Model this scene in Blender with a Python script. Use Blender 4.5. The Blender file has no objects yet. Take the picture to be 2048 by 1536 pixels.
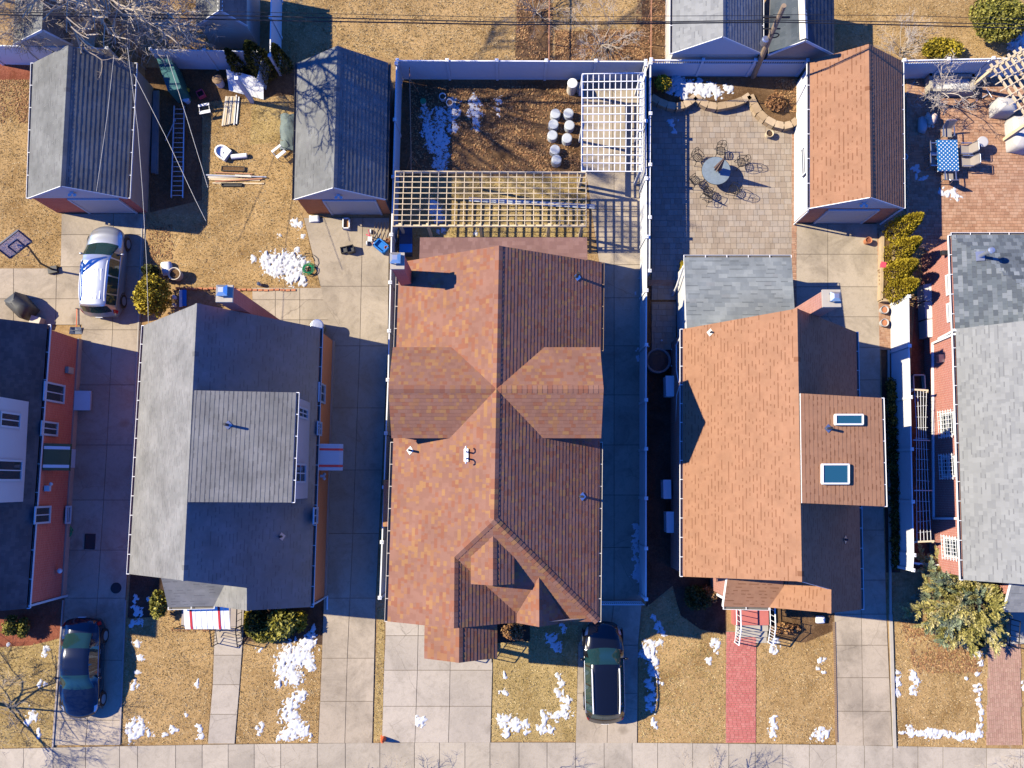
import bpy, math, random
from mathutils import Vector, Matrix, noise
R = math.radians
sc = bpy.context.scene
COL = sc.collection
# ---------------------------------------------------------------- camera, sky, sun, exposure
CAM_H, FPX, TILT = 43.0, 1750.0, R(6.5)
SUN_EL, SUN_SLOPE = R(40.0), 0.21
cd = bpy.data.cameras.new('camera'); cam = bpy.data.objects.new('camera', cd); COL.objects.link(cam)
cam.location = (0, 0, CAM_H); cam.rotation_euler = (TILT, 0, 0)
cd.sensor_width = 36.0; cd.lens = 36.0 * FPX / 2048.0; cd.clip_end = 400.0
sc.camera = cam
sc.cycles.diffuse_bounces = 1; sc.cycles.sample_clamp_indirect = 0.08
w = bpy.data.worlds.new('World'); sc.world = w; w.use_nodes = True
wn = w.node_tree.nodes; wl = w.node_tree.links
sky = wn.new('ShaderNodeTexSky'); sky.sky_type = 'NISHITA'; sky.sun_disc = False
sky.sun_elevation = SUN_EL; sky.sun_rotation = math.atan2(-1.0, SUN_SLOPE)
sky.air_density = 1.0; sky.dust_density = 0.0; sky.ozone_density = 6.0; sky.altitude = 0
tint = wn.new('ShaderNodeMix'); tint.data_type = 'RGBA'; tint.blend_type = 'MULTIPLY'; tint.inputs[0].default_value = 1.0; tint.inputs[7].default_value = (0.13, 0.40, 1.0, 1)   # deep winter blue
wl.new(sky.outputs[0], tint.inputs[6]); wl.new(tint.outputs[2], wn['Background'].inputs[0]); wn['Background'].inputs[1].default_value = 0.15
sd = bpy.data.lights.new('sun', 'SUN'); sd.energy = 5.0; sd.angle = R(0.5); sd.color = (1.0, 0.90, 0.67)
sun = bpy.data.objects.new('sun', sd); COL.objects.link(sun)
_h = Vector((1, -SUN_SLOPE, 0)).normalized() * math.cos(SUN_EL)
sun.rotation_euler = Vector((_h.x, _h.y, -math.sin(SUN_EL))).to_track_quat('-Z', 'Y').to_euler()
sun.location = (-40, 10, 60)
vs = sc.view_settings; vs.view_transform = 'Standard'; vs.look = 'None'; vs.gamma = 1.0; vs.exposure = 0.75; vs.use_curve_mapping = False
# ---------------------------------------------------------------- photo measurement -> metres
CT, ST = math.cos(TILT), math.sin(TILT)
def ray(px, py):
    x = (px - 1024) / FPX; y = (768 - py) / FPX
    return Vector((x, y * CT + ST, y * ST - CT))
def P(px, py, z=0.0):
    d = ray(px, py); t = (z - CAM_H) / d.z
    return Vector((d.x * t, d.y * t, z))
def plane(a, b, c):
    n = (b - a).cross(c - a).normalized()
    return (a, n if n.z > 0 else -n)
def on(px, py, pl):
    d = ray(px, py); o = Vector((0, 0, CAM_H)); t = (pl[0] - o).dot(pl[1]) / d.dot(pl[1])
    return o + d * t
def onX(px, py, X): return on(px, py, (Vector((X, 0, 0)), Vector((1, 0, 0))))
def onY(px, py, Y): return on(px, py, (Vector((0, Y, 0)), Vector((0, 1, 0))))
def V(*a): return Vector(a)
rnd = random.Random(7)
# ---------------------------------------------------------------- mesh builder
class MB:
    def __init__(s): s.v = []; s.f = []; s.a = []
    def add(s, vs, fs, a=0.5):
        o = len(s.v); s.v += [Vector(q) for q in vs]
        for f in fs: s.f.append([i + o for i in f]); s.a.append(a)
        return s
    def box(s, c, d, rz=0.0, rx=0.0, ry=0.0, a=0.5):
        c = Vector(c); m = Matrix.Rotation(rz, 3, 'Z') @ Matrix.Rotation(ry, 3, 'Y') @ Matrix.Rotation(rx, 3, 'X')
        vs = [c + m @ Vector((x * d[0] / 2, y * d[1] / 2, z * d[2] / 2)) for x in (-1, 1) for y in (-1, 1) for z in (-1, 1)]
        return s.add(vs, [(0, 1, 3, 2), (4, 6, 7, 5), (0, 4, 5, 1), (2, 3, 7, 6), (0, 2, 6, 4), (1, 5, 7, 3)], a)
    def bb(s, x0, x1, y0, y1, z0, z1, a=0.5):
        return s.box(((x0 + x1) / 2, (y0 + y1) / 2, (z0 + z1) / 2), (abs(x1 - x0), abs(y1 - y0), abs(z1 - z0)), a=a)
    def bar(s, p, q, w, h, a=0.5):
        p = Vector(p); q = Vector(q); d = (q - p).normalized()
        up = V(0, 0, 1) if abs(d.z) < 0.95 else V(0, 1, 0)
        sd_ = d.cross(up).normalized(); up = sd_.cross(d).normalized()
        vs = [b + sd_ * (i * w / 2) + up * (j * h / 2) for b in (p, q) for i in (-1, 1) for j in (-1, 1)]
        return s.add(vs, [(0, 1, 3, 2), (4, 6, 7, 5), (0, 4, 5, 1), (2, 3, 7, 6), (0, 2, 6, 4), (1, 5, 7, 3)], a)
    def tube(s, pts, r, n=6, cap=True, closed=False):
        pts = [Vector(p) for p in pts]; k = len(pts)
        rr = r if isinstance(r, (list, tuple)) else [r] * k
        o = len(s.v); px_ = None
        for i, p in enumerate(pts):
            a = pts[(i - 1) % k] if (closed or i > 0) else p
            b = pts[(i + 1) % k] if (closed or i < k - 1) else p
            d = (b - a)
            d = d.normalized() if d.length > 1e-9 else V(0, 0, 1)
            if px_ is None:
                px_ = d.orthogonal().normalized()
            else:
                px_ = (px_ - d * px_.dot(d))
                px_ = px_.normalized() if px_.length > 1e-6 else d.orthogonal().normalized()
            e2 = d.cross(px_)
            for j in range(n):
                t = 2 * math.pi * j / n
                s.v.append(p + (px_ * math.cos(t) + e2 * math.sin(t)) * rr[i])
        m = k if closed else k - 1
        for i in range(m):
            for j in range(n):
                a = o + i * n + j; b = o + i * n + (j + 1) % n
                c = o + ((i + 1) % k) * n + (j + 1) % n; d_ = o + ((i + 1) % k) * n + j
                s.f.append([a, b, c, d_]); s.a.append(0.5)
        if cap and not closed:
            s.f.append([o + j for j in reversed(range(n))]); s.a.append(0.5)
            s.f.append([o + (k - 1) * n + j for j in range(n)]); s.a.append(0.5)
        return s
    def lathe(s, prof, c=(0, 0, 0), n=18, sx=1.0, sy=1.0):
        c = Vector(c); o = len(s.v)
        for (r, z) in prof:
            for j in range(n):
                t = 2 * math.pi * j / n
                s.v.append(c + V(r * sx * math.cos(t), r * sy * math.sin(t), z))
        for i in range(len(prof) - 1):
            for j in range(n):
                s.f.append([o + i * n + j, o + i * n + (j + 1) % n, o + (i + 1) * n + (j + 1) % n, o + (i + 1) * n + j]); s.a.append(0.5)
        s.f.append([o + j for j in reversed(range(n))]); s.a.append(0.5)
        s.f.append([o + (len(prof) - 1) * n + j for j in range(n)]); s.a.append(0.5)
        return s
    def prism(s, poly, z0, z1, a=0.5):
        k = len(poly); poly = [Vector((p[0], p[1], 0)) for p in poly]
        ar = sum(poly[i].x * poly[(i + 1) % k].y - poly[(i + 1) % k].x * poly[i].y for i in range(k))
        if ar < 0: poly.reverse()
        vs = [p + V(0, 0, z0) for p in poly] + [p + V(0, 0, z1) for p in poly]
        fs = [list(reversed(range(k))), list(range(k, 2 * k))] + [[i, (i + 1) % k, k + (i + 1) % k, k + i] for i in range(k)]
        return s.add(vs, fs, a)
    def slab(s, pts, t, a=0.5, up=0.0):
        """planar polygon given thickness t below its plane"""
        pts = [Vector(p) for p in pts]; n = pnormal(pts); k = len(pts)
        if (pts[1] - pts[0]).cross(pts[2] - pts[0]).dot(n) < 0 and k == 3: pts.reverse()
        vs = [p + n * up for p in pts] + [p + n * (up - t) for p in pts]
        fs = [list(range(k)), list(reversed(range(k, 2 * k)))] + [[k + i, k + (i + 1) % k, (i + 1) % k, i] for i in range(k)]
        return s.add(vs, fs, a)
    def quad(s, *p, a=0.5): return s.add(p, [list(range(len(p)))], a)
def pnormal(pts):
    n = V(0, 0, 0)
    for i in range(len(pts)):
        a = pts[i]; b = pts[(i + 1) % len(pts)]
        n += V((a.y - b.y) * (a.z + b.z), (a.z - b.z) * (a.x + b.x), (a.x - b.x) * (a.y + b.y))
    n.normalize()
    return n if n.z >= 0 else -n
ORG = {}
def tag(o, label=None, cat=None, group=None, kind=None):
    if label: o['label'] = label
    if cat: o['category'] = cat
    if group: o['group'] = group
    if kind: o['kind'] = kind
    return o
def thing(name, label, cat, loc, group=None, rz=0.0):
    o = bpy.data.objects.new(name, None); COL.objects.link(o); o.empty_display_size = 0.2
    o.location = loc; o.rotation_euler = (0, 0, rz); ORG[o.name] = Vector(loc)
    return tag(o, label, cat, group)
def mkmesh(name, mb, mat, off=V(0, 0, 0), smooth=False):
    me = bpy.data.meshes.new(name)
    me.from_pydata([tuple(q - off) for q in mb.v], [], mb.f)
    at = me.attributes.new('shade', 'FLOAT', 'FACE'); at.data.foreach_set('value', mb.a)
    if smooth: me.polygons.foreach_set('use_smooth', [True] * len(me.polygons))
    me.materials.append(mat); me.update()
    return me
def part(name, mb, mat, parent, smooth=False, label=None, kind=None, local=False):
    off = V(0, 0, 0) if local else ORG.get(parent.name, V(0, 0, 0))
    o = bpy.data.objects.new(name, mkmesh(name, mb, mat, off, smooth)); COL.objects.link(o); o.parent = parent
    ORG[o.name] = off
    return tag(o, label, None, None, kind)
def solo(name, label, cat, mb, mat, group=None, smooth=False, kind=None):
    zs = min(q.z for q in mb.v); n = len(mb.v)
    c = V(sum(q.x for q in mb.v) / n, sum(q.y for q in mb.v) / n, zs)
    o = bpy.data.objects.new(name, mkmesh(name, mb, mat, c, smooth)); COL.objects.link(o); o.location = c
    ORG[o.name] = c
    return tag(o, label, cat, group, kind)
def struct(name, mb, mat, label=None, smooth=False):
    o = bpy.data.objects.new(name, mkmesh(name, mb, mat, V(0, 0, 0), smooth)); COL.objects.link(o); ORG[o.name] = V(0, 0, 0)
    return tag(o, label, None, None, 'structure')
def copy_tree(o, parent=None):
    c = o.copy(); COL.objects.link(c)
    if parent: c.parent = parent
    for ch in o.children: copy_tree(ch, c)
    return c
def place(o, loc, rz, label=None, group=None):
    o.location = loc; o.rotation_euler = (0, 0, rz)
    return tag(o, label, None, group)
# ---------------------------------------------------------------- materials
def new_mat(name):
    m = bpy.data.materials.new(name); m.use_nodes = True
    nt = m.node_tree; return m, nt, nt.nodes, nt.links, nt.nodes['Principled BSDF']
def mix(nt, a, b, fac, mode='MIX'):
    n = nt.nodes.new('ShaderNodeMix'); n.data_type = 'RGBA'; n.blend_type = mode
    for sock, val in ((n.inputs[0], fac), (n.inputs[6], a), (n.inputs[7], b)):
        if hasattr(val, 'is_linked'): nt.links.new(val, sock)
        elif isinstance(val, (tuple, list)): sock.default_value = tuple(val) + ((1,) if len(val) == 3 else ())
        else: sock.default_value = val
    return n.outputs[2]
def ramp(nt, fac, stops, interp='LINEAR'):
    n = nt.nodes.new('ShaderNodeValToRGB'); n.color_ramp.interpolation = interp
    e = n.color_ramp.elements
    while len(e) < len(stops): e.new(0.5)
    for i, (p, c) in enumerate(stops): e[i].position = p; e[i].color = tuple(c) + (1,)
    nt.links.new(fac, n.inputs[0]); return n.outputs[0]
def nz(nt, scale, detail=4, rough=0.6, vec=None, dist=0.0):
    n = nt.nodes.new('ShaderNodeTexNoise'); n.inputs['Scale'].default_value = scale; n.inputs['Detail'].default_value = detail
    n.inputs['Roughness'].default_value = rough; n.inputs['Distortion'].default_value = dist
    if vec is not None: nt.links.new(vec, n.inputs['Vector'])
    return n.outputs[0]
def wpos(nt):
    return nt.nodes.new('ShaderNodeNewGeometry').outputs['Position']
def bump(nt, b, h, st=0.3, d=0.02):
    n = nt.nodes.new('ShaderNodeBump'); n.inputs['Strength'].default_value = st; n.inputs['Distance'].default_value = d
    nt.links.new(h, n.inputs['Height']); nt.links.new(n.outputs[0], b.inputs['Normal'])
def attr(nt, name='shade'):
    n = nt.nodes.new('ShaderNodeAttribute'); n.attribute_name = name; return n.outputs['Fac']
def sc3(c, k): return tuple(min(1.0, x * k) for x in c)
def M_plain(name, c, rough=0.6, metal=0.0, var=0.12, scale=3.0, spec=0.5, coat=0.0):
    m, nt, N, L, b = new_mat(name)
    col = mix(nt, sc3(c, 1 - var), sc3(c, 1 + var), nz(nt, scale, 4, 0.6, wpos(nt)))
    L.new(col, b.inputs['Base Color']); b.inputs['Roughness'].default_value = rough; b.inputs['Metallic'].default_value = metal
    b.inputs['Specular IOR Level'].default_value = spec; b.inputs['Coat Weight'].default_value = coat
    return m
def M_shingle(name, stops, fine=0.25, interp='CONSTANT', dirt=0.2, bscale=1.0):
    m, nt, N, L, b = new_mat(name); p = wpos(nt)
    base = ramp(nt, attr(nt), stops, interp)
    g = nz(nt, 45, 3, 0.7, p); base = mix(nt, base, (0.5, 0.5, 0.5), mul(nt, g, fine), 'OVERLAY')
    big = nz(nt, 0.7 * bscale, 5, 0.65, p); dk = ramp(nt, big, [(0.35, (1 - dirt,) * 3), (0.65, (1 + dirt * 0.3,) * 3)])
    L.new(mix(nt, base, dk, 1.0, 'MULTIPLY'), b.inputs['Base Color']); b.inputs['Roughness'].default_value = 0.95
    b.inputs['Specular IOR Level'].default_value = 0.15
    bump(nt, b, g, 0.5, 0.01); return m
def mul(nt, a, k):
    n = nt.nodes.new('ShaderNodeMath'); n.operation = 'MULTIPLY'; nt.links.new(a, n.inputs[0])
    if hasattr(k, 'is_linked'): nt.links.new(k, n.inputs[1])
    else: n.inputs[1].default_value = k
    return n.outputs[0]
def wallvec(nt):
    g = nt.nodes.new('ShaderNodeNewGeometry'); sp = nt.nodes.new('ShaderNodeSeparateXYZ'); nt.links.new(g.outputs['Position'], sp.inputs[0])
    sn = nt.nodes.new('ShaderNodeSeparateXYZ'); nt.links.new(g.outputs['True Normal'], sn.inputs[0])
    ab = nt.nodes.new('ShaderNodeMath'); ab.operation = 'ABSOLUTE'; nt.links.new(sn.outputs[0], ab.inputs[0])
    gt = nt.nodes.new('ShaderNodeMath'); gt.operation = 'GREATER_THAN'; gt.inputs[1].default_value = 0.5; nt.links.new(ab.outputs[0], gt.inputs[0])
    a = nt.nodes.new('ShaderNodeCombineXYZ'); nt.links.new(sp.outputs[0], a.inputs[0]); nt.links.new(sp.outputs[2], a.inputs[1])
    c = nt.nodes.new('ShaderNodeCombineXYZ'); nt.links.new(sp.outputs[1], c.inputs[0]); nt.links.new(sp.outputs[2], c.inputs[1])
    mx = nt.nodes.new('ShaderNodeMix'); mx.data_type = 'VECTOR'; nt.links.new(gt.outputs[0], mx.inputs[0])
    nt.links.new(a.outputs[0], mx.inputs[4]); nt.links.new(c.outputs[0], mx.inputs[5])
    return mx.outputs[1]
def M_brick(name, c1, c2, mortar, bw=0.22, bh=0.075):
    m, nt, N, L, b = new_mat(name)
    t = N.new('ShaderNodeTexBrick'); L.new(wallvec(nt), t.inputs['Vector']); t.inputs['Scale'].default_value = 1.0
    t.inputs['Brick Width'].default_value = bw; t.inputs['Row Height'].default_value = bh; t.inputs['Mortar Size'].default_value = 0.008
    t.inputs['Color1'].default_value = c1 + (1,); t.inputs['Color2'].default_value = c2 + (1,); t.inputs['Mortar'].default_value = mortar + (1,)
    col = mix(nt, t.outputs[0], (0.5, 0.5, 0.5), mul(nt, nz(nt, 6, 4, 0.7, wpos(nt)), 0.5), 'OVERLAY')
    L.new(col, b.inputs['Base Color']); b.inputs['Roughness'].default_value = 0.9; b.inputs['Specular IOR Level'].default_value = 0.2
    bump(nt, b, t.outputs[1], -0.4, 0.01); return m
def M_siding(name, c, step=0.11, vertical=False):
    m, nt, N, L, b = new_mat(name); v = wallvec(nt)
    sp = N.new('ShaderNodeSeparateXYZ'); L.new(v, sp.inputs[0])
    k = mul(nt, sp.outputs[0 if vertical else 1], 1 / step); fr = N.new('ShaderNodeMath'); fr.operation = 'FRACT'; L.new(k, fr.inputs[0])
    col = mix(nt, sc3(c, 0.95), sc3(c, 1.04), nz(nt, 2, 4, 0.6, wpos(nt)))
    L.new(col, b.inputs['Base Color']); b.inputs['Roughness'].default_value = 0.55
    bump(nt, b, fr.outputs[0], 0.5, 0.02); return m
def M_concrete(name, c, stain=0.45, warm=0.0):
    m, nt, N, L, b = new_mat(name); p = wpos(nt)
    big = nz(nt, 0.55, 6, 0.68, p, 0.6); fine = nz(nt, 26, 3, 0.75, p); med = nz(nt, 3.2, 5, 0.7, p, 1.2)
    col = mix(nt, sc3(c, 0.80), sc3(c, 1.10), attr(nt))
    col = mix(nt, col, ramp(nt, big, [(0.33, (1 - stain,) * 3), (0.55, (1.0,) * 3), (0.75, (1.06,) * 3)]), 0.8, 'MULTIPLY')
    col = mix(nt, col, ramp(nt, med, [(0.30, (0.70, 0.69, 0.67)), (0.5, (1.0,) * 3)]), 0.55, 'MULTIPLY')
    col = mix(nt, col, ramp(nt, fine, [(0.3, (0.86,) * 3), (0.7, (1.1,) * 3)]), 0.7, 'MULTIPLY')
    sp = N.new('ShaderNodeTexVoronoi'); sp.inputs['Scale'].default_value = 0.45; L.new(mix(nt, p, N_color(nt, 3.0, p), 0.3, 'ADD'), sp.inputs['Vector'])
    col = mix(nt, col, ramp(nt, sp.outputs['Distance'], [(0.02, (0.62, 0.60, 0.58)), (0.13, (1, 1, 1))]), 0.75, 'MULTIPLY')
    vo = N.new('ShaderNodeTexVoronoi'); vo.feature = 'DISTANCE_TO_EDGE'; vo.inputs['Scale'].default_value = 0.42
    wob = mix(nt, p, N_color(nt, 2.2, p), 0.22, 'ADD'); L.new(wob, vo.inputs['Vector'])
    ck = ramp(nt, vo.outputs['Distance'], [(0.0, (1, 1, 1)), (0.006, (0, 0, 0))]); ms = ramp(nt, nz(nt, 0.23, 3, 0.6, p), [(0.5, (0, 0, 0)), (0.6, (0.55,) * 3)])
    col = mix(nt, col, (0.10, 0.08, 0.065), mix(nt, ck, ms, 1.0, 'MULTIPLY'))
    L.new(col, b.inputs['Base Color']); b.inputs['Roughness'].default_value = 0.9; b.inputs['Specular IOR Level'].default_value = 0.25
    bump(nt, b, fine, 0.25, 0.01); return m
def N_color(nt, scale, vec):
    n = nt.nodes.new('ShaderNodeTexNoise'); n.inputs['Scale'].default_value = scale; n.inputs['Detail'].default_value = 3; nt.links.new(vec, n.inputs['Vector']); return n.outputs['Color']
def M_ground(name, a, b_, c, s=1.0):
    m, nt, N, L, b = new_mat(name); p = wpos(nt)
    n1 = nz(nt, 0.5 * s, 6, 0.7, p, 0.5); n2 = nz(nt, 7 * s, 5, 0.75, p, 1.0); n3 = nz(nt, 38 * s, 3, 0.8, p)
    col = ramp(nt, n2, [(0.25, a), (0.5, b_), (0.75, c)])
    col = mix(nt, col, ramp(nt, n1, [(0.33, (0.60, 0.54, 0.44)), (0.5, (0.95, 0.94, 0.9)), (0.67, (1.18, 1.17, 1.14))]), 0.9, 'MULTIPLY')
    col = mix(nt, col, ramp(nt, n3, [(0.25, (0.55,) * 3), (0.6, (1.15,) * 3)]), 0.8, 'MULTIPLY')
    L.new(col, b.inputs['Base Color']); b.inputs['Roughness'].default_value = 1.0; b.inputs['Specular IOR Level'].default_value = 0.1
    bump(nt, b, n2, 0.7, 0.06); return m
def M_attr(name, stops, rough=0.8, interp='LINEAR', var=0.3, scale=4, spec=0.3, trans=0.0, metal=0.0):
    m, nt, N, L, b = new_mat(name)
    col = ramp(nt, attr(nt), stops, interp)
    col = mix(nt, col, ramp(nt, nz(nt, scale, 4, 0.7, wpos(nt)), [(0.3, (1 - var,) * 3), (0.7, (1 + var * 0.4,) * 3)]), 1.0, 'MULTIPLY')
    L.new(col, b.inputs['Base Color']); b.inputs['Roughness'].default_value = rough; b.inputs['Specular IOR Level'].default_value = spec
    b.inputs['Metallic'].default_value = metal
    if trans:
        b.inputs['Subsurface Weight'].default_value = 0.0
    return m
def M_glass(name, c, rough=0.06, metal=0.0):
    m, nt, N, L, b = new_mat(name); b.inputs['Base Color'].default_value = c + (1,); b.inputs['Roughness'].default_value = rough
    b.inputs['Specular IOR Level'].default_value = 0.8; b.inputs['Metallic'].default_value = metal; return m
MT = {}
MT['white'] = M_plain('white_vinyl', (0.86, 0.86, 0.86), 0.45, var=0.05, scale=1.2)
MT['trim'] = M_plain('white_trim', (0.78, 0.78, 0.77), 0.5, var=0.06)
MT['gutter_in'] = M_plain('gutter_inside', (0.13, 0.12, 0.11), 0.7, var=0.3)
MT['cream'] = M_plain('cream_wall', (0.62, 0.56, 0.47), 0.8, var=0.1, scale=1)
MT['stucco'] = M_plain('grey_brown_stucco', (0.30, 0.26, 0.23), 0.9, var=0.25, scale=1.5)
MT['metal'] = M_plain('galvanised_metal', (0.60, 0.62, 0.64), 0.35, 0.9, var=0.15)
MT['steel'] = M_plain('brushed_steel', (0.72, 0.73, 0.74), 0.3, 0.8, var=0.1)
MT['black'] = M_plain('black_metal', (0.02, 0.02, 0.022), 0.5, 0.3, var=0.3)
MT['plastic_black'] = M_plain('black_plastic', (0.025, 0.025, 0.028), 0.5, var=0.2)
MT['dark_lead'] = M_plain('dark_lead', (0.04, 0.04, 0.045), 0.5, 0.4)
MT['wood'] = M_plain('pale_lumber', (0.66, 0.53, 0.35), 0.8, var=0.22, scale=4)
MT['wood_dark'] = M_plain('weathered_wood', (0.26, 0.17, 0.10), 0.85, var=0.3, scale=4)
MT['wood_red'] = M_plain('reddish_lumber', (0.42, 0.20, 0.11), 0.8, var=0.25)
MT['pole'] = M_plain('pole_wood', (0.28, 0.20, 0.13), 0.9, var=0.3, scale=6)
MT['concrete_cap'] = M_plain('cap_concrete', (0.42, 0.38, 0.32), 0.9, var=0.2)
MT['found'] = M_plain('foundation', (0.36, 0.31, 0.28), 0.9, var=0.2)
MT['glass'] = M_glass('window_glass', (0.02, 0.035, 0.05))
MT['carglass'] = M_glass('car_glass', (0.012, 0.04, 0.042), 0.04)
MT['skylight'] = M_glass('skylight_glass', (0.02, 0.10, 0.16), 0.05)
MT['terracotta'] = M_plain('terracotta', (0.48, 0.19, 0.09), 0.85, var=0.2)
MT['snow'] = M_plain('snow', (0.62, 0.63, 0.65), 0.85, var=0.12, scale=9, spec=.2)
MT['blue_plastic'] = M_plain('blue_plastic', (0.015, 0.17, 0.55), 0.4, var=0.1)
MT['navy'] = M_plain('navy_plastic', (0.012, 0.03, 0.09), 0.45, var=0.15)
MT['green_plastic'] = M_plain('green_plastic', (0.015, 0.22, 0.09), 0.4, var=0.2)
MT['orange'] = M_plain('orange_plastic', (0.75, 0.13, 0.04), 0.5, var=0.1)
MT['red'] = M_plain('red_paint', (0.55, 0.04, 0.04), 0.5, var=0.1)
MT['pinkred'] = M_plain('pink_red_plastic', (0.6, 0.08, 0.14), 0.5, var=0.2)
MT['tarp'] = M_plain('grey_cover', (0.50, 0.48, 0.47), 0.75, var=0.12, scale=3)
MT['cover_dark'] = M_plain('dark_grill_cover', (0.055, 0.058, 0.06), 0.6, var=0.25)
MT['cover_green'] = M_plain('grey_green_tarp', (0.12, 0.16, 0.16), 0.7, var=0.35)
MT['brick1'] = M_brick('red_brick_a', (0.52, 0.145, 0.11), (0.42, 0.105, 0.08), (0.42, 0.27, 0.23))
MT['brick2'] = M_brick('orange_brick', (0.54, 0.20, 0.09), (0.44, 0.145, 0.06), (0.38, 0.24, 0.15))
MT['brick4'] = M_brick('pale_red_brick', (0.46, 0.20, 0.15), (0.36, 0.14, 0.105), (0.44, 0.34, 0.29))
MT['brick5'] = M_brick('red_brick_b', (0.46, 0.15, 0.11), (0.37, 0.11, 0.08), (0.50, 0.40, 0.36))
MT['siding'] = M_siding('white_siding', (0.76, 0.75, 0.74))
MT['siding_pink'] = M_siding('warm_white_siding', (0.74, 0.68, 0.66))
MT['door'] = M_siding('garage_door_white', (0.66, 0.65, 0.62), 0.5)
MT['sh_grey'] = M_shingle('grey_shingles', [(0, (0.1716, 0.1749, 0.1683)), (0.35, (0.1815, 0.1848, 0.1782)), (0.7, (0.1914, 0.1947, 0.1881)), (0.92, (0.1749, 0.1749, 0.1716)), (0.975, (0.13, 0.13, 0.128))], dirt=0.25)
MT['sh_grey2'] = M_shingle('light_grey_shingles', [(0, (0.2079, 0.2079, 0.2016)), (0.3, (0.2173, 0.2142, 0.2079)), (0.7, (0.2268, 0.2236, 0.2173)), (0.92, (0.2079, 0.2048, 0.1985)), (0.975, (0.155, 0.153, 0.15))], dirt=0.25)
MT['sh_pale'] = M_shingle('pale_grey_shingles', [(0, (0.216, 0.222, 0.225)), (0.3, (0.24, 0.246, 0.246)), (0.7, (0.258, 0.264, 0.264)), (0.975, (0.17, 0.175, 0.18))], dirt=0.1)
MT['sh_multi'] = M_shingle('multicolour_shingles', [(0, (0.245, 0.123, 0.088)), (0.30, (0.262, 0.136, 0.098)), (0.58, (0.258, 0.108, 0.066)), (0.72, (0.285, 0.140, 0.076)), (0.86, (0.312, 0.165, 0.078)), (0.95, (0.235, 0.10, 0.066))], dirt=0.12)
MT['sh_brown'] = M_shingle('brown_shingles', [(0, (0.221, 0.1232, 0.102)), (0.5, (0.2465, 0.1403, 0.1148)), (0.8, (0.2635, 0.153, 0.1275))], dirt=0.15)
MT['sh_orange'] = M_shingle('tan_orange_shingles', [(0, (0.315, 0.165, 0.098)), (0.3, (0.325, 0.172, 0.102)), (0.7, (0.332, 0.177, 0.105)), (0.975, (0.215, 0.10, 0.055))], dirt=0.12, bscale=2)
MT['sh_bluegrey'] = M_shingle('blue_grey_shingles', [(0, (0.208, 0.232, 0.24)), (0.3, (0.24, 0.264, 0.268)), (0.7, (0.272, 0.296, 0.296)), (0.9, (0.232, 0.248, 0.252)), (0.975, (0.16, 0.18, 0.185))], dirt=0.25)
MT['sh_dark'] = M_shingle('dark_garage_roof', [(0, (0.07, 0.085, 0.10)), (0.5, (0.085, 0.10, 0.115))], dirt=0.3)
def M_slate():
    m, nt, N, L, b = new_mat('slate_shingles')
    oi = N.new('ShaderNodeObjectInfo')
    col = ramp(nt, oi.outputs['Random'], [(0, (0.095, 0.11, 0.125)), (0.3, (0.12, 0.14, 0.155)), (0.6, (0.155, 0.175, 0.19)), (0.85, (0.205, 0.225, 0.24))], 'CONSTANT')
    g = nz(nt, 45, 3, 0.7, wpos(nt)); col = mix(nt, col, (0.5, 0.5, 0.5), mul(nt, g, 0.3), 'OVERLAY')
    L.new(col, b.inputs['Base Color']); b.inputs['Roughness'].default_value = 0.92; b.inputs['Specular IOR Level'].default_value = 0.2
    bump(nt, b, g, 0.4, 0.01); return m
MT['slate'] = M_slate()
MT['slate_base'] = M_plain('slate_deck', (0.10, 0.115, 0.13), 0.95, var=0.3, scale=6)
MT['conc'] = M_concrete('driveway_concrete', (0.45, 0.375, 0.285), 0.40)
MT['conc_front'] = M_concrete('pale_concrete', (0.465, 0.405, 0.335), 0.22)
MT['walk'] = M_concrete('sidewalk_concrete', (0.46, 0.40, 0.32), 0.28)
MT['paver'] = M_attr('patio_pavers', [(0, (0.30, 0.235, 0.18)), (0.4, (0.36, 0.285, 0.215)), (0.7, (0.39, 0.32, 0.25)), (1, (0.34, 0.285, 0.235))], 0.9, var=0.2, scale=1.2)
MT['paver_warm'] = M_attr('brick_pavers', [(0, (0.36, 0.19, 0.115)), (0.5, (0.44, 0.25, 0.155)), (1, (0.48, 0.295, 0.195))], 0.9, var=0.2, scale=1.2)
MT['paver_red'] = M_attr('red_pavers', [(0, (0.46, 0.13, 0.115)), (0.5, (0.50, 0.155, 0.135)), (1, (0.54, 0.19, 0.165))], 0.9, var=0.12, scale=1.5)
MT['paver_pink'] = M_attr('dusty_pink_pavers', [(0, (0.38, 0.22, 0.165)), (1, (0.45, 0.28, 0.21))], 0.9, var=0.15, scale=1.5)
MT['joint'] = M_plain('joint_sand', (0.27, 0.21, 0.15), 1.0, var=0.3, scale=8)
MT['crack'] = M_plain('joint_dirt', (0.13, 0.10, 0.075), 1.0, var=0.4, scale=8)
MT['ground'] = M_ground('dry_turf', (0.22, 0.135, 0.06), (0.36, 0.235, 0.115), (0.46, 0.325, 0.18))
MT['lawn'] = M_ground('straw_lawn', (0.27, 0.17, 0.07), (0.42, 0.275, 0.125), (0.50, 0.355, 0.19))
MT['lawn_green'] = M_ground('green_straw_lawn', (0.26, 0.185, 0.07), (0.40, 0.29, 0.125), (0.50, 0.375, 0.19))
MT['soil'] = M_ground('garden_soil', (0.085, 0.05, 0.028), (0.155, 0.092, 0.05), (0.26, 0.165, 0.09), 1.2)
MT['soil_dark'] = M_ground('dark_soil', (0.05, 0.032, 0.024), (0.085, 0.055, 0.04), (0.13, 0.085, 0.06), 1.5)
MT['mulch'] = M_ground('red_mulch', (0.17, 0.055, 0.035), (0.27, 0.09, 0.055), (0.34, 0.15, 0.09), 1.6)
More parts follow.
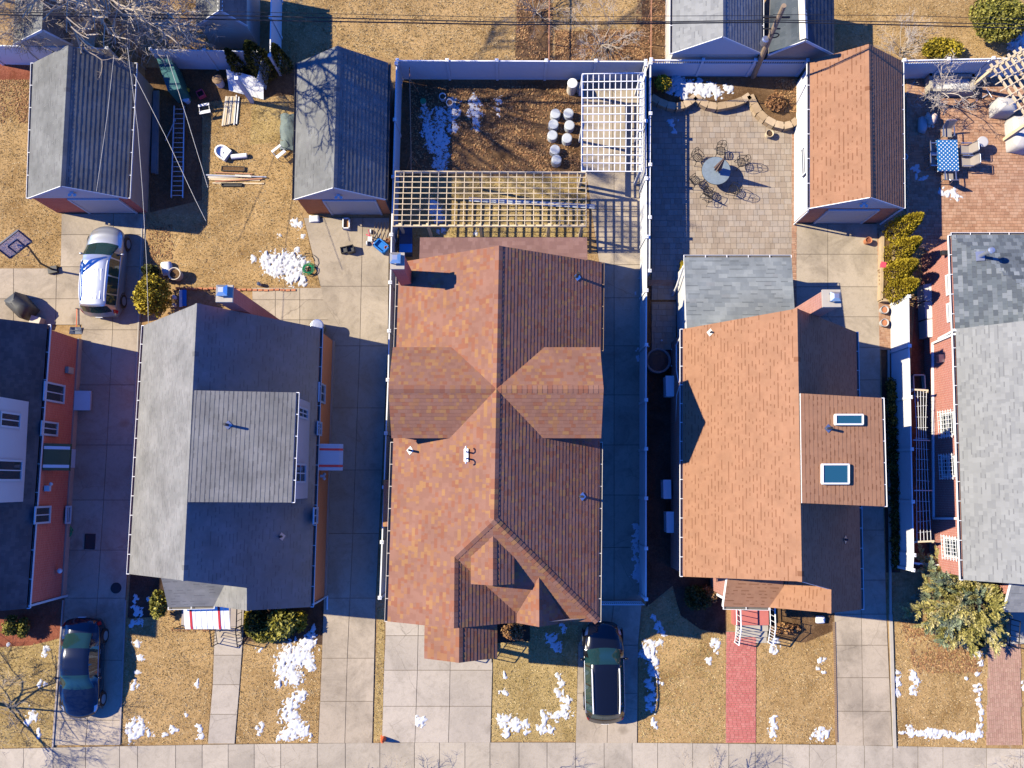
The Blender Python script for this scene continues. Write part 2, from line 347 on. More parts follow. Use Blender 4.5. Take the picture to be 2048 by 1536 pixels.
MT['grass'] = M_attr('dry_grass_blades', [(0, (0.22, 0.14, 0.05)), (0.4, (0.40, 0.265, 0.115)), (0.75, (0.52, 0.37, 0.18)), (1, (0.62, 0.48, 0.28))], 0.9, var=0.35, scale=1.3, spec=0.1)
MT['grass_green'] = M_attr('olive_grass_blades', [(0, (0.21, 0.16, 0.055)), (0.4, (0.39, 0.285, 0.115)), (0.8, (0.53, 0.395, 0.185)), (1, (0.62, 0.49, 0.27))], 0.9, var=0.35, scale=1.3, spec=0.1)
MT['leaf_dry'] = M_attr('dead_leaves', [(0, (0.16, 0.075, 0.035)), (0.5, (0.34, 0.17, 0.075)), (1, (0.50, 0.31, 0.14))], 0.9, var=0.2)
MT['fol_yellow'] = M_attr('golden_evergreen', [(0, (0.14, 0.12, 0.014)), (0.4, (0.37, 0.28, 0.022)), (0.8, (0.56, 0.42, 0.03)), (1, (0.68, 0.53, 0.06))], 0.75, var=0.35, scale=5)
MT['fol_green'] = M_attr('dark_green_foliage', [(0, (0.012, 0.025, 0.008)), (0.5, (0.045, 0.065, 0.012)), (0.85, (0.13, 0.13, 0.02)), (1, (0.22, 0.20, 0.04))], 0.7, var=0.35, scale=5)
MT['fol_lime'] = M_attr('yellow_green_foliage', [(0, (0.07, 0.08, 0.012)), (0.5, (0.22, 0.205, 0.03)), (1, (0.50, 0.44, 0.10))], 0.65, var=0.3, scale=5)
MT['conifer'] = M_attr('golden_conifer', [(0, (0.12, 0.12, 0.035)), (0.35, (0.30, 0.27, 0.07)), (0.7, (0.50, 0.43, 0.14)), (1, (0.66, 0.57, 0.30))], 0.75, var=0.3, scale=2)
MT['conifer_blue'] = M_attr('blue_conifer', [(0, (0.06, 0.09, 0.06)), (0.5, (0.17, 0.22, 0.13)), (1, (0.36, 0.40, 0.26))], 0.75, var=0.3, scale=2)
MT['bark'] = M_plain('grey_bark', (0.26, 0.205, 0.155), 0.95, var=0.35, scale=9)
MT['twig'] = M_plain('grey_tan_twigs', (0.40, 0.33, 0.25), 0.9, var=0.3, scale=6)
MT['twig_pale'] = M_plain('pale_twigs', (0.50, 0.43, 0.36), 0.9, var=0.25, scale=6)
MT['stem'] = M_plain('brown_stem', (0.12, 0.08, 0.05), 0.95, var=0.3, scale=9)
MT['tyre'] = M_plain('tyre_rubber', (0.015, 0.015, 0.016), 0.85, var=0.2)
MT['stone'] = M_attr('tan_block', [(0, (0.42, 0.30, 0.18)), (0.5, (0.50, 0.37, 0.235)), (1, (0.56, 0.43, 0.29))], 0.9, var=0.2, scale=3)
MT['wire'] = M_plain('wire_black', (0.012, 0.012, 0.013), 0.6, var=0.1)
MT['wire_pale'] = M_plain('wire_pale', (0.45, 0.42, 0.36), 0.5, var=0.1)
# ================================================================ GROUND, PAVING, LAWNS
def inpoly(x, y, poly):
    c = False; j = len(poly) - 1
    for i in range(len(poly)):
        xi, yi = poly[i][0], poly[i][1]; xj, yj = poly[j][0], poly[j][1]
        if (yi > y) != (yj > y) and x < (xj - xi) * (y - yi) / (yj - yi) + xi: c = not c
        j = i
    return c
def gp(pxs, z=0.0): return [P(a, b, z) for a, b in pxs]
g = MB(); g.quad(V(-90, -70, 0), V(90, -70, 0), V(90, 90, 0), V(-90, 90, 0)); struct('ground', g, MT['ground'])
def sheet(name, pxs, mat, z):
    return struct(name, MB().add([p + V(0, 0, z) for p in gp(pxs)], [list(range(len(pxs)))]), mat)
def xat(line, y):
    if y <= line[0][1]: return line[0][0]
    for (x0, y0), (x1, y1) in zip(line, line[1:]):
        if y <= y1: return x0 + (x1 - x0) * (y - y0) / (y1 - y0)
    return line[-1][0]
def slabs(name, ys, lines, mat, top=0.05, gap=0.012, skip=(), shades=None):
    """slabs bounded by drawn joints: rows at ys, columns at the joint polylines"""
    base = MB()
    out = []
    poly = [(xat(lines[0], y), y) for y in ys] + [(xat(lines[-1], y), y) for y in reversed(ys)]
    base.prism(gp(poly), 0.0, top - 0.022)
    root = struct(name, base, MT['crack'])
    for i in range(len(ys) - 1):
        for j in range(len(lines) - 1):
            if (i, j) in skip: continue
            q = [P(xat(lines[j], ys[i]), ys[i]), P(xat(lines[j + 1], ys[i]), ys[i]), P(xat(lines[j + 1], ys[i + 1]), ys[i + 1]), P(xat(lines[j], ys[i + 1]), ys[i + 1])]
            c = (q[0] + q[1] + q[2] + q[3]) / 4
            qq = []
            for p in q:
                d = p - c; d.z = 0
                qq.append(p - V(math.copysign(gap, d.x), math.copysign(gap, d.y), 0))
            sh = shades.get((i, j), None) if shades else None
            mb = MB().prism(qq, 0.004, top + rnd.uniform(-0.004, 0.004), a=rnd.uniform(0.25, 0.8) if sh is None else sh)
            part('slab', mb, mat, root)
    return root
# sidewalk along the street
sx = [-60, 0, 48, 107, 172, 240, 276, 352, 405, 457, 509, 562, 635, 691, 760, 829, 879, 930, 980, 1038, 1094, 1151, 1208, 1264, 1315, 1385, 1457, 1510, 1565, 1618, 1672, 1728, 1785, 1835, 1885, 1972, 2040, 2110]
def swy(x): return 1484 + 13 * ((x - 1024) / 1024.0) ** 2
sb = MB(); sb.prism(gp([(-60, 1498), (500, 1487), (1024, 1484), (1550, 1487), (2110, 1499), (2110, 1566), (-60, 1566)]), 0.0, 0.026)
sw = struct('sidewalk', sb, MT['crack'])
for a, b in zip(sx, sx[1:]):
    q = gp([(a, swy(a)), (b, swy(b)), (b, 1566), (a, 1566)]); q = [q[0] + V(.012, -.012, 0), q[1] + V(-.012, -.012, 0), q[2] + V(-.012, 0, 0), q[3] + V(.012, 0, 0)]
    shade = 0.98 if (b <= 110 or a >= 1970) else rnd.uniform(0.15, 0.85)
    part('slab', MB().prism(q, 0.004, 0.05 + rnd.uniform(-.004, .004), a=shade), MT['walk'], sw)
# driveways
slabs('driveway', [428, 470, 534, 598, 660, 770, 890, 1000, 1100, 1196, 1320, 1440, 1490], [[(124, 428), (122, 534), (165, 600), (164, 679), (130, 1197), (107, 1490)], [(228, 428), (226, 660), (215, 890), (196, 1196), (172, 1490)], [(292, 428), (281, 660), (272, 890), (252, 1196), (240, 1490)]], MT['conc'])
slabs('rear_paving', [537, 598, 650], [[(-80, 537), (-80, 650)], [(28, 537), (28, 650)], [(114, 537), (112, 650)], [(165, 537), (165, 650)]], MT['conc'], top=0.048)
slabs('driveway', [436, 573, 692, 816, 940, 1067, 1196, 1316, 1402, 1486], [[(608, 436), (641, 573), (668, 600), (667, 692), (648, 1196), (644, 1316), (637, 1486)], [(726, 436), (720, 692), (706, 1067), (695, 1316), (690, 1486)], [(779, 436), (776, 692), (762, 1000), (752, 1196), (745, 1486)]], MT['conc'])
slabs('patio_slab', [576, 600, 640, 690], [[(505, 576), (505, 690)], [(551, 576), (551, 690)], [(600, 576), (600, 690)], [(667, 576), (666, 690)]], MT['conc'], top=0.046)
slabs('front_apron', [1240, 1271, 1340, 1412, 1485], [[(771, 1240), (771, 1271), (768, 1340), (764, 1485)], [(837, 1240), (835, 1340), (830, 1485)], [(902, 1240), (899, 1412), (897, 1485)], [(985, 1240), (985, 1340), (981, 1485)]], MT['conc_front'])
slabs('driveway', [345, 420, 530, 596, 692, 790, 890, 990, 1095, 1200, 1290, 1386, 1486], [[(1172, 345), (1200, 540), (1196, 1200), (1158, 1215), (1154, 1386), (1151, 1486)], [(1228, 345), (1228, 1200), (1218, 1290), (1214, 1486)], [(1292, 345), (1284, 1200), (1276, 1290), (1274, 1486)]], MT['conc'])
slabs('side_slab', [147, 200, 260, 345], [[(1163, 147), (1165, 345)], [(1225, 147), (1225, 345)], [(1296, 147), (1296, 345)]], MT['conc'], top=0.044)
slabs('driveway', [448, 509, 574, 634, 695, 760, 860, 960, 1060, 1160, 1228, 1290, 1355, 1422, 1491], [[(1592, 448), (1592, 640), (1660, 700), (1668, 1228), (1672, 1491)], [(1655, 448), (1655, 640), (1708, 700), (1722, 1228), (1726, 1491)], [(1757, 448), (1760, 760), (1772, 1228), (1784, 1491)]], MT['conc'])
slabs('front_walk', [1254, 1310, 1369, 1428, 1487], [[(430, 1254), (426, 1369), (416, 1487)], [(488, 1254), (480, 1369), (470, 1487)]], MT['conc_front'])
# strips of bare soil
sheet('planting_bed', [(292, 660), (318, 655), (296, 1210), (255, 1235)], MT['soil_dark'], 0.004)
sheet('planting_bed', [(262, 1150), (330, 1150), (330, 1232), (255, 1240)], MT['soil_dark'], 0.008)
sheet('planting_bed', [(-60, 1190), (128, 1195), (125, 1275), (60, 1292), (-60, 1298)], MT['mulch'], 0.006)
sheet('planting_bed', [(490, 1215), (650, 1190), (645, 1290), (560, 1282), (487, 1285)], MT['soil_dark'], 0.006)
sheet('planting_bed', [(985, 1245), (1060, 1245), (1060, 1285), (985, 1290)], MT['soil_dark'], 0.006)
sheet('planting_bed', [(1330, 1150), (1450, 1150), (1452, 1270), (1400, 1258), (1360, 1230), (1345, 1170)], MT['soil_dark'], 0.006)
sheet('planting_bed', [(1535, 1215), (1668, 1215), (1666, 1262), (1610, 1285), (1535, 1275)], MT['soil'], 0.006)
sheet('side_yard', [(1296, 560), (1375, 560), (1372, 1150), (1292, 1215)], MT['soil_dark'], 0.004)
sheet('side_yard', [(1830, 600), (1880, 470), (1890, 560), (1885, 1140), (1796, 1140)], MT['mulch'], 0.004)
sheet('side_strip', [(1762, 700), (1790, 700), (1800, 1145), (1772, 1145)], MT['soil_dark'], 0.004)
sheet('garden_bed', [(806, 160), (1168, 160), (1170, 352), (800, 352)], MT['soil'], 0.006)
sheet('garden_strip', [(1035, -20), (1105, -20), (1105, 122), (1030, 122)], MT['soil'], 0.006)
sheet('garden_strip', [(1280, -20), (1345, -20), (1340, 122), (1268, 122)], MT['soil'], 0.006)
sheet('garden_bed', [(1110, 60), (1280, 60), (1290, 122), (1110, 122)], MT['soil'], 0.009)
sheet('rear_bed', [(-60, 95), (68, 100), (66, 160), (-60, 160)], MT['mulch'], 0.006)
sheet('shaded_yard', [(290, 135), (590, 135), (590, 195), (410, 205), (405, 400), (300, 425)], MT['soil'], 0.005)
# ---- lawns with blades
def lawn(pxs, mat, bmat, label, dens=250, ln=(0.07, 0.17), seed=1, name='lawn'):
    sheet(name, pxs, mat, 0.012)
    poly = gp(pxs); r = random.Random(seed)
    x0 = min(p.x for p in poly); x1 = max(p.x for p in poly); y0 = min(p.y for p in poly); y1 = max(p.y for p in poly)
    n = int((x1 - x0) * (y1 - y0) * dens); vs = []; fs = []; at = []
    for i in range(n):
        x = r.uniform(x0, x1); y = r.uniform(y0, y1)
        if not inpoly(x, y, poly): continue
        f = noise.noise((x * 0.9, y * 0.9, seed)); 
        if r.random() < 0.25 - f * 0.5: continue
        x += r.gauss(0, .045); y += r.gauss(0, .045)
        t = r.uniform(0, 6.283); l = r.uniform(*ln); lean = r.uniform(0.3, 0.95); wd = r.uniform(0.009, 0.024)
        d = V(math.cos(t), math.sin(t), 0); s_ = V(-d.y, d.x, 0); b = V(x, y, 0.01)
        o = len(vs); tip = b + d * l * lean + V(0, 0, l * (1.05 - lean) * 0.8 + 0.01)
        vs += [b - s_ * wd, b + s_ * wd, tip]; fs.append([o, o + 1, o + 2])
        at.append(min(1, max(0, 0.55 + 0.5 * noise.noise((x * 2.5, y * 2.5, 3)) + r.gauss(0, 0.26))))
    mb = MB(); mb.v = vs; mb.f = fs; mb.a = at
    solo('dry_grass', label, 'grass', mb, bmat, kind='stuff')
G1_, G2_ = MT['grass'], MT['grass_green']
lawn([(-60, 165), (66, 160), (58, 392), (125, 438), (121, 532), (-60, 534)], MT['lawn'], G1_, 'straw coloured grass behind the basketball hoop and silver car', seed=1)
lawn([(405, 205), (590, 190), (587, 398), (606, 436), (640, 571), (505, 573), (370, 572), (302, 520), (300, 428), (404, 430)], MT['lawn'], G1_, 'dry straw grass strewn with lumber between the two grey garages', seed=2)
lawn([(575, -30), (1032, -30), (1030, 121), (790, 121), (680, 96), (600, 130), (572, 130)], MT['lawn'], G1_, 'long straw grass behind the tall white garden fence', dens=200, ln=(0.1, 0.26), seed=3)
lawn([(1106, -30), (1285, -30), (1282, 62), (1108, 62)], MT['lawn'], G1_, 'straw grass between two thin red pipes behind the fence', seed=4)
lawn([(1668, -30), (2110, -30), (2110, 118), (1806, 120), (1737, 86), (1668, 112)], MT['lawn'], G1_, 'straw grass around the golden round bush behind the fence', seed=5)
lawn([(800, 352), (1172, 352), (1174, 480), (800, 480)], MT['lawn_green'], G2_, 'olive grass growing under the pale wood lattice pergola', seed=6)
lawn([(-60, 1297), (60, 1291), (125, 1276), (106, 1494), (-60, 1496)], MT['lawn_green'], G1_, 'straw grass beside the dark blue sedan and red mulch', seed=7)
lawn([(250, 1238), (330, 1232), (350, 1225), (428, 1256), (424, 1369), (414, 1485), (241, 1488)], MT['lawn'], G1_, 'straw lawn under the branch shadows beside the narrow walk', seed=8)
lawn([(489, 1282), (560, 1280), (645, 1290), (642, 1316), (636, 1484), (472, 1485), (481, 1369)], MT['lawn'], G1_, 'straw lawn holding two large snow patches', seed=9)
lawn([(756, 1215), (768, 1215), (769, 1271), (764, 1482), (747, 1482)], MT['lawn_green'], G1_, 'thin strip of grass between two concrete driveways', seed=10)
lawn([(987, 1286), (1060, 1282), (1060, 1250), (1156, 1250), (1152, 1482), (983, 1482)], MT['lawn_green'], G2_, 'olive lawn between the front apron and the black car', seed=11)
lawn([(1278, 1285), (1290, 1215), (1345, 1180), (1362, 1232), (1402, 1260), (1451, 1272), (1451, 1484), (1277, 1484)], MT['lawn'], G2_, 'straw lawn between the black car and the red walk', seed=12)
lawn([(1513, 1278), (1610, 1287), (1667, 1264), (1671, 1488), (1512, 1486)], MT['lawn'], G1_, 'straw lawn between the red walk and the wide driveway', seed=13)
lawn([(1786, 1205), (2000, 1200), (1978, 1300), (1972, 1496), (1790, 1494)], MT['lawn'], G1_, 'straw lawn under the feathery golden conifer', seed=14)
lawn([(2042, 1290), (2110, 1290), (2110, 1496), (2044, 1496)], MT['lawn'], G1_, 'straw grass beyond the dusty pink walk', seed=15)
# ---- leaf litter
def litter(name, pxs, n, label, seed, mat='leaf_dry', s=(0.03, 0.07), z=0.02):
    poly = gp(pxs); r = random.Random(seed); mb = MB()
    x0 = min(p.x for p in poly); x1 = max(p.x for p in poly); y0 = min(p.y for p in poly); y1 = max(p.y for p in poly)
    for i in range(n):
        x = r.uniform(x0, x1); y = r.uniform(y0, y1)
        if not inpoly(x, y, poly) or r.random() < 0.4 - noise.noise((x, y, seed)): continue
        t = r.uniform(0, 6.3); l = r.uniform(*s); d = V(math.cos(t), math.sin(t), r.uniform(-.4, .4)); e = V(-d.y, d.x, r.uniform(-.4, .4)); c = V(x, y, z + 0.02)
        mb.quad(c - d * l, c - e * l * .55, c + d * l, c + e * l * .55, a=r.random())
    return solo(name, label, 'leaves', mb, MT[mat], kind='stuff')
litter('dead_leaves', [(820, 172), (1165, 172), (1165, 345), (820, 345)], 9000, 'dead leaves scattered over the fenced vegetable bed', 21)
litter('dead_leaves', [(1110, 60), (1290, 60), (1290, 122), (1110, 122)], 4200, 'dead leaves around the bare bush behind the fence', 22)
litter('dead_leaves', [(1035, -20), (1105, -20), (1105, 120), (1030, 120)], 1600, 'dead leaves along the garden strip by the red pipe', 23)
litter('dead_leaves', [(1275, -20), (1340, -20), (1340, 120), (1270, 120)], 1600, 'dead leaves beside the pale grey garage', 24)
litter('dead_leaves', [(1545, 165), (1600, 165), (1598, 230), (1540, 230)], 1500, 'russet dead leaves heaped behind the curved block wall', 25, z=0.38)
litter('dead_leaves', [(295, 440), (345, 450), (345, 530), (300, 530)], 700, 'dead leaves beside the driveway near the round evergreen', 26)
litter('dead_leaves', [(1800, 1240), (1970, 1240), (1960, 1345), (1830, 1345)], 3500, 'brown needles shed below the golden conifer', 27, s=(0.03, 0.09))
litter('dead_leaves', [(0, 160), (66, 160), (62, 245), (0, 250)], 1500, 'straw and leaves on the bed left of the garage', 28)
litter('dead_leaves', [(340, 1225), (430, 1225), (430, 1262), (340, 1262)], 900, 'brown debris below the red striped porch awning', 29)
# ---- pavers
M_pobj, nt, N, L, b = new_mat('patio_paver_single')
_c = ramp(nt, N.new('ShaderNodeObjectInfo').outputs['Random'], [(0, (0.30, 0.235, 0.18)), (0.4, (0.36, 0.285, 0.215)), (0.7, (0.39, 0.32, 0.25)), (1, (0.34, 0.285, 0.235))])
_c = mix(nt, _c, ramp(nt, nz(nt, 1.2, 4, 0.7, wpos(nt)), [(0.3, (0.8,) * 3), (0.7, (1.08,) * 3)]), 1.0, 'MULTIPLY')
L.new(_c, b.inputs['Base Color']); b.inputs['Roughness'].default_value = 0.9
def span(poly, y, ax=0):
    xs = []
    for i in range(len(poly)):
        a, b = poly[i], poly[(i + 1) % len(poly)]; o = 1 - ax
        if (a[o] > y) != (b[o] > y): xs.append(a[ax] + (b[ax] - a[ax]) * (y - a[o]) / (b[o] - a[o]))
    return (min(xs), max(xs)) if len(xs) > 1 else None
def pavers(name, pxs, row, widths, mat, stuffname, n_single=0, seed=5, vertical=False, zt=0.05, focus=None):
    poly = gp(pxs); r = random.Random(seed)
    root = struct(name, MB().prism(poly, 0.0, zt - 0.018), MT['joint'])
    x0 = min(p.x for p in poly); x1 = max(p.x for p in poly); y0 = min(p.y for p in poly); y1 = max(p.y for p in poly)
    if vertical: x0, x1, y0, y1 = y0, y1, x0, x1
    items = []
    y = y0
    while y < y1:
        x = x0 - r.uniform(0, 0.3)
        while x < x1:
            wd = r.choice(widths); cx, cy = x + wd / 2, y + row / 2
            sp_ = span(poly, cy, 1 if vertical else 0)
            if sp_:
                l_, h_ = max(x, sp_[0]), min(x + wd, sp_[1])
                if h_ - l_ > .03:
                    m_ = (l_ + h_) / 2; items.append((cy, m_, h_ - l_) if vertical else (m_, cy, h_ - l_))
            x += wd
        y += row
    singles = set()
    if n_single:
        fc = gp(focus); idx = [i for i, it in enumerate(items) if inpoly(it[0], it[1], fc)]
        idx.sort(key=lambda i: -items[i][2]); singles = set(idx[:n_single])
    meshes = {}
    mb = MB(); gpw = 0.007
    for i, (cx, cy, wd) in enumerate(items):
        dx, dy = (wd - gpw * 2, row - gpw * 2) if not vertical else (row - gpw * 2, wd - gpw * 2)
        if i in singles:
            k = round(wd, 3)
            if k not in meshes: meshes[k] = mkmesh('paver', MB().box((0, 0, 0), (dx, dy, 0.05)), M_pobj)
            o = bpy.data.objects.new('paver', meshes[k]); COL.objects.link(o); o.parent = root
            o.location = (cx, cy, zt - 0.025 + r.uniform(-.003, .003)); o.rotation_euler = (r.gauss(0, .006), r.gauss(0, .006), 0)
        else:
            z = zt + r.uniform(-.003, .003); o = len(mb.v)
            mb.v += [V(cx + sx_ * dx / 2, cy + sy_ * dy / 2, zz) for zz in (z - 0.03, z) for sx_, sy_ in ((-1, -1), (1, -1), (1, 1), (-1, 1))]
            for f in ((4, 5, 6, 7), (0, 1, 5, 4), (1, 2, 6, 5), (2, 3, 7, 6), (3, 0, 4, 7)): mb.f.append([o + q for q in f]); 
            mb.a += [r.random()] * 5
    if mb.f: part(stuffname, mb, mat, root, kind='stuff')
    return root
pavers('patio', [(1303, 165), (1598, 165), (1588, 520), (1380, 560), (1378, 600), (1303, 600)], 0.29, (0.19, 0.29, 0.29, 0.38), MT['paver'], 'remaining_pavers', 300, 5, focus=[(1385, 240), (1580, 255), (1580, 512), (1385, 512)])
pavers('patio', [(1812, 150), (2110, 150), (2110, 480), (1905, 480), (1890, 520), (1812, 480)], 0.155, (0.16, 0.235, 0.235), MT['paver_warm'], 'brick_pavers', seed=6)
pavers('red_walk', [(1452, 1262), (1512, 1262), (1511, 1485), (1451, 1485)], 0.1, (0.2,), MT['paver_red'], 'red_pavers', seed=7)
pavers('pink_walk', [(1976, 1285), (2040, 1285), (2042, 1490), (1972, 1490)], 0.1, (0.2,), MT['paver_pink'], 'pink_pavers', seed=8, vertical=True)
pavers('brick_border', [(1583, 250), (1594, 250), (1592, 660), (1582, 660)], 0.1, (0.2,), MT['paver_warm'], 'border_bricks', seed=9, zt=0.058)
pavers('brick_border', [(1752, 430), (1786, 430), (1788, 700), (1758, 700)], 0.1, (0.2,), MT['paver_warm'], 'border_bricks', seed=10, zt=0.058)
pavers('brick_border', [(1296, 562), (1352, 562), (1352, 572), (1296, 572)], 0.1, (0.2,), MT['paver_warm'], 'border_bricks', seed=11, zt=0.056)
pavers('side_walk', [(1303, 604), (1352, 604), (1352, 700), (1303, 700)], 0.29, (0.19, 0.29, 0.38), MT['paver'], 'shaded_pavers', seed=12)
# ---- kerb edges: steel driveway kerb, brick edging, timber edge
def kerb(name, pxs, mat, w_=0.08, h=0.1, label=None):
    mb = MB(); p = gp(pxs)
    for a, b_ in zip(p, p[1:]): mb.bar(a + V(0, 0, h / 2), b_ + V(0, 0, h / 2), w_, h)
    return struct(name, mb, mat, label)
kerb('kerb', [(1780, 1228), (1788, 1495)], MT['concrete_cap'], 0.14, 0.12)
kerb('kerb', [(1776, 700), (1780, 1228)], MT['concrete_cap'], 0.1, 0.1)
kerb('kerb', [(285, 445), (276, 700), (258, 1100)], MT['concrete_cap'], 0.06, 0.08)
kerb('kerb', [(128, 1200), (107, 1494)], MT['found'], 0.07, 0.1)
kerb('kerb', [(252, 1200), (240, 1488)], MT['found'], 0.07, 0.07)
# ================================================================ ROOFS AND BUILDINGS
def clip(poly, ax, val, keep_ge):
    out = []
    for i in range(len(poly)):
        a = poly[i]; b = poly[(i + 1) % len(poly)]
        ia = (a[ax] >= val) == keep_ge or abs(a[ax] - val) < 1e-9
        ib = (b[ax] >= val) == keep_ge or abs(b[ax] - val) < 1e-9
        if ia: out.append(a)
        if ia != ib:
            t = (val - a[ax]) / (b[ax] - a[ax]); c = [a[0] + t * (b[0] - a[0]), a[1] + t * (b[1] - a[1])]; c[ax] = val
            out.append(tuple(c))
    return out
def uvframe(pts):
    n = pnormal(pts); d = V(0, 0, -1) - n * (-n.z)
    d = d.normalized() if d.length > 1e-4 else V(0, -1, 0)
    v = -d; u = v.cross(n).normalized(); return n, u, v
def shingle(mb, pts, course=0.17, tab=0.23, t=0.012, seed=1, lift=0.2, band=0.0):
    pts = [Vector(p) for p in pts]; n, u, v = uvframe(pts); o = pts[0]; r = random.Random(seed)
    uv = [((p - o).dot(u), (p - o).dot(v)) for p in pts]
    v0 = min(q[1] for q in uv); v1 = max(q[1] for q in uv); k = 0
    y = v0
    while y < v1 - 1e-4:
        strip = clip(clip(uv, 1, y, True), 1, min(y + course, v1), False)
        if len(strip) >= 3:
            a0 = min(q[0] for q in strip); a1 = max(q[0] for q in strip); x = a0 - r.uniform(0, tab)
            while x < a1:
                wd = tab * r.choice((0.55, 0.8, 1.0, 1.0, 1.35))
                tl = clip(clip(strip, 0, x, True), 0, x + wd, False)
                tt = t * (1 + lift * r.choice((-.5, 0, 0, .5, 1)))
                if len(tl) >= 3:
                    sh = r.random() * .96; b0 = len(mb.v)
                    for (a, b) in tl:
                        mb.v.append(o + u * a + v * b + n * (0.002 + tt * max(0.0, 1 - (b - y) / course)))
                    mb.f.append(list(range(b0, b0 + len(tl)))); mb.a.append(sh)
                    for i in range(len(tl)):
                        p, q = tl[i], tl[(i + 1) % len(tl)]
                        if abs(p[1] - y) < 1e-6 and abs(q[1] - y) < 1e-6 and abs(p[0] - q[0]) > 1e-4:
                            c = len(mb.v); j = (i + 1) % len(tl)
                            mb.v += [o + u * p[0] + v * p[1] - n * 0.003, o + u * q[0] + v * q[1] - n * 0.003]
                            mb.f.append([b0 + i, c, c + 1, b0 + j]); mb.a.append(sh)
                    if band and r.random() < band and len(tl) == 4:  # darker granule band: the shadow line under each course, put into the colour
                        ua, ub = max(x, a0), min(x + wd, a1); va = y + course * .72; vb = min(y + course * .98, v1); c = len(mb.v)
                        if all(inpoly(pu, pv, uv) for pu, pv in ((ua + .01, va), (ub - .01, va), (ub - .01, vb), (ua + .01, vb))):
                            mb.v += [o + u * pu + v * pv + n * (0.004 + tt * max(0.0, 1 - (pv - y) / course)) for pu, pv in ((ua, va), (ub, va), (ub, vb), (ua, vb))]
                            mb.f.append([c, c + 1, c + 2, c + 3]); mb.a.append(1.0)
                x += wd
        y += course
def ridge_caps(mb, a, b, n1, n2, wd=0.17, step=0.2, seed=3):
    r = random.Random(seed); d = (b - a); L_ = d.length; d = d.normalized(); k = int(L_ / step)
    s1 = d.cross(n1).normalized(); s2 = d.cross(n2).normalized()
    if s1.z > 0: s1 = -s1
    if s2.z > 0: s2 = -s2
    for i in range(k):
        p = a + d * (i * L_ / k); q = a + d * ((i + 1) * L_ / k + 0.02); sh = r.random(); up = V(0, 0, 0.035); up2 = V(0, 0, 0.022)
        mb.quad(p + s1 * wd + n1 * 0.03, q + s1 * wd + n1 * 0.016, q + up2, p + up, a=sh)
        mb.quad(p + s2 * wd + n2 * 0.03, p + up, q + up2, q + s2 * wd + n2 * 0.016, a=sh)
        mb.quad(p + s1 * wd + n1 * 0.03, p + up, p + s1 * wd, a=sh); mb.quad(p + s2 * wd + n2 * 0.03, p + s2 * wd, p + up, a=sh)
def roof(parent, faces, mat, course=0.17, tab=0.23, t=0.012, caps=(), seed=1, thick=0.14, trim='trim', band=None):
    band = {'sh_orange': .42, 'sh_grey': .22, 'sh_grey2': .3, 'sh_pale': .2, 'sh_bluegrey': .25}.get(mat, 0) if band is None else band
    """faces: list of planar polygons. deck with fascia, shingle courses, ridge caps"""
    dk = MB(); sh = MB(); ns = []
    for i, f in enumerate(faces):
        c = sum(f, V(0, 0, 0)) / len(f); n = pnormal(f); f = [p - n * (p - c).dot(n) for p in f]
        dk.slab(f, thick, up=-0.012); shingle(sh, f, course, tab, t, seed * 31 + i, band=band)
    ro = part('roof', dk, MT[trim], parent)
    part('shingles', sh, MT[mat], ro, kind='stuff')
    if caps:
        for (a, b, i, j) in caps:
            cb = MB(); ridge_caps(cb, a, b, pnormal(faces[i]), pnormal(faces[j])); part('ridge_cap', cb, MT[mat], ro)
    return ro
def gutter(parent, a, b, side, mat='white', hang=0.85):
    """open U-channel below an eave; side = outward unit vector"""
    a = Vector(a) + V(0, 0, -0.03); b = Vector(b) + V(0, 0, -0.03); s = Vector(side); mb = MB()
    for off, z, w_, h in ((0.125, -0.05, 0.016, 0.11), (0.06, -0.105, 0.14, 0.012)):
        mb.bar(a + s * off + V(0, 0, z), b + s * off + V(0, 0, z), w_, h)
    L_ = (b - a).length; n = max(2, int(L_ / hang))
    for i in range(n + 1):
        p = a + (b - a) * (i / n); mb.bar(p, p + s * 0.13, 0.03, 0.012)
    go = part('gutter', mb, MT[mat], parent)
    lin = MB(); lin.bar(a + s * 0.06 + V(0, 0, -0.09), b + s * 0.06 + V(0, 0, -0.09), 0.11, 0.01)
    part('gutter_bed', lin, MT['gutter_in'], go)
def walls(parent, loop, mat, z0=0.0, name='wall'):
    """closed loop of (x, y, ztop)"""
    mb = MB(); k = len(loop)
    ar = sum(loop[i][0] * loop[(i + 1) % k][1] - loop[(i + 1) % k][0] * loop[i][1] for i in range(k))
    if ar < 0: loop = list(reversed(loop))
    for i in range(k):
        a = loop[i]; b = loop[(i + 1) % k]
        mb.quad(V(a[0], a[1], z0), V(b[0], b[1], z0), V(b[0], b[1], b[2]), V(a[0], a[1], a[2]))
    return part(name, mb, MT[mat], parent)
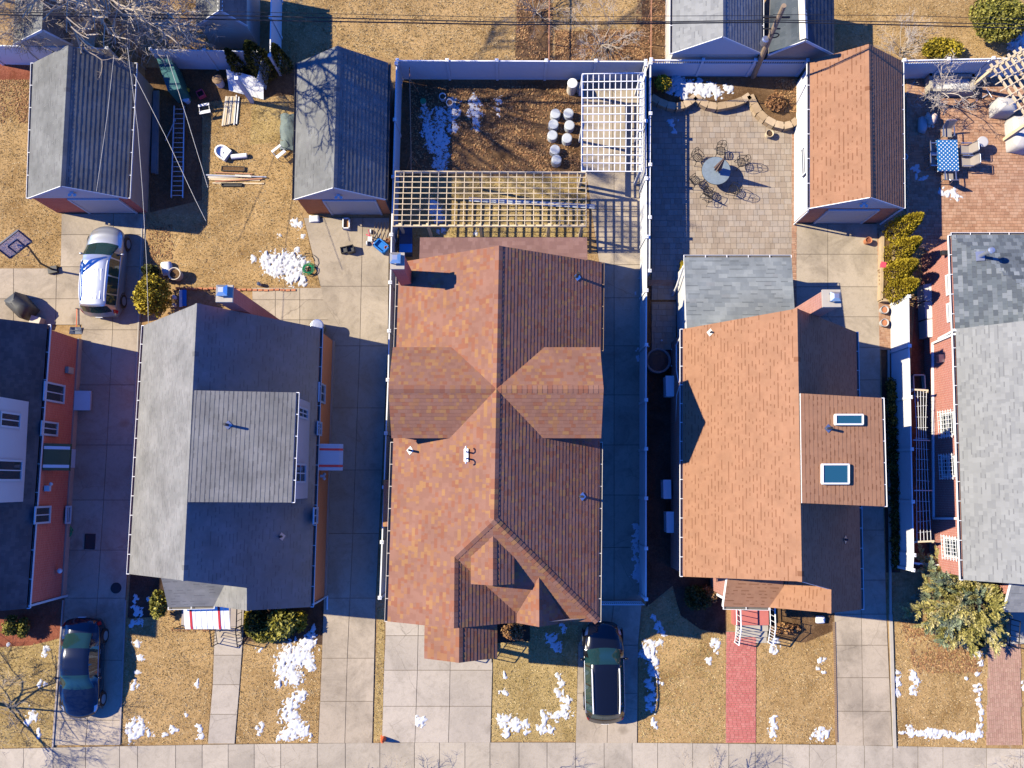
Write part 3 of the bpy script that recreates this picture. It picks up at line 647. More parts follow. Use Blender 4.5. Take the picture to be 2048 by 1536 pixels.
def window_x(parent, X, y0, y1, z0, z1, side, mun='v', frame='trim', glass='glass', depth=0.06, bars=False):
    """window in a wall of constant X; side=+1 faces +X"""
    s = side; f = MB(); t = 0.085
    xo = X + s * depth / 2
    f.box((xo, (y0 + y1) / 2, z0 - t / 2), (depth + .03, y1 - y0 + 2 * t, t)); f.box((xo, (y0 + y1) / 2, z1 + t / 2), (depth, y1 - y0 + 2 * t, t))
    f.box((xo, y0 - t / 2, (z0 + z1) / 2), (depth, t, z1 - z0)); f.box((xo, y1 + t / 2, (z0 + z1) / 2), (depth, t, z1 - z0))
    wo = part('window', f, MT[frame], parent)
    g_ = MB().box((X + s * 0.012, (y0 + y1) / 2, (z0 + z1) / 2), (0.02, y1 - y0, z1 - z0)); part('pane', g_, MT[glass], wo)
    m = MB()
    if mun in ('v', 'x'): m.box((X + s * 0.03, (y0 + y1) / 2, (z0 + z1) / 2), (0.03, 0.05, z1 - z0))
    if mun in ('h', 'x'): m.box((X + s * 0.032, (y0 + y1) / 2, (z0 + z1) / 2), (0.03, y1 - y0, 0.05))
    if m.v: part('muntin', m, MT[frame], wo)
    if bars:
        q = MB(); n = 6
        for i in range(n + 1): 
            yy = y0 - .12 + (y1 - y0 + .24) * i / n; q.tube([(X + s * .16, yy, z0 - .12), (X + s * .16, yy, z1 + .12)], 0.014, 5)
        for i in range(6):
            zz = z0 - .08 + (z1 - z0 + .16) * i / 5; q.tube([(X + s * .16, y0 - .2, zz), (X + s * .16, y1 + .2, zz)], 0.012, 5)
        for yy in (y0 - .15, y1 + .15): q.tube([(X, yy, z0), (X + s * .16, yy, z0)], .014, 5); q.tube([(X, yy, z1), (X + s * .16, yy, z1)], .014, 5)
        part('window_bars', q, MT['white'], wo)
    return wo
def win_px(parent, X, a, b, side, **k):
    """window between two photo points measured on the wall plane"""
    p = onX(a[0], a[1], X); q = onX(b[0], b[1], X)
    y0, y1 = sorted((p.y, q.y)); z0, z1 = sorted((p.z, q.z))
    return window_x(parent, X, y0 + .08, y1 - .08, z0 + .08, z1 - .08, side, **k)
def chimney(parent, rect, zt, zb, brick, cap_px=None, flue=True):
    x0, y0, x1, y1 = rect
    a = P(x0, y1, zt); b = P(x1, y0, zt); mb = MB().bb(a.x + .04, b.x - .04, a.y + .04, b.y - .04, zb, zt - 0.12)
    co = part('chimney', mb, MT[brick], parent)
    part('chimney_crown', MB().bb(a.x, b.x, a.y, b.y, zt - 0.12, zt), MT['concrete_cap'], co)
    if cap_px:
        c0 = P(cap_px[0], cap_px[3], zt + .25); c1 = P(cap_px[2], cap_px[1], zt + .25); cx, cy = (c0.x + c1.x) / 2, (c0.y + c1.y) / 2
        dx, dy = (c1.x - c0.x) / 2, (c1.y - c0.y) / 2; m = MB()
        for sx_ in (-1, 1):
            for sy_ in (-1, 1): m.bb(cx + sx_ * dx * .8 - .02, cx + sx_ * dx * .8 + .02, cy + sy_ * dy * .8 - .02, cy + sy_ * dy * .8 + .02, zt, zt + .2)
        m.add([(cx - dx, cy - dy, zt + .2), (cx + dx, cy - dy, zt + .2), (cx + dx, cy + dy, zt + .2), (cx - dx, cy + dy, zt + .2), (cx - dx * .45, cy - dy * .45, zt + .34), (cx + dx * .45, cy - dy * .45, zt + .34), (cx + dx * .45, cy + dy * .45, zt + .34), (cx - dx * .45, cy + dy * .45, zt + .34)],
              [(3, 2, 1, 0), (4, 5, 6, 7), (0, 1, 5, 4), (1, 2, 6, 5), (2, 3, 7, 6), (3, 0, 4, 7)])
        part('chimney_cap', m, MT['steel'], co)
    return co
def vent(parent, p, h=0.55, r=0.055, flash='metal', pipe='dark_lead', n=None):
    m = MB().box(p + V(0, 0, 0.03), (0.26, 0.26, 0.02), ry=0)
    if n is not None:
        m = MB(); u = n.orthogonal().normalized(); w_ = n.cross(u); m.slab([p + (u + w_) * .13 + n * .035, p + (u - w_) * .13 + n * .035, p - (u + w_) * .13 + n * .035, p - (u - w_) * .13 + n * .035], 0.012)
    fo = part('vent_flashing', m, MT[flash], parent)
    part('vent_pipe', MB().tube([p - V(0, 0, .05), p + V(0, 0, h)], r, 10), MT[pipe], fo)
def inset_y(a, d): return a
# ---------------------------------------------------------------- house 1 (far left)
e0, e1 = P(95, 649, 3.2), P(53, 1217, 3.2); HR = 7.4; hw = 4.05
r0, r1 = V(e0.x - hw, e0.y, HR), V(e1.x - hw, e1.y, HR); f0, f1 = V(e0.x - 2 * hw, e0.y, 3.2), V(e1.x - 2 * hw, e1.y, 3.2)
h1 = thing('house', 'red brick house with a white clapboard dormer, green side awning and dark roof', 'house', (e0.x - hw, (e0.y + e1.y) / 2, 0))
WX = e0.x + 0.02
walls(h1, [(WX, e0.y - .2, 3.15), (r0.x, e0.y - .2, HR - .12), (f0.x + .3, e0.y - .2, 3.2), (f1.x + .3, e1.y + .2, 3.2), (r1.x, e1.y + .2, HR - .12), (WX - .1, e1.y + .2, 3.15)], 'brick1')
part('foundation', MB().add([(WX + .0, e0.y - .18, 0), (WX + .07, e0.y - .18, 0), (WX - .02, e1.y + .2, 0), (WX - .09, e1.y + .2, 0), (WX, e0.y - .18, .42), (WX + .07, e0.y - .18, .42), (WX - .02, e1.y + .2, .42), (WX - .09, e1.y + .2, .42)], [(4, 7, 6, 5), (1, 5, 6, 2), (0, 1, 5, 4), (3, 7, 6, 2)]), MT['found'], h1)
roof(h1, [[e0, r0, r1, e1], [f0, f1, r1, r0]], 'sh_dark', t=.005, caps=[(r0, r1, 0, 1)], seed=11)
gutter(h1, e0, e1, (1, 0, 0), hang=1.2)
# dormer
DX = e0.x - 0.42; d0 = onX(73, 806, DX); d1 = onX(57, 1003, DX); zt = 6.15
dm = part('dormer', MB().add([(DX, d0.y, 3.55), (DX, d1.y, 3.55), (DX, d1.y, zt), (DX, d0.y, zt), (DX - 3.4, d0.y, 6.9), (DX - 3.4, d1.y, 6.9)], [(0, 3, 2, 1), (0, 4, 3), (1, 2, 5)]), MT['siding'], h1)
dr = MB().slab([V(DX + .18, d0.y + .15, zt + .05), V(DX - 3.5, d0.y + .15, 7.25), V(DX - 3.5, d1.y - .15, 7.25), V(DX + .18, d1.y - .15, zt + .05)], .1); part('dormer_roof', dr, MT['sh_grey'], dm)
win_px(h1, DX, (0, 822), (38, 858), 1); win_px(h1, DX, (-12, 918), (41, 962), 1)
for a, b_ in (((88, 762), (126, 808)), ((82, 841), (113, 873)), ((69, 1013), (98, 1046))): win_px(h1, WX, a, b_, 1)
for a, b_ in (((131.5, 1012), (139, 1047)),): win_px(h1, WX + .05, a, b_, 1, mun='h')
a0 = onX(86, 886, WX); a1 = onX(86, 941, WX); zt_ = 2.75
aw = MB(); aw.slab([V(WX, a0.y, zt_ + .15), V(WX + .85, a0.y, zt_ - .55), V(WX + .85, a1.y, zt_ - .55), V(WX, a1.y, zt_ + .15)], .03)
aw.quad(V(WX + .85, a0.y, zt_ - .55), V(WX + .85, a1.y, zt_ - .55), V(WX + .85, a1.y, zt_ - .7), V(WX + .85, a0.y, zt_ - .7))
ao = part('awning', aw, M_plain('dark_green_awning', (0.012, 0.055, 0.035), 0.45, var=.2), h1, label='dark green metal awning with two white stripes')
for q in (0.16, 0.84):
    st = MB(); yy = a0.y + (a1.y - a0.y) * q; st.slab([V(WX, yy + .07, zt_ + .158), V(WX + .85, yy + .07, zt_ - .542), V(WX + .85, yy - .07, zt_ - .542), V(WX, yy - .07, zt_ + .158)], .004)
    part('stripe', st, MT['white'], ao)
part('side_door', MB().box((WX + .02, (a0.y + a1.y) / 2, 1.1), (.06, .9, 2.1)), MT['white'], h1)
b0 = onX(150, 783, WX); part('bulkhead_cover', MB().box((WX + .38, onX(160, 803, WX).y, .32), (.75, .95, .12), ry=.15).box((WX + .36, onX(160, 803, WX).y, .15), (.66, .85, .3)), MT['trim'], h1)
part('meter_box', MB().box((WX + .1, onX(152, 745, WX).y, 1.2), (.16, .3, .5)), MT['concrete_cap'], h1)
part('wall_light', MB().box((WX + .12, onX(80, 977, WX).y, 2.6), (.24, .26, .16)).lathe([(.06, 0), (.09, .1), (.05, .16)], (WX + .2, onX(80, 977, WX).y + .2, 2.4), 8), MT['trim'], h1)
part('globe_light', MB().lathe([(.05, 0), (.11, .06), (.12, .14), (.06, .22)], (WX + .14, onX(117, 1141, WX).y, 1.0), 10), MT['white'], h1)
part('rake_trim', MB().bar((WX + .05, e1.y + .18, 0.1), (e1.x + .05, e1.y + .1, 3.1), .09, .09), MT['trim'], h1)
# ---------------------------------------------------------------- cape houses with a street-side ell (2 and 4)
def cape(label, L0, L1, R0, R1, K0, K1, he, hr, ell, valley, porch_lb, porch_lt, dorm, mat, brick, dorm_wall, seed, tab=.2):
    a, b_, c, d = P(*L0, he), P(*L1, he), P(*R0, he), P(*R1, he); k0, k1 = P(*K0, hr), P(*K1, hr)
    h = thing('house', label, 'house', ((a.x + c.x) / 2, (a.y + b_.y) / 2, 0))
    PR = plane(k0, k1, c); slope = (hr - he) / (c.x - k0.x)
    d = on(*R1, PR); c = on(*R0, PR)
    A, B = on(*ell[0], PR), on(*ell[1], PR)
    PB = plane(A, B, B + V(-1, 0, -slope))
    vt, vb = on(*valley[0], PB), on(*valley[1], PB)
    lb = P(*porch_lb, vb.z); PA = plane(vb, vt, lb); lt = on(*porch_lt, PA)
    ext = lambda p, pl: V(p.x, p.y + .7, p.z - .7 * pl[1].y / pl[1].z)   # run the lower roofs back under the main eave
    faces = [[a, k0, k1, b_], [c, d, B, A, k1, k0], [A, B, vb, vt, ext(vt, PB)], [ext(lt, PA), ext(vt, PA), vt, vb, lb]]
    roof(h, faces, mat, course=0.17, tab=tab, t=.005, caps=[(k0, k1, 0, 1), (A, B, 1, 2)], seed=seed)
    gutter(h, a, b_, (-1, 0, 0)); gutter(h, c, d, (1, 0, 0)); gutter(h, lb, vb, (0, -1, 0))
    ov = 0.12
    walls(h, [(a.x + .02, a.y - ov, he - .02), (k0.x, k0.y - ov, hr - .13), (c.x + .0, c.y - ov, he - .02), (d.x + .0, d.y + ov, he - .02), (B.x, B.y + ov, B.z - .13), (2 * B.x - d.x, B.y + ov, he - .3), (2 * B.x - d.x, k1.y + ov, he + .4), (k1.x, k1.y + ov, hr - .13), (b_.x + .02, b_.y + ov, he - .02)], brick)
    part('foundation', MB().add([(c.x, c.y - .1, 0), (c.x + .06, c.y - .1, 0), (d.x + .06, d.y + .1, 0), (d.x, d.y + .1, 0), (c.x, c.y - .1, .35), (c.x + .06, c.y - .1, .35), (d.x + .06, d.y + .1, .35), (d.x, d.y + .1, .35)], [(4, 7, 6, 5), (1, 5, 6, 2), (0, 1, 5, 4), (3, 7, 6, 2)]), MT['found'], h)
    # shed dormer
    (t0, t1), (s0, s1), zd = dorm
    q0, q1 = on(*t0, plane(k0, k1, k0 + V(0, 0, 0) + V(1, 0, -.001))), on(*t1, plane(k0, k1, k0 + V(1, 0, -.001)))
    p0, p1 = P(*s0, zd), P(*s1, zd); up = V(0, 0, .06)
    top = [q0 + up, p0, p1, q1 + up]
    # keep the shed roof planar
    PD = plane(q0 + up, q1 + up, p0); top[2] = V(p1.x, p1.y, 0); top[2].z = PD[0].z - ((p1.x - PD[0].x) * PD[1].x + (p1.y - PD[0].y) * PD[1].y) / PD[1].z
    X = p0.x - .16
    zb = lambda x: hr - slope * (x - k0.x)
    y0, y1 = max(p0.y, p1.y) - .12, min(p0.y, p1.y) + .12
    dz = p0.z - .12
    dw = part('dormer', MB().add([(X, y0, zb(X) - .1), (X - .0, y1, zb(X) - .1), (X, y1, dz), (X, y0, dz), (k0.x + .3, y0, zb(k0.x + .3) - .1), (k0.x + .3, y1, zb(k0.x + .3) - .1), (k0.x + .3, y0, hr - .1), (k0.x + .3, y1, hr - .1)], [(0, 1, 2, 3), (0, 3, 6, 4), (1, 5, 7, 2)]), MT[dorm_wall], h)
    dk = part('dormer_roof', MB().slab(top, .12, up=-.004), MT['trim'], dw)
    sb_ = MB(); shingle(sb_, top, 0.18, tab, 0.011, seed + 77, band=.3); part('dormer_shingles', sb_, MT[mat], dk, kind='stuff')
    gutter(h, p0, top[2], (1, 0, 0))
    return dict(h=h, X=c.x, XL=a.x + .02, DX=X, PL=plane(a, k0, k1), PR=PR, PD=plane(*top[:3]), lb=lb, vb=vb, a=a, b=b_, c=c, d=d, k0=k0, k1=k1, B=B)
c2 = cape('orange brick house with a grey roof and a grey shed dormer of two windows', (288, 651), (258, 1148), (640, 656), (621, 1214), (394.5, 606.6), (367, 1161), 3.2, 7.5, ((494, 1176), (494, 1221)), ((448, 1172), (428, 1212)), (336, 1214), (324, 1157), (((390, 781), (377, 1004)), ((592, 785), (583, 1005)), 6.75), 'sh_grey2', 'brick2', 'siding_pink', 21)
h2 = c2['h']
win_px(h2, c2['DX'], (596, 812), (613, 840), 1, mun='x'); win_px(h2, c2['DX'], (590, 926), (609, 966), 1, mun='x')
for a, b_ in (((637, 764), (648, 808)), ((634, 842), (641, 872)), ((626, 1015), (633, 1047))): win_px(h2, c2['X'] , a, b_, 1)
X2 = c2['X'] - .03; y0 = onX(640, 888, X2).y; y1 = onX(640, 941, X2).y
def awning(parent, c0, ux, uy, wd, dp, zt, drop, ribs, name='awning', label=None):
    """striped metal awning: c0 wall corner, ux along wall, uy outward"""
    c0 = Vector(c0); ux = Vector(ux); uy = Vector(uy); m = MB(); n = ribs
    prof = [(0, 0), (dp * .85, -drop * .75), (dp, -drop)]
    for (s0, z0), (s1, z1) in zip(prof, prof[1:]):
        for i in range(n):
            a_ = i / n; b2 = (i + 1) / n - .12 / n; lift = .012 if i % 2 else 0
            m.quad(c0 + ux * wd * a_ + uy * s0 + V(0, 0, zt + z0 + lift), c0 + ux * wd * a_ + uy * s1 + V(0, 0, zt + z1 + lift), c0 + ux * wd * (i + 1) / n + uy * s1 + V(0, 0, zt + z1 + lift), c0 + ux * wd * (i + 1) / n + uy * s0 + V(0, 0, zt + z0 + lift))
    ao = part(name, m, MT['white'], parent, label=label)
    for q in (0.13, 0.75):
        s = MB()
        for (s0, z0), (s1, z1) in zip(prof, prof[1:]):
            s.quad(c0 + ux * wd * q + uy * s0 + V(0, 0, zt + z0 + .02), c0 + ux * wd * q + uy * s1 + V(0, 0, zt + z1 + .02), c0 + ux * (wd * q + .1) + uy * s1 + V(0, 0, zt + z1 + .02), c0 + ux * (wd * q + .1) + uy * s0 + V(0, 0, zt + z0 + .02))
        part('red_stripe', s, MT['red'], ao)
    for q in (0.02, .98): fr = MB(); fr.tube([c0 + ux * wd * q + V(0, 0, zt - drop), c0 + ux * wd * q + uy * dp + V(0, 0, zt - drop)], .015, 5); part('awning_bracket', fr, MT['trim'], ao)
    return ao
awning(h2, (X2, y1, 0), (0, 1, 0), (1, 0, 0), y0 - y1, 1.05, 2.75, .45, 18, label='white metal side awning with two red stripes')
part('side_door', MB().box((X2 + .05, (y0 + y1) / 2, 1.15), (.06, .9, 2.1)), MT['white'], h2)
part('wall_lamps', MB().box((X2 + .1, onX(638, 952, X2).y, 2.2), (.2, .12, .14)).lathe([(.05, 0), (.08, .1), (.04, .18)], (X2 + .16, onX(638, 948, X2).y, 2.0), 8).lathe([(.05, 0), (.08, .1), (.04, .18)], (X2 + .16, onX(638, 957, X2).y, 2.0), 8), MT['white'], h2)
part('downspout', MB().tube([c2['d'] + V(.08, .1, -.1), c2['d'] + V(.12, .1, -1.4), c2['d'] + V(.1, .1, -3.1), c2['d'] + V(.1, -.55, -3.12)], .045, 6), MT['white'], h2)
chimney(h2, (431, 570, 466, 604), 8.2, 0, 'brick1', (431, 569, 454, 591))
vent(h2, on(456, 850, c2['PD']), .5, n=c2['PD'][1]); vent(h2, on(563, 1073, c2['PR']), .3, n=c2['PR'][1])
lb, vb = c2['lb'], c2['vb']
pf = onY(336, 1214, lb.y).y
# porch of house 2: landing, awning, posts
pl = P(370, 1232); pr = P(492, 1250)
part('porch_landing', MB().bb(pl.x, pr.x, pr.y, lb.y + 1.2, 0, .45), MT['found'], h2)
for k in range(3): part('step', MB().bb(P(440, 1250).x, P(486, 1250).x, pr.y - .28 * (k + 1), pr.y - .28 * k, 0, .45 - .15 * (k + 1) + .004), MT['conc'], h2)
c_ = P(368, 1217, 2.5)
awning(h2, (P(368, 1217, 2.5).x, c_.y + .1, 0), (1, 0, 0), (0, -1, 0), P(459, 1217, 2.5).x - c_.x, 1.05, 2.6, .35, 16, label='white metal porch awning with two red stripes')
part('porch_wall', MB().bb(lb.x + .15, vb.x + .6, lb.y + .3, lb.y + .45, 0, lb.z), MT['brick2'], h2)
def railing(parent, pts, h=0.9, n=7, mat='black', r=0.018, name='railing'):
    m = MB(); pts = [Vector(p) for p in pts]
    for a, b_ in zip(pts, pts[1:]):
        up = V(0, 0, h); m.tube([a + up, b_ + up], r * 1.4, 6); m.tube([a + V(0, 0, .12), b_ + V(0, 0, .12)], r, 5)
        for i in range(n + 1):
            q = a + (b_ - a) * (i / n); m.tube([q + V(0, 0, -.02 if i in (0, n) else .12), q + up], r * (1.4 if i in (0, n) else .8), 5)
    return part(name, m, MT[mat], parent)
railing(h2, [V(pr.x - .05, lb.y + 1.0, .45), V(pr.x - .05, pr.y + .05, .45)]); railing(h2, [V(pl.x + .05, pr.y + .05, .45), V(P(438, 1250).x, pr.y + .05, .45), V(P(438, 1250).x, pr.y - .85, 0.02)], n=6)
railing(h2, [V(P(488, 1250).x, pr.y + .05, .45), V(P(488, 1250).x, pr.y - .85, 0.02)], n=5)
# ---- house 4
c4 = cape('house with a tan orange roof, two skylights and an orange shed dormer', (1366, 658), (1366, 1153), (1712, 664), (1723, 1219), (1594, 617), (1603.5, 1163), 3.2, 7.2, ((1662, 1179), (1662, 1226)), ((1566, 1175), (1538, 1215)), (1447, 1213), (1456, 1159), (((1600, 787), (1603, 1006)), ((1763, 796), (1769, 1013)), 6.75), 'sh_orange', 'brick4', 'siding', 41, .15)
h4 = c4['h']
chimney(h4, (1646, 579, 1681, 614), 8.0, 0, 'brick4', (1662, 583, 1682, 602))
def skylight(parent, a, b_, pl):
    n = pl[1]; q = [on(a[0], a[1], pl), on(b_[0], a[1], pl), on(b_[0], b_[1], pl), on(a[0], b_[1], pl)]; c = sum(q, V(0, 0, 0)) / 4
    m = MB(); 
    for i in range(4):
        p, s = q[i] + n * .08, q[(i + 1) % 4] + n * .08; m.bar(p, s, .07, .2)
    so = part('skylight', m, MT['trim'], parent); part('pane', MB().slab([c + (p - c) * .95 + n * .14 for p in q], .02), MT['skylight'], so)
skylight(h4, (1668, 830), (1722, 849), c4['PD']); skylight(h4, (1642, 929), (1694, 967), c4['PD'])
vent(h4, on(1656, 857, c4['PD']), .45, pipe='dark_lead', n=c4['PD'][1]); vent(h4, on(1690, 1079, c4['PR']), .25, n=c4['PR'][1]); vent(h4, on(1421, 665, c4['PL']), .22, r=.04, n=c4['PL'][1])
XL4 = c4['XL']
for a, b_ in (((1353, 835), (1362, 868)), ((1353, 915), (1362, 948)), ((1353, 1075), (1362, 1108))): win_px(h4, XL4, a, b_, -1, mun='v')
def ac_pipe(parent, X, side, pts): part('line_cover', MB().tube([onX(a, b_, X + side * .06) for a, b_ in pts], .035, 6), MT['white'], parent)
for pts in (((1363, 670), (1353, 690), (1353, 740), (1358, 765)), ((1363, 760), (1354, 790), (1353, 830), (1352, 1000)), ((1363, 998), (1356, 1000), (1355, 1050), (1352, 1062))): ac_pipe(h4, XL4, -1, pts)
# porch of house 4
lb, vb = c4['lb'], c4['vb']
part('porch_wall', MB().bb(lb.x + .25, vb.x + .9, lb.y + .9, lb.y + 1.05, 0, lb.z + .3), MT['brick4'], h4)
part('porch_side_wall', MB().bb(lb.x + .2, lb.x + .34, lb.y + .35, lb.y + 1.9, 0, lb.z - .05), MT['brick4'], h4)
part('porch_fascia', MB().bar(lb + V(-.02, 0, -.08), P(1456, 1159, lb.z + .3) + V(-.05, 0, -.08), .05, .18), MT['white'], h4)
la, lz = P(1462, 1228), P(1536, 1250)
part('porch_landing', MB().bb(la.x, lz.x - .1, P(1500, 1247).y, lb.y + 1.0, 0, .51), MT['paver_red'], h4)
yb = P(1500, 1247).y
for k in range(3): part('step', MB().bb(P(1470, 1250).x, lz.x - .1, yb - .3 * (k + 1), yb - .3 * k, 0, .51 - .17 * (k + 1) + .17 - .13), MT['concrete_cap'], h4)
for xx in (P(1467, 1250).x, lz.x - .06): railing(h4, [V(xx, lb.y + .3, .51), V(xx, yb, .51), V(xx, yb - .85, .03)], .92, 6, 'white', .022)
part('porch_column', MB().bb(lb.x + .35, lb.x + .47, lb.y + .12, lb.y + .24, 0.5, lb.z - .12), MT['white'], h4)
# grey roofed rear extension of house 4
q = [P(1368, 515, 2.9), P(1583, 516, 2.9), P(1590, 640, 3.05), P(1371, 672, 3.05)]
q[0].y = q[1].y = P(1475, 515, 2.9).y; yS = c4['a'].y - .25; q[2] = V(q[1].x, yS, 3.15); q[3] = V(q[0].x, yS, 3.15)
roof(h4, [q], 'sh_bluegrey', course=.2, tab=.4, t=.006, seed=43)
walls(h4, [(q[0].x + .15, q[0].y - .15, 2.8), (q[1].x - .15, q[1].y - .15, 2.8), (q[1].x - .15, yS, 2.9), (q[0].x + .15, yS, 2.9)], 'siding', name='extension_wall')
gutter(h4, q[0], q[1], (0, 1, 0)); part('downspout', MB().tube([q[0] + V(-.02, -.4, -.1), V(q[0].x - .05, q[0].y - 1.0, 1.2), V(q[0].x - .05, q[0].y - 1.2, .1)], .05, 6), MT['white'], h4)
# ---------------------------------------------------------------- house 3 (centre)
he, hr = 5.6, 8.3
k0, k1 = P(998, 489, hr), P(988, 1040, hr)
rr0, br = P(1203, 527, he), P(1196, 1243, he)
YN = rr0.y; YF = br.y
k0.y = YN = (YN + k0.y) / 2; rr0.y = YN; l0 = V(P(798, 560, he).x, YN, he); fl = V(P(775, 1243, he).x, YF, he)
PLh = plane(l0, k0, k1); PRh = plane(rr0, k0, k1)
h3 = thing('house', 'large centre house with a multicoloured red shingle cross gable roof', 'house', (-.7, (YN + YF) / 2, 0))
fl = on(775, 1243, PLh); fl.y = YF; br = on(1196, 1243, PRh); br.y = YF
E0 = on(909, 1114, PLh); E1 = V(E0.x, YF, E0.z); sl = .6
PS = plane(k1, E0, br); PE = plane(E0, E1, E1 + V(1, 0, -sl))
dv = PS[1].cross(PE[1]).normalized(); dv = dv if dv.z < 0 else -dv
G_ = E0 + dv * ((he + .05 - E0.z) / dv.z)
F_ = on(1016, 1247, PE); F_ = V(G_.x + .0, YF, E1.z - sl * (G_.x - E1.x))
zS = lambda x, y: PS[0].z - ((x - PS[0].x) * PS[1].x + (y - PS[0].y) * PS[1].y) / PS[1].z
zL = lambda x, y: PLh[0].z - ((x - PLh[0].x) * PLh[1].x + (y - PLh[0].y) * PLh[1].y) / PLh[1].z
zR = lambda x, y: PRh[0].z - ((x - PRh[0].x) * PRh[1].x + (y - PRh[0].y) * PRh[1].y) / PRh[1].z
def solve(fn, a, b):
    lo, hi = a, b; s = fn(lo) > 0
    for _ in range(40):
        m = (lo + hi) / 2
        if (fn(m) > 0) == s: lo = m
        else: hi = m
    return (lo + hi) / 2
faces = [[l0, k0, k1, E0, E1, fl], [k0, rr0, br, k1], [k1, E0, G_, br], [E0, E1, F_, G_] if (F_ - G_).length > .05 else [E0, E1, G_]]
caps = [(k0, k1, 0, 1), (br, k1, 1, 2), (E0, k1, 0, 2), (E1, E0, 0, 3)]
# cross gables
YC = P(992, 778, hr).y; kx = lambda y: k0.x + (k1.x - k0.x) * (k0.y - y) / (k0.y - k1.y)
CC = V(kx(YC), YC, hr)
xl, xr = P(782, 780, 7.5).x, P(1203, 780, 7.5).x
vN, vS = on(902, 695, PLh), on(901, 876, PLh); ze = (vN.z + vS.z) / 2; yN, yS = vN.y, vS.y
for X, fn in ((xl, zL), (xr, zR)):
    xv = solve(lambda x: fn(x, yN) - ze, X, CC.x); xw = solve(lambda x: fn(x, yS) - ze, X, CC.x); RE = V(X, YC, hr)
    faces.append([CC, RE, V(X, yN, ze), V(xv, yN, ze)]); faces.append([CC, RE, V(X, yS, ze), V(xw, yS, ze)])
    caps.append((RE, CC, len(faces) - 2, len(faces) - 1))
# little gable dormer on the front hip
D0 = on(986, 1073, PS); yf = P(984, 1171, D0.z).y; D1 = V(D0.x, yf, D0.z); dz = .52
for xe in (P(942, 1171, D0.z - dz).x, P(1028, 1171, D0.z - dz).x):
    yv = solve(lambda y: zS(xe, y) - (D0.z - dz), yf, D0.y + 2); faces.append([D0, D1, V(xe, yf, D0.z - dz), V(xe, yv, D0.z - dz)])
caps.append((D1, D0, len(faces) - 2, len(faces) - 1)); dxs = (P(942, 1171, D0.z - dz).x, P(1028, 1171, D0.z - dz).x)
# right front gable
T0 = on(1078, 1155, PS); T1 = V(T0.x, YF - .02, T0.z)
for xe in (P(1024, 1246, he + .1).x, P(1137, 1246, he + .1).x):
    faces.append([T0, T1, V(xe, YF - .02, zS(xe, YF) + .02)])
caps.append((T1, T0, len(faces) - 2, len(faces) - 1))
roof(h3, faces, 'sh_multi', course=.165, tab=.19, t=.012, caps=caps, seed=31)
# porch roof
pz = 4.0; pe0 = V(P(849, 1290, pz).x, YF + .1, pz); pe1 = V(pe0.x, P(849, 1317, pz).y, pz)
pp = plane(pe0, pe1, pe0 + V(1, 0, .58)); pk1 = on(918, 1319, pp); pk1.y = pe1.y; pk0 = V(pk1.x, YF + .1, pk1.z)
pr1 = V(P(994, 1322, pz - .05).x, pe1.y, pz - .1); pr0 = V(pr1.x, YF + .1, pr1.z)
roof(h3, [[pe0, pk0, pk1, pe1], [pk0, pr0, pr1, pk1]], 'sh_multi', t=.012, caps=[(pk1, pk0, 0, 1)], seed=33)
walls(h3, [(pe1.x + .2, pe1.y + .12, pz - .1), (pk1.x, pe1.y + .12, pk1.z - .14), (pr1.x - .2, pe1.y + .12, pz - .15), (pr1.x - .2, pe1.y + .25, pz - .15), (pk1.x, pe1.y + .25, pk1.z - .14), (pe1.x + .2, pe1.y + .25, pz - .1)], 'siding', z0=pz - .45, name='porch_gable')
for x in (pe1.x + .3, pr1.x - .3): part('porch_column', MB().bb(x - .09, x + .09, pe1.y + .15, pe1.y + .33, 0, pz - .4), MT['white'], h3)
part('porch_landing', MB().bb(pe1.x + .15, pr1.x - .15, pe1.y + .1, YF + .3, 0, .5), MT['found'], h3)
for k in range(3): part('step', MB().bb(pe1.x + 1.6, pr1.x - .3, pe1.y + .1 - .28 * (k + 1), pe1.y + .1 - .28 * k, 0, .5 - .15 * (k + 1) + .02), MT['conc_front'], h3)
for x in (pe1.x + 1.55, pr1.x - .28): railing(h3, [V(x, pe1.y + .1, .5), V(x, pe1.y - .75, .03)], .9, 5)
railing(h3, [V(pr1.x - .12, YF + .2, .5), V(pr1.x - .12, pe1.y + .15, .5)], .9, 9)
ins = .25
walls(h3, [(l0.x + ins, YN - .15, he + .05), (k0.x, YN - .15, hr - .15), (rr0.x - ins, YN - .15, he + .05), (br.x - ins, YF + .15, he + .05), (T1.x, YF + .12, T1.z - .15), (G_.x, YF + .15, he - .05), (E1.x, YF + .15, E1.z - .15), (fl.x + ins, YF + .15, he + .05)], 'siding_pink')
for X, s in ((xl, 1), (xr, -1)):
    walls(h3, [(X + s * .12, yN - .12, ze - .02), (X + s * .12, YC, hr - .14), (X + s * .12, yS + .12, ze - .02), (X + s * 1.6, yS + .12, ze - .02), (X + s * 1.6, YC, hr - .14), (X + s * 1.6, yN - .12, ze - .02)], 'siding_pink', z0=2.5, name='gable_wall')
zb_ = zS(D0.x, yf) - .5
walls(h3, [(dxs[0] + .12, yf + .1, D0.z - dz - .02), (D0.x, yf + .1, D0.z - .14), (dxs[1] - .12, yf + .1, D0.z - dz - .02), (dxs[1] - .12, yf + 1.6, D0.z - dz - .05), (dxs[0] + .12, yf + 1.6, D0.z - dz - .05)], 'siding', z0=zb_, name='dormer_wall')
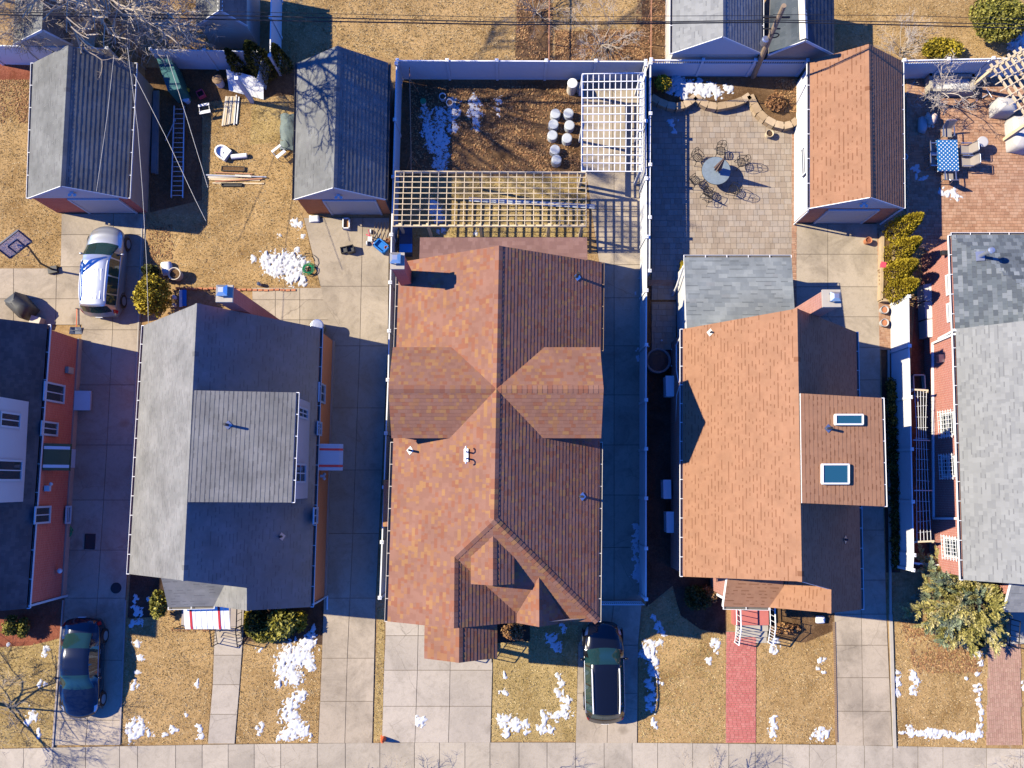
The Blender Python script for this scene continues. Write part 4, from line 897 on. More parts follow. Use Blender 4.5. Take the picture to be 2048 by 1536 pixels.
def gut_h3():
    gutter(h3, l0, V(l0.x + (fl.x - l0.x) * (YN - yN) / (YN - YF), yN + .1, he), (-1, 0, 0), 'cream'); a = V(l0.x + (fl.x - l0.x) * (YN - yS) / (YN - YF), yS - .1, he)
    gutter(h3, a, fl, (-1, 0, 0), 'cream'); gutter(h3, V(rr0.x + (br.x - rr0.x) * (YN - yS) / (YN - YF), yS - .1, he), br, (1, 0, 0), 'cream'); gutter(h3, rr0, V(rr0.x + (br.x - rr0.x) * (YN - yN) / (YN - YF), yN + .1, he), (1, 0, 0), 'wood_dark')
gut_h3()
chimney(h3, (780, 505, 809, 538), 8.8, 0, 'brick1', (779, 505, 801, 526))
vent(h3, on(821, 901, PLh), .55, .05, 'trim', n=PLh[1])
for y in (904, 917):
    p = on(933, y, PLh); n = PLh[1]
    fo = part('vent_flashing', MB().slab([p + V(-.09, -.13, 0) + n * .03, p + V(.09, -.13, .13) + n * .03, p + V(.09, .13, .13) + n * .03, p + V(-.09, .13, 0) + n * .03], .02), MT['white'], h3)
    q = p + V(0, 0, .45); part('gooseneck_pipe', MB().tube([p, q, q + V(0, -.06, .08), q + V(0, -.16, .08), q + V(0, -.2, 0)] if y > 910 else [p, q, q + V(0, .06, .08), q + V(0, .16, .08), q + V(0, .2, 0)], .035, 8), MT['white'], fo)
vent(h3, on(1154, 554, PRh), .75, .06, n=PRh[1]); vent(h3, on(1164, 993, PRh), .6, .055, n=PRh[1])
# small bay on the left wall
bq = [P(783, 960, 3.5), P(768, 960, 3.0), P(766, 1053, 3.0), P(781, 1053, 3.5)]; bq[3].x = bq[0].x = l0.x - .02; bq[1].x = bq[2].x = min(bq[1].x, bq[2].x)
bq[0].y = bq[1].y; bq[3].y = bq[2].y
roof(h3, [bq], 'sh_multi', seed=35)
part('bay', MB().bb(bq[1].x + .1, l0.x + .3, bq[2].y + .1, bq[1].y - .1, .6, 2.95), MT['siding_pink'], h3)
# low rear extension
rq = [V(P(840, 474, 3.1).x, P(1000, 475, 3.1).y, 3.1), V(P(1174, 477, 3.1).x, P(1000, 475, 3.1).y, 3.1)]; rq += [V(rq[1].x, YN - .2, 3.45), V(rq[0].x, YN - .2, 3.45)]
roof(h3, [rq], 'sh_brown', course=.2, t=.005, seed=36)
walls(h3, [(rq[0].x + .15, rq[0].y - .15, 3.0), (rq[1].x - .15, rq[1].y - .15, 3.0), (rq[1].x - .15, YN - .2, 3.2), (rq[0].x + .15, YN - .2, 3.2)], 'siding_pink', name='extension_wall')
# ---------------------------------------------------------------- house 5 (far right)
e0, e1 = P(1911, 658, 3.2), P(1927, 1160, 3.2); hr5 = 7.3
r0, r1 = V(e0.x + 4.0, e0.y, hr5), V(e1.x + 4.0, e1.y, hr5); f0, f1 = V(e0.x + 8, e0.y, 3.2), V(e1.x + 8, e1.y, 3.2)
h5 = thing('house', 'red brick house with barred windows, pale grey roof and slate rear roof', 'house', (e0.x + 4, (e0.y + e1.y) / 2, 0))
roof(h5, [[e0, r0, r1, e1], [f0, f1, r1, r0]], 'sh_pale', course=.18, t=.006, caps=[(r0, r1, 0, 1)], seed=51)
n0 = P(1903, 470, 3.1); n1 = V(f0.x, n0.y, 3.1); s1_ = V(f0.x, e0.y, 3.1); s0_ = V(P(1910, 655, 3.1).x, e0.y - .2, 3.1)
tp = .32; dpt = n0.y - s0_.y
hipx = n0.x + dpt * 1.0; hip = V(n0.x + dpt, s0_.y, 3.1 + tp * dpt)
west = [n0, hip, s0_]; north = [n0, n1, V(n1.x, s0_.y, 3.1 + tp * dpt), hip]
dk = part('rear_roof', MB().slab(west, .12, up=-.004).slab(north, .12, up=-.004), MT['slate_base'], h5)
rs = random.Random(52); cnt = 0; tabm = {}; rest = MB()
for f in (west, north):
    n, u, v = uvframe(f); o = f[0]; uv = [((p - o).dot(u), (p - o).dot(v)) for p in f]
    vv = min(q[1] for q in uv); vm = max(q[1] for q in uv); row = 0
    while vv < vm:
        a0 = min(q[0] for q in uv); a1 = max(q[0] for q in uv); x = a0 - (.13 if row % 2 else 0)
        while x < a1:
            cx, cy = x + .13, vv + .1; wp = o + u * cx + v * cy
            if inpoly(cx, cy, uv) and wp.x < 25.2:
                t = rs.choice((.012, .02, .028))
                if cnt < 300:
                    if t not in tabm:
                        tabm[t] = mkmesh('shingle', MB().add([(-.127, -.1, t), (.127, -.1, t), (.127, .1, .003), (-.127, .1, .003), (-.127, -.1, 0), (.127, -.1, 0)], [(0, 1, 2, 3), (0, 4, 5, 1), (0, 3, 4), (1, 5, 2)]), MT['slate'])
                    ob = bpy.data.objects.new('shingle', tabm[t]); COL.objects.link(ob); ob.parent = dk
                    m = Matrix((u, v, n)).transposed().to_4x4(); m.translation = wp - ORG[h5.name]; ob.matrix_local = m; cnt += 1
                else:
                    b0 = len(rest.v); rest.v += [wp - u * .127 - v * .1 + n * t, wp + u * .127 - v * .1 + n * t, wp + u * .127 + v * .1 + n * .003, wp - u * .127 + v * .1 + n * .003]; rest.f.append([b0, b0 + 1, b0 + 2, b0 + 3]); rest.a.append(rs.random())
            x += .26
        vv += .2; row += 1
if rest.f: part('more_shingles', rest, M_shingle('slate_more', [(0, (0.085, 0.10, 0.115)), (0.3, (0.13, 0.15, 0.17)), (0.6, (0.19, 0.215, 0.235)), (0.85, (0.26, 0.285, 0.30))]), dk, kind='stuff')
X5 = lambda y: n0.x + .03 + (e1.x - n0.x) * (n0.y - y) / (n0.y - e1.y)
walls(h5, [(X5(n0.y), n0.y - .15, 3.05), (n1.x, n0.y - .15, 3.05), (n1.x, e1.y + .15, 3.1), (r1.x, e1.y + .15, hr5 - .13), (X5(e1.y), e1.y + .15, 3.1)], 'brick5')
walls(h5, [(e0.x + .1, e0.y - .05, 3.1), (r0.x, e0.y - .05, hr5 - .13), (f0.x - .1, e0.y - .05, 3.1), (r0.x, e0.y - .1, 3.0)], 'siding', z0=3.0, name='gable_wall')
gutter(h5, n0, s0_, (-1, 0, 0)); gutter(h5, e0, e1, (-1, 0, 0)); gutter(h5, n0, V(26, n0.y, 3.1), (0, 1, 0))
for a, b_, bars in (((1893, 551), (1904, 588), 0), ((1895, 608), (1906, 642), 0), ((1882, 827), (1911, 870), 1), ((1884, 913), (1913, 954), 1), ((1889, 1074), (1920, 1118), 1)):
    yy = onX((a[0] + b_[0]) / 2, (a[1] + b_[1]) / 2, X5(0)).y; win_px(h5, X5(yy) - .01, a, b_, -1, mun='h', bars=bool(bars))
tb = MB()
for (p, q) in (((1862, 687), (1873, 1037)), ((1873, 1037), (1919, 1037)), ((1862, 687), (1906, 668)), ((1874, 678), (1907, 660))):
    a, b_ = onX(*p, X5(4) - .06), onX(*q, X5(4) - .06); a.x = X5(a.y) - .06; b_.x = X5(b_.y) - .06; tb.bar(a, b_, .09, .1)
part('wall_conduit', tb, MT['white'], h5)
pv = n0 + V(1.5, -1.05, .62); pb = on(1958, 513, plane(*west)); pt = pb + V(0, 0, .95)
vo = part('vent_flashing', MB().slab([pb + V(-.16, -.22, .0), pb + V(.2, -.22, .1), pb + V(.2, .22, .1), pb + V(-.16, .22, .0)], .02, up=.04), MT['metal'], h5)
part('flue_pipe', MB().tube([pb - V(0, 0, .1), pt], .085, 12), MT['steel'], vo); part('flue_cap', MB().lathe([(.09, 0), (.16, .02), (.16, .14), (.12, .2), (.03, .22)], pt, 14), MT['steel'], vo)
part('wall_box', MB().box((X5(onX(1868, 722, X5(4)).y) - .14, onX(1868, 722, X5(4)).y, 1.9), (.26, .36, .3)), MT['metal'], h5)
part('wall_lamp', MB().box((X5(n0.y) - .22, n0.y - .75, 2.7), (.28, .2, .2)), MT['plastic_black'], h5)
# lower front roof of house 5
q = [P(2012, 1170, 3.6), P(2110, 1175, 3.6), P(2110, 1224, 2.9), P(2008, 1224, 2.9)]
q[1].y = q[0].y; q[2].y = q[3].y; PQ = plane(q[0], q[3], q[2]); q[1] = V(q[1].x, q[1].y, q[0].z); q[3].z = q[2].z; q[0].x = q[3].x
roof(h5, [q], 'sh_pale', seed=53); walls(h5, [(q[3].x + .2, q[3].y + .2, 2.85), (q[2].x, q[2].y + .2, 2.85), (q[1].x, e1.y + .3, 3.4), (q[0].x + .2, e1.y + .3, 3.4)], 'brick5', name='entry_wall')
part('entry_step', MB().bb(P(2012, 1240).x, P(2090, 1240).x, P(2012, 1285).y, P(2012, 1225).y + .5, 0, .34), MT['concrete_cap'], h5)
railing(h5, [V(P(2014, 1283).x, P(2014, 1235).y, .34), V(P(2014, 1283).x, P(2014, 1290).y, .06)], .9, 5)
# ---------------------------------------------------------------- garages
def garage(label, L0, L1, R0, R1, K0, K1, h_e, h_r, mat, wall_e, wall_f, gable, doorpx=None, course=.2, trim='trim', group=None, gut='white', t=.012, seed=60):
    a, b_, c, d = P(*L0, h_e), P(*L1, h_e), P(*R0, h_e), P(*R1, h_e); u, v = P(*K0, h_r), P(*K1, h_r)
    yb = (a.y + c.y) / 2; yf = (b_.y + d.y + v.y) / 3
    for p in (a, c, u): p.y = yb
    for p in (b_, d, v): p.y = yf
    h = thing('garage', label, 'garage', ((a.x + c.x) / 2, (yb + yf) / 2, 0), group)
    roof(h, [[a, u, v, b_], [u, c, d, v]], mat, course, .15 if mat == 'sh_orange' else .25, t, caps=[(u, v, 0, 1)], seed=seed, trim=trim)
    if gut: gutter(h, a, b_, (-1, 0, 0), gut, 1.1); gutter(h, c, d, (1, 0, 0), gut, 1.1)
    xa, xb = b_.x + .06, d.x - .06; yw = yf + .08
    walls(h, [(xa, yw, h_e - .05), (v.x, yw, h_r - .16), (xb, yw, h_e - .05), (c.x - .06, yb - .1, h_e - .05), (u.x, yb - .1, h_r - .16), (a.x + .06, yb - .1, h_e - .05)], wall_e)
    part('gable_panel', MB().add([(xa, yw - .02, h_e - .22), (xb, yw - .02, h_e - .22), (xb, yw - .02, h_e - .08), (v.x, yw - .02, h_r - .18), (xa, yw - .02, h_e - .08), (xa, yw, h_e - .22), (xb, yw, h_e - .22)], [(0, 1, 2, 3, 4), (0, 5, 6, 1)]), MT[gable], h)
    if wall_f != wall_e: part('front_wall', MB().bb(xa, xb, yw - .012, yw - .002, 0, h_e - .222), MT[wall_f], h)
    if doorpx:
        x0, x1 = onY(doorpx[0], doorpx[2], yw).x, onY(doorpx[1], doorpx[2], yw).x
        do = part('garage_door', MB().bb(x0, x1, yw - .06, yw - .02, 0.02, 2.12), MT['door'], h)
        part('door_frame', MB().bb(x0 - .1, x0, yw - .09, yw - .015, 0, 2.22).bb(x1, x1 + .1, yw - .09, yw - .015, 0, 2.22).bb(x0, x1, yw - .09, yw - .015, 2.12, 2.22), MT['trim'], do)
    part('rake_trim', MB().bar(b_ + V(0, -.02, -.06), v + V(0, -.02, -.06), .03, .14).bar(d + V(0, -.02, -.06), v + V(0, -.02, -.06), .03, .14), MT['trim'], h)
    return h, yw, v, (xa, xb)
g1 = garage('grey roofed garage with a red brick front under the bare tree', (66, 124), (57, 393), (268, 127), (254, 398), (137, 98), (122, 372), 2.5, 4.2, 'sh_grey', 'stucco', 'brick1', 'siding', (160, 252, 410), seed=61)
g2 = garage('grey roofed garage with orange brick piers and a pale door', (595, 124), (589, 398), (776, 127), (770, 398), (675, 96), (667, 375), 2.5, 4.15, 'sh_grey', 'cream', 'brick2', 'siding_pink', (658, 755, 413), gut='plastic_black', seed=62)
g4 = garage('white walled garage with a tan orange roof beside the paved patio', (1620, 125), (1620, 417), (1803, 118), (1806, 416), (1737, 85), (1741, 393), 2.6, 4.2, 'sh_orange', 'white', 'brick4', 'siding', (1646, 1738, 431), seed=64)
g5 = garage('pale grey garage with a blue shaded gable behind the lattice fence', (1346, -60), (1345, 101), (1523, -60), (1523, 107), (1446, -85), (1446, 77), 2.5, 4.1, 'sh_pale', 'cream', 'cream', 'siding', None, seed=65)
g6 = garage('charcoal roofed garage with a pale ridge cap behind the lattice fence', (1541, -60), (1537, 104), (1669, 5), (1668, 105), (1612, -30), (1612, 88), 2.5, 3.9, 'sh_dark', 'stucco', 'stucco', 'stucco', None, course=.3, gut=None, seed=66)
u, v = g6[2] + V(0, 3.6, .03), g6[2] + V(0, .05, .03); part('ridge_board', MB().slab([v + V(-.02, 0, .05), u + V(-.02, 0, .05), u + V(-.25, 0, -.14), v + V(-.25, 0, -.14)], .02).slab([v + V(-.02, 0, .05), u + V(-.02, 0, .05), u + V(.12, 0, -.06), v + V(.12, 0, -.06)], .02), MT['cream'], g6[0])
g7 = garage('pale walled garage with a shaded slope behind the bare tree', (392, -60), (392, 44), (494, -60), (493, 46), (440, -80), (439, 30), 2.5, 3.9, 'sh_grey', 'cream', 'cream', 'cream', None, gut=None, seed=67)
g8 = garage('narrow grey roofed shed behind the white fence under bare branches', (34, -60), (27, 86), (150, -60), (143, 86), (93, -80), (84, 62), 2.4, 3.8, 'sh_grey', 'cream', 'cream', 'cream', None, gut=None, seed=68)
# garage lamps, side window
def flood(h, yw, x, z):
    m = MB().box((x, yw - .08, z), (.16, .1, .1))
    for s in (-1, 1): m.lathe([(.03, 0), (.07, .08), (.08, .14)], (x + s * .12, yw - .16, z - .16), 8)
    part('flood_lamp', m, MT['white'], h)
flood(g2[0], g2[1], g2[2].x, 3.0); flood(g4[0], g4[1], g4[2].x + .1, 3.2); flood(g1[0], g1[1], g1[2].x, 3.2)
Xg = g4[3][0] - .0
win_px(g4[0], Xg - .0, (1603, 300), (1614, 345), -1, mun='h')
for s, x in ((1, g4[3][0]), (-1, g4[3][1])):
    part('downspout', MB().tube([(x - s * .1, g4[1] - .1, 2.45), (x - s * .02, g4[1] - .12, 2.2), (x - s * .02, g4[1] - .12, .1)], .045, 6), MT['white'], g4[0])
MT['tub'] = M_plain('cloudy_plastic', (0.50, 0.53, 0.55), .35, var=.15, scale=5)
# ================================================================ FENCES
def fence(label, pxs, h=2.0, lattice=False, n=None, panel='white', group=None, name='fence', ppx=102.0):
    pts = [P(a, b, h) for a, b in pxs]; pts = [V(p.x, p.y, 0) for p in pts]
    root = thing(name, label, name.split('_')[-1], (pts[0] + pts[-1]) / 2, group)
    for s, (a, b_) in enumerate(zip(pts, pts[1:])):
        L_ = (b_ - a).length; k = max(1, round(L_ / 2.5)); d = (b_ - a).normalized(); sd_ = V(-d.y, d.x, 0)
        for i in range(k + 1):
            if i == 0 and s > 0: continue
            p = a + (b_ - a) * (i / k)
            m = MB().box(p + V(0, 0, h / 2 + .03), (.125, .125, h + .06), rz=math.atan2(d.y, d.x)); m.box(p + V(0, 0, h + .075), (.165, .165, .03), rz=math.atan2(d.y, d.x))
            m.add([p + V(x, y, h + .09) for x, y in ((-.07, -.07), (.07, -.07), (.07, .07), (-.07, .07))] + [p + V(0, 0, h + .13)], [(0, 1, 4), (1, 2, 4), (2, 3, 4), (3, 0, 4)])
            part('post', m, MT['white'], root)
        for i in range(k):
            p = a + (b_ - a) * (i / k) + d * .065; q = a + (b_ - a) * ((i + 1) / k) - d * .065
            top = h - .36 if lattice else h - .06
            m = MB(); m.bar(p + V(0, 0, (top + .06) / 2), q + V(0, 0, (top + .06) / 2), .035, top - .06); part('panel', m, MT[panel], root)
            for zz, ww, hh in ((h - .04, .055, .09), (.12, .05, .14), (top, .05, .07))[:3 if lattice else 2]:
                part('rail', MB().bar(p + V(0, 0, zz), q + V(0, 0, zz), ww, hh), MT['white'], root)
            if lattice:
                l_ = MB(); w_ = (q - p).length; c = int(w_ / .115)
                for j in range(1, c): x = p + d * (w_ * j / c); l_.bar(x + V(0, 0, top), x + V(0, 0, h - .07), .045, .02)
                part('picket_topper', l_, MT['white'], root, kind='stuff')
    return root
fence('tall white vinyl fence behind the vegetable bed', [(795, 121), (1291, 123)])
fence('white vinyl fence running between the middle driveway and the centre house', [(793, 128), (783, 470), (776, 760), (760, 1195)])
fence('white vinyl fence along the shaded driveway right of the centre house', [(1291, 130), (1293, 474), (1292, 800), (1292, 1198)])
fence('white lattice topped fence behind the curved block wall', [(1302, 120), (1615, 121)], lattice=True)
fence('white lattice topped fence casting its slatted shadow on the patio', [(1301, 127), (1300, 330), (1299, 542)], lattice=True)
fence('white lattice topped fence behind the brick paved dining patio', [(1808, 121), (2075, 115)], lattice=True)
fence('tall bright white fence beside the brick house with barred windows', [(1817, 593), (1818, 692), (1827, 1110), (1825, 1140)])
fence('low white fence beneath the bare tree behind the brick garage', [(-40, 90), (215, 97)])
fence('blue shaded white fence behind the scrap lumber yard', [(302, 99), (516, 103)])
fence('white fence running back beside the straw grass field', [(543, -40), (540, 112)])
gt = thing('gate', 'low white picket gate closing the shaded driveway', 'gate', P(1245, 1208, 0))
a, b_ = P(1200, 1209, 1.2), P(1288, 1209, 1.2); m = MB().bar(a, b_, .05, .08).bar(a - V(0, 0, .95), b_ - V(0, 0, .95), .05, .08); part('rail', m, MT['white'], gt)
for i in range(22):
    p = a + (b_ - a) * (i / 21); part('picket', MB().bb(p.x - .02, p.x + .02, p.y - .015, p.y + .015, .08, 1.24), MT['white'], gt)
# red pipe rails behind the fence
for px_, lb_ in ((1099, 'thin red pipe fence rail crossing the garden strip'), (1303, 'thin red pipe fence rail beside the pale grey garage')):
    a, b_ = P(px_, -30, 1.0), P(px_ - 1, 117, 1.0); t = thing('pipe_fence', lb_, 'fence', (a.x, b_.y, 0))
    part('rail', MB().tube([a, b_], .03, 6), MT['wood_red'], t)
    for i in range(4): p = a + (b_ - a) * (i / 3); part('post', MB().tube([V(p.x, p.y, 0), p], .03, 6), MT['wood_red'], t)
# ================================================================ PERGOLAS
def pergola(label, quad, z, nx, ny, mat, wx, wy, posts, name='pergola', zy=0.06, beams=()):
    c = [P(a, b, z) for a, b in quad]; root = thing(name, label, 'pergola', (sum(c, V(0, 0, 0)) / 4) * 1.0 - V(0, 0, z))
    L2 = lambda a, b, t: a + (b - a) * t
    for i in range(nx):
        t = i / (nx - 1); part('rafter', MB().bar(L2(c[0], c[1], t), L2(c[3], c[2], t), wx, .09), MT[mat], root)
    for j in range(ny):
        t = j / (ny - 1); part('slat', MB().bar(L2(c[0], c[3], t) + V(0, 0, zy), L2(c[1], c[2], t) + V(0, 0, zy), wy, .035), MT[mat], root)
    for (a, b_) in beams:
        p, q = P(*a, z - .12), P(*b_, z - .12); part('beam', MB().bar(p, q, .09, .16), MT[mat], root)
    for (a, b_) in posts:
        p = P(a, b_, z - .2); part('post', MB().bb(p.x - .06, p.x + .06, p.y - .06, p.y + .06, 0, z - .12), MT[mat], root)
    return root
pergola('pale wood lattice pergola behind the centre house', [(791, 343), (1172, 345), (1172, 453), (786, 453)], 2.5, 23, 11, 'wood', .034, .036, ((800, 449), (855, 449), (960, 449), (1098, 449), (1165, 449), (800, 347), (960, 347), (1165, 347)), beams=(((786, 452), (1172, 452)), ((790, 345), (1172, 346))))
pergola('white painted slat pergola over the concrete beside the lattice fence', [(1164, 149), (1287, 147), (1284, 344), (1163, 343)], 2.3, 12, 13, 'white', .028, .042, ((1166, 152), (1283, 152), (1281, 340), (1166, 340), (1166, 250), (1283, 250)), beams=(((1165, 149), (1164, 344)), ((1281, 147), (1279, 344))))
# slanted pergola of the dining patio
o_ = P(1981, 128, 2.4); a_ = P(2052, 232, 2.4); dx_ = (a_ - o_).normalized(); dy_ = V(-dx_.y, dx_.x, 0)
t = thing('pergola', 'slanting pale wood pergola over the covered grill on the brick patio', 'pergola', V(o_.x + 1.5, o_.y, 0))
for i in range(8): p = o_ + dy_ * (i * .34) ; part('rafter', MB().bar(p, p + dx_ * 3.6, .06, .13), MT['wood'], t)
for i in range(9): p = o_ + dx_ * (.2 + i * .4) + V(0, 0, .09); part('slat', MB().bar(p - dy_ * .45, p + dy_ * 2.9, .045, .04), MT['wood'], t)
part('beam', MB().bar(o_ + dx_ * .25 - dy_ * .1 - V(0, 0, .15), o_ + dx_ * .25 + dy_ * 2.6 - V(0, 0, .15), .14, .16), MT['wood'], t)
for q in (o_ + dx_ * .25 + dy_ * .12, o_ + dx_ * 3.4 + dy_ * .1, o_ + dx_ * .25 + dy_ * 2.4): part('post', MB().bb(q.x - .08, q.x + .08, q.y - .08, q.y + .08, 0, 2.2), MT['wood'], t)
# ================================================================ SNOW
def snow(label, blobs, seed=1, h=0.07, thr=0.0, z0=0.02, cell=0.04):
    r = random.Random(seed); bl = [(P(a, b, 0), rr / 41.0) for a, b, rr in blobs]; mb = MB(); idx = {}
    x0 = min(p.x - q for p, q in bl) - .2; x1 = max(p.x + q for p, q in bl) + .2; y0 = min(p.y - q for p, q in bl) - .2; y1 = max(p.y + q for p, q in bl) + .2
    nx = int((x1 - x0) / cell) + 1; ny = int((y1 - y0) / cell) + 1
    def fld(x, y):
        wx = x + .22 * noise.noise((x * 2.2, y * 2.2, seed + 3)) + .09 * noise.noise((x * 6, y * 6, seed + 13)); wy = y + .22 * noise.noise((x * 2.2, y * 2.2, seed + 7)) + .09 * noise.noise((x * 6, y * 6, seed + 17))
        f = -1.0
        for p, q in bl: f = max(f, 1 - math.hypot(wx - p.x, wy - p.y) / (q * 1.2))
        return min(f, .5) + .62 * noise.noise((x * 7, y * 7, seed + 9)) + .42 * noise.noise((x * 17, y * 17, seed + 4)) - .16
    F = [[fld(x0 + i * cell, y0 + j * cell) for j in range(ny + 1)] for i in range(nx + 1)]
    def vid(i, j):
        if (i, j) not in idx:
            f = F[i][j]; x = x0 + i * cell; y = y0 + j * cell; idx[(i, j)] = len(mb.v)
            z = z0 + (-.02 if f <= 0 else h * .55 * min(1, f * 2.6) ** .6 * (.8 + .6 * noise.noise((x * 5, y * 5, 2))))
            mb.v.append(V(x, y, z))
        return idx[(i, j)]
    for i in range(nx):
        for j in range(ny):
            if max(F[i][j], F[i + 1][j], F[i][j + 1], F[i + 1][j + 1]) > 0.0:
                mb.f.append([vid(i, j), vid(i + 1, j), vid(i + 1, j + 1), vid(i, j + 1)]); mb.a.append(.5)
    if mb.f: solo('snow', label, 'snow', mb, MT['snow'], kind='stuff', smooth=True)
def row(a, b_, n, r_, seed=0):
    q = random.Random(seed); return [(a[0] + (b_[0] - a[0]) * i / (n - 1) + q.uniform(-2, 2), a[1] + (b_[1] - a[1]) * i / (n - 1) + q.uniform(-2, 2), r_ * q.uniform(.7, 1.3)) for i in range(n)]
snow('snow heap with a coiled green hose on the straw grass', [(548, 528, 22), (575, 525, 22), (598, 528, 16), (560, 545, 16), (585, 548, 18), (605, 560, 10), (533, 518, 10)], 1, .14)
snow('crumbs of snow on the grass by the orange brick garage', [(592, 447, 8), (598, 452, 6), (556, 472, 5), (602, 475, 6), (594, 500, 5), (508, 514, 7)], 2)
snow('ragged snow patch beside the yellow green shrub and driveway', [(580, 1315, 24), (603, 1310, 20), (575, 1340, 22), (590, 1355, 15), (615, 1290, 14), (625, 1268, 9), (618, 1330, 10), (555, 1368, 7), (628, 1255, 5)], 3, .1)
snow('tall ragged snow patch near the sidewalk on the straw lawn', [(585, 1405, 16), (605, 1395, 10), (580, 1430, 18), (590, 1455, 20), (610, 1465, 12), (570, 1468, 10), (562, 1475, 8)], 4, .1)
snow('small snow flecks in the left part of the straw lawn', [(524, 1450, 6), (518, 1462, 5), (512, 1455, 4), (515, 1300, 4)], 5)
snow('snow patch and flecks below the branch shadows', [(272, 1455, 17), (268, 1470, 12), (302, 1465, 7), (330, 1470, 6), (348, 1460, 6), (395, 1458, 7), (400, 1472, 6), (375, 1428, 6), (394, 1367, 6)], 6, .09)
snow('snow scraps along the driveway beside the straw lawn', [(275, 1286, 8), (280, 1318, 8), (272, 1343, 7), (270, 1373, 7)], 7)
snow('thin snow remnants in the shaded bed below the grey eave', [(272, 1215, 8), (278, 1226, 7), (266, 1247, 6), (279, 1244, 6), (300, 1200, 5), (272, 1195, 4)], 8, .05)
snow('snow flecks on the lawn beside the dark sedan', [(95, 1300, 8), (90, 1307, 6), (82, 1368, 7), (68, 1430, 10), (60, 1440, 7), (78, 1466, 7), (15, 1290, 4)], 9)
snow('curving snow band on the olive lawn by the black car', [(1115, 1350, 8), (1122, 1366, 7), (1119, 1387, 8), (1132, 1400, 9), (1130, 1420, 12), (1112, 1432, 12), (1090, 1437, 10), (1085, 1458, 9), (1100, 1460, 7), (1050, 1448, 8), (1032, 1448, 12), (1010, 1440, 14), (1012, 1462, 10), (1050, 1465, 5), (1011, 1385, 5), (1011, 1351, 4)], 10, .11)
snow('shaded snow scraps behind the olive lawn', [(1105, 1275, 11), (1112, 1292, 9), (1116, 1300, 5), (1126, 1258, 6)], 11)
snow('long snow strip on the lawn beside the black car', [(1298, 1305, 14), (1305, 1325, 13), (1310, 1345, 9), (1300, 1370, 9), (1302, 1395, 10), (1302, 1415, 8), (1308, 1440, 8), (1309, 1452, 7), (1320, 1365, 4)], 12, .11)
snow('blue shaded snow streak between fence and red walk', [(1308, 1235, 7), (1314, 1252, 8), (1325, 1265, 8), (1300, 1288, 8), (1318, 1288, 7), (1430, 1287, 8), (1418, 1322, 7), (1434, 1300, 4)], 13)
snow('two snow clumps on the lawn beside the wide driveway', [(1549, 1285, 9), (1546, 1298, 7), (1644, 1468, 13), (1628, 1470, 5), (1640, 1318, 5), (1634, 1338, 4), (1644, 1344, 3), (1546, 1438, 7), (1550, 1448, 8), (1541, 1465, 8), (1650, 1315, 3), (1640, 1240, 7)], 14, .1)
snow('straight snow ridge framing the lawn under the conifer', [(1955, 1305, 9), (1958, 1325, 8), (1954, 1345, 5)] + row((1957, 1370), (1960, 1450), 8, 5, 1) + row((1820, 1465), (1950, 1472), 18, 6.5, 2) + [(1958, 1466, 9), (1816, 1460, 7), (1800, 1466, 6), (1792, 1345, 5), (1793, 1360, 7), (1798, 1372, 6), (1793, 1385, 6), (1827, 1350, 7), (1832, 1365, 7), (1826, 1378, 6), (1834, 1388, 5), (1931, 1356, 4)], 15, .1)
snow('snow clump on the pale concrete apron', [(840, 1442, 10), (846, 1438, 7)], 16, .1, z0=.05)
snow('snow streaks between the rows of the vegetable bed', row((850, 215), (865, 300), 9, 10, 3) + row((880, 225), (882, 330), 11, 12, 4) + row((905, 205), (908, 260), 5, 10, 5) + row((948, 200), (950, 250), 6, 11, 6) + row((995, 200), (996, 230), 3, 6, 7) + [(885, 300, 14), (880, 275, 14)], 17, .06)
snow('shaded snow patches under the wood pergola', [(872, 425, 16), (868, 410, 9), (880, 440, 9), (876, 463, 5), (888, 463, 6), (952, 464, 4)], 18, .06)
snow('snow lying behind the curved block wall', [(1350, 170, 16), (1375, 180, 14), (1400, 188, 16), (1430, 192, 12), (1420, 182, 12), (1455, 184, 9), (1340, 188, 10), (1395, 170, 8), (1362, 190, 12)], 19, .08, z0=.38)
snow('thin snow scrap on the shaded patio edge', [(1344, 245, 9), (1346, 260, 6)], 20, .05, z0=.055)
snow('snow shreds on the brick patio by the dining table', [(1882, 384, 7), (1893, 388, 8), (1905, 388, 8), (1912, 395, 6), (1920, 396, 3)], 21, .08, z0=.055)
snow('shaded snow shreds left of the dining table', [(1828, 336, 5), (1832, 343, 5), (1834, 354, 4), (1842, 358, 3), (1848, 357, 3)], 22, .05, z0=.055)
snow('snow remnants along the driveway fence in shade', row((1272, 1050), (1274, 1160), 12, 6, 8) + [(1274, 700, 4), (1275, 715, 5), (1272, 585, 4), (1280, 560, 4)], 23, .07, z0=.05)
snow('snow at the foot of the tall fence by the wide driveway', [(1788, 1093, 4)], 24)
snow('snow lying on the ground right of the pink walk', [(2046, 1372, 8)], 25)
snow('sheet of snow on the far lawn at the fence corner', [(350, 540, 1)] and [(2040, 95, 22), (2044, 80, 18)], 26, .25)
